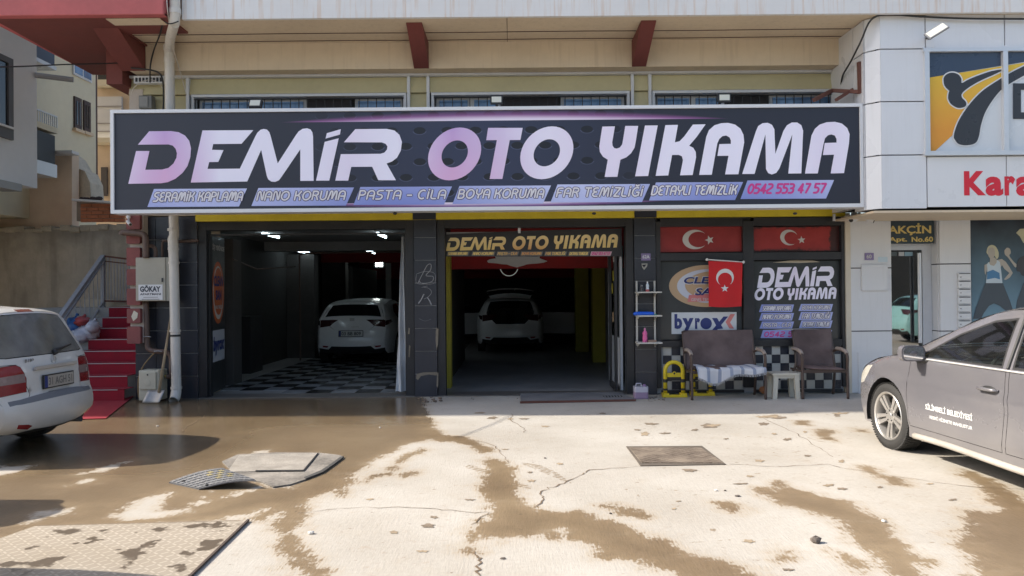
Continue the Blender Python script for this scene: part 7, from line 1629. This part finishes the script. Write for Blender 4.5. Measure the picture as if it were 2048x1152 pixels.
for k in range(n):
    for s_ in range(7):
        t0, t1 = (s_ + .12) / 7, (s_ + .80) / 7; A0, A1 = up_[k][0].lerp(up_[k][1], t0), up_[k][0].lerp(up_[k][1], t1); B0_, B1_ = up_[k + 1][0].lerp(up_[k + 1][1], t0), up_[k + 1][0].lerp(up_[k + 1][1], t1)
        A0, B0_ = A0.lerp(B0_, .10), A0.lerp(B0_, .92); A1, B1_ = A1.lerp(B1_, .10), A1.lerp(B1_, .92); h = Vector((0, 0, .007))
        MB().add([A0 + h, A1 + h, B1_ + h, B0_ + h, A0, A1, B1_, B0_], [(0, 1, 2, 3), (4, 5, 1, 0), (5, 6, 2, 1), (6, 7, 3, 2), (7, 4, 0, 3)]).build('rib', rampy if 5 <= k <= 8 and s_ in (1, 2, 3, 4) and (k + s_) % 2 else rampm, rp)
for q in (rr1.lerp(rr2, .3), rr2 + (rr3 - rr2) * .04): MB().ell(q + Vector((.04, .02, .018)), .018, .014, .010).build('bolt', gapm, rp)
# square steel manhole cover right of centre
mh = thing('manhole_cover', 'rectangular rusty checker plate manhole cover set in the dry concrete', 'manhole cover', (G(1350, 912).x, G(1350, 912).y, 0))
mp = [(1252, 894), (1404, 893), (1452, 930), (1281, 933)]
gpoly('frame', mp, .002, .008, mat('manhole_frame', (.12, .10, .08), .8, .3, .2), mh)
inn = shrink([tuple(p) for p in mp], 5) ; inn = inn if abs(inn[0][0]) > abs(mp[0][0]) else shrink([tuple(p) for p in mp], -5)
m, b = new_mat('rusty_checker_plate'); v = coords('World', (1, 1, 1), (0, 0, .1)); X, Y_, Z = xyz(v); ux, uy = X * 26.0, Y_ * 26.0; par = E.m('FLOORED_MODULO', E.m('FLOOR', ux) + E.m('FLOOR', uy), 2.0).gt(.5)
fx2, fy2 = E.m('FRACT', ux) - .5, E.m('FRACT', uy) - .5; bv = par * (fx2 + fy2).abs().lt(.16) + (1 - par) * (fx2 - fy2).abs().lt(.16); vv = coords('World')
cc = mix(((noise(vv, 4, 6, .7) - .5) * 4 + .5).sat(), (.07, .05, .038), (.23, .185, .14)); cc = mix(bv * .4, cc, (.34, .285, .225)); cc = mix(((noise(vv, 2.2, 5, .6) - .56) * 8).sat(), cc, (.07, .05, .035)); link(cc, b.inputs['Base Color']); b.inputs['Roughness'].default_value = .75; bump(bv + noise(vv, 30, 3), b, .6, .004)
gpoly('cover_plate', inn, .0085, .014, m, mh)
# grate and steel strip in front of the second bay
gt = thing('drain_cover', 'flat grey steel drain cover with slots at the threshold of the right bay', 'drain cover', (G(1150, 795).x, G(1150, 795).y, 0))
gpoly('cover_plate', [(1040, 789), (1232, 786), (1272, 801), (1042, 806)], .003, .020, mat('grey_steel_cover', (.20, .20, .205), .6, .3, .2), gt)  # plate in plain grey steel colour
gpoly('slot_area', [(1205, 794.5), (1243, 793.5), (1249, 796.5), (1210, 797.5)], .0205, .022, gapm, gt)
for k in range(7): gpoly('bar', [(1207 + 6 * k, 794), (1210 + 6 * k, 794), (1213 + 6 * k, 797.8), (1210 + 6 * k, 797.8)], .0225, .026, MC['grey_steel_cover'], gt)
gpoly('edge_strip', [(1040, 805.5), (1272, 801.5), (1272, 803), (1040, 807.5)], .003, .024, rust, gt)
# debris: pebbles, leaves and broken mortar at the pier foot
pebm = [mat('pebble_dark', (.12, .10, .085), .9, .3), mat('pebble_white', (.62, .60, .56), .9, .2), mat('pebble_tan', (.35, .28, .2), .9, .3)]
def pebble(px, py, s, k, lab, cat='stone', fl=.5):
    q = G(px, py); o = MB().ell((q.x, q.y, s * fl * .8), s, s * random.uniform(.6, .9), s * fl, 7, 5); c0 = Vector((q.x, q.y, 0)); o.v = [tuple(c0 + (Vector(v_) - c0) * random.uniform(.85, 1.12)) for v_ in o.v]
    tag(o.build('pebble', pebm[k]), lab, cat)
pebble(1632, 1086, .035, 0, 'grey angular stone on the dry concrete between two wet streaks', fl=.7); pebble(1768, 1044, .018, 1, 'white pebble on the edge of the long wet streak'); pebble(1432, 982, .016, 1, 'small white chip right of the manhole cover'); pebble(1475, 993, .022, 0, 'dark flat pebble below the manhole cover', fl=.3); pebble(1450, 982, .012, 0, 'tiny dark chip beside the white one'); pebble(1221, 1028, .012, 0, 'tiny dark pebble above the small rectangular wet patch'); pebble(622, 1068, .024, 1, 'white pebble near the left wet streak'); pebble(315, 853, .018, 1, 'white crumb on the sunlit strip before the corner'); pebble(1090, 917, .012, 0, 'dark crumb above the tyre marks'); pebble(1006, 1118, .020, 0, 'dark flat chip at the bottom middle', fl=.25); pebble(760, 856, .014, 1, 'white speck on the wet sunlit strip')
mb = MB(); random.seed(4)
for k in range(34):
    q = G(random.uniform(835, 885), random.uniform(787, 806)); s = random.uniform(.008, .035); mb.ell((q.x, q.y, s * .4), s, s * .8, s * .5, 6, 4)
for k in range(26): q = G(random.uniform(1296, 1330), random.uniform(793, 801)); s = random.uniform(.005, .016); mb.ell((q.x, q.y, s * .4), s, s * .8, s * .5, 6, 4)
for k in range(40): q = G(random.uniform(940, 1250), random.uniform(780, 800)); s = random.uniform(.004, .012); mb.ell((q.x, q.y, s * .4), s, s * .8, s * .5, 6, 4)
o = tag(mb.build('rubble_crumbs', mat('brown_rubble', (.16, .12, .09), .95, .4)), 'brown crumbs of mortar at the feet of the black piers', 'rubble'); o['kind'] = 'stuff'
q = P(1534, 785, 11.1); o = MB(); 
for k in range(5): o.ell((q.x + random.uniform(-.09, .09), 11.15, .04 + random.uniform(0, .05)), .07, .05, .05, 8, 6)
tag(o.build('orange_rag', mat('orange_rag', (.35, .15, .07), .95), smooth=True), 'crumpled orange-brown rag on the ground behind the bench leg', 'rag')
# worn tile damage and chalk scrawl on the middle pier
sc_ = flat('chalk_scratch', (.36, .36, .37), .9); pd = thing('pier_scrawl', 'pale scratched letters on the black tiled pier between the bays', 'scrawl', (fx(850), YF - .01, 1.6))
def scr(pl, w=.006):
    for a_, c_ in zip(pl, pl[1:]): pass
    pts_ = catmull([tuple(P(x, y, YF - .006)) for x, y in pl], 5); MB().tube(pts_, w, 4).build('stroke', sc_, pd)
for pl, w in (([(836, 566), (845, 548), (855, 530), (862, 529), (861, 540), (852, 551), (866, 553), (864, 563), (846, 567), (838, 562)], .005), ([(833, 548), (850, 543), (869, 547), (869, 566), (850, 568), (833, 566), (833, 548)], .003), ([(846, 574), (858, 577), (863, 585), (856, 594), (848, 598)], .003), ([(855, 595), (860, 603), (863, 610)], .009), ([(837, 607), (843, 598), (848, 588)], .009), ([(838, 637), (850, 642), (862, 638)], .002), ([(843, 575), (855, 572)], .003)): scr(pl, w)
ch = mat('exposed_pier_mortar', (.20, .17, .13), .95, .5)
for pl in ([(833, 748), (846, 745), (874, 744), (873, 751), (858, 749), (842, 752), (836, 760), (832, 757)], [(872, 655), (877, 657), (876, 690), (873, 700), (871, 680)], [(817, 655), (820, 657), (819, 668), (816, 668)], [(874, 745), (877, 745), (876, 775), (873, 772)], [(818, 690), (821, 692), (819, 715), (817, 714)]):
    flatpoly('chipped_edge', pl, YF - .002, ch, pd, .0015)
# ------------------------------------------------------------------ out of frame: trees, far wall, bin added to cast a shadow
def tree(x, y, h, label, seed):
    random.seed(seed); t = thing('tree', label, 'tree', (x, y, 0), 0, 'street trees behind the photographer')
    tk = MB(); tk.tube([(x, y, 0), (x + .1, y, h * .25), (x, y + .1, h * .5)], [.18, .14, .08], 8)
    for k in range(6): a = k; tk.tube([(x, y, h * .35), (x + math.cos(a) * h * .18, y + math.sin(a) * h * .18, h * .6)], [.07, .03], 6)
    tk.build('trunk', mat('bark', (.12, .09, .07), .95, .3, bmp=.6), t, smooth=True)
    cr = MB()
    for k in range(2600):
        c0 = Vector((random.gauss(0, 1), random.gauss(0, 1), random.gauss(0, 1))).normalized() * random.uniform(.4, 1) ** .5; c0 = Vector((c0.x * h * .28, c0.y * h * .28, c0.z * h * .3)) * (1 + .25 * math.sin(3 * c0.x + 2 * c0.z + seed)); p = Vector((x, y, h * .68)) + c0; u_ = Vector((random.gauss(0, 1), random.gauss(0, 1), random.gauss(0, 1))).normalized() * .13; w_ = u_.orthogonal().normalized() * .08
        cr.add([p - u_, p + w_, p + u_, p - w_], [(0, 1, 2, 3)])
    cr.build('crown', mat('leaf_green', (.045, .075, .022), .6, .4, bmp=0), t)
for i, (x, y, h) in enumerate(((-9, -9, 7), (-2, -11, 8), (6, -9.5, 7.5), (14, -10, 8), (22, -9, 7), (11, -13, 9))): tree(x, y, h, ['round street tree far behind the camera on the left', 'tall street tree straight behind the camera', 'street tree behind the camera to the right', 'dark street tree mirrored in the entrance glass', 'street tree at the far right behind the camera', 'big tree behind the parked teal car'][i], i)
ow = thing('opposite_building', 'plain dark building across the street behind the camera', 'building', (0, -19, 0)); MB().box(-30, 35, -25, -19, 0, 4.5).build('wall', mat('opposite_render', (.10, .095, .085), .9), ow)  # wall colour set dark for the reflection in the door glass
for k in range(12): MB().box(-27 + 5 * k, -25 + 5 * k, -18.99, -18.9, 1.5, 3.5).build('window', dglass, ow)
wc_ = thing('added_shadow_bin', 'made-up round-topped bin added unseen outside the left edge to cast a rounded shadow', 'waste container', (-5.3, 5.45, 0))  # invented bin out of view, there only for its rounded shadow
MB().rbox(-5.65, -4.95, 5.12, 5.80, .15, 1.15, .1, 'z').build('bin_body', mat('bin_green', (.03, .10, .05), .6), wc_); MB().ell((-5.3, 5.46, 1.14), .36, .35, .26).build('lid', MC['bin_green'], wc_, smooth=True)
for x in (-5.5, -5.1): MB().tube([(x, 5.2, .08), (x, 5.26, .08)], .08, 12).build('wheel', blk, wc_)

# small dried splashes and oil spots on the dry concrete
random.seed(21)
spot = [mat('oil_spot', (.21, .165, .12), .7, .5, bmp=.1, scale=8), mat('mud_spot', (.32, .25, .17), .85, .5, bmp=.1, scale=8)]
S_list = [(1302, 848, 14, 3), (1290, 868, 12, 4), (1418, 852, 22, 4), (1428, 851, 13, 3), (1331, 867, 11, 2), (1527, 834, 16, 3), (1527, 848, 10, 4), (1548, 868, 7, 2), (1575, 879, 10, 3), (1545, 833, 22, 3), (1559, 836, 18, 2.5), (1682, 827, 17, 2.5), (1674, 831, 8, 3), (1519, 922, 10, 3), (1615, 912, 7, 2.5), (1683, 923, 9, 3),
          (1379, 941, 14, 4), (1657, 971, 12, 3), (1684, 978, 11, 3), (1610, 864, 5, 2), (1390, 860, 9, 2), (1498, 1083, 13, 4), (1482, 968, 15, 2), (1500, 953, 9, 2), (1205, 827, 10, 1.5), (960, 826, 16, 1.6), (985, 836, 13, 2.5), (1021, 838, 9, 1.5), (1048, 838, 10, 1.8), (1090, 853, 8, 2), (1275, 860, 7, 2), (1120, 928, 9, 2), (1060, 945, 5, 2), (788, 1065, 11, 3), (868, 1035, 9, 3), (845, 1103, 12, 3),
          (856, 1052, 18, 4), (1063, 962, 8, 3), (1452, 878, 6, 1.6), (1357, 1003, 6, 1.6), (940, 1000, 10, 2), (740, 999, 9, 2), (1905, 1000, 9, 2.5), (1348, 1018, 6, 2), (1576, 1140, 12, 3), (1860, 968, 8, 2), (1760, 975, 7, 2), (1010, 899, 7, 1.5)]
for i, (px, py, rx, ry) in enumerate(S_list):
    L = []; n = 18; ph = random.uniform(0, 6)
    for k in range(n):
        t = 2 * math.pi * k / n; rr = 1 + .35 * math.sin(2 * t + ph) * .6 + .25 * math.sin(5 * t + ph * 2) + random.uniform(-.14, .14); q = G(px + .82 * rx * rr * math.cos(t), py + .82 * ry * rr * math.sin(t)); L.append((q.x, q.y, .003 + .0001 * (i % 5)))
    MB().add(L, [tuple(range(n))[::-1]]).build('stain', spot[i % 2], ground)
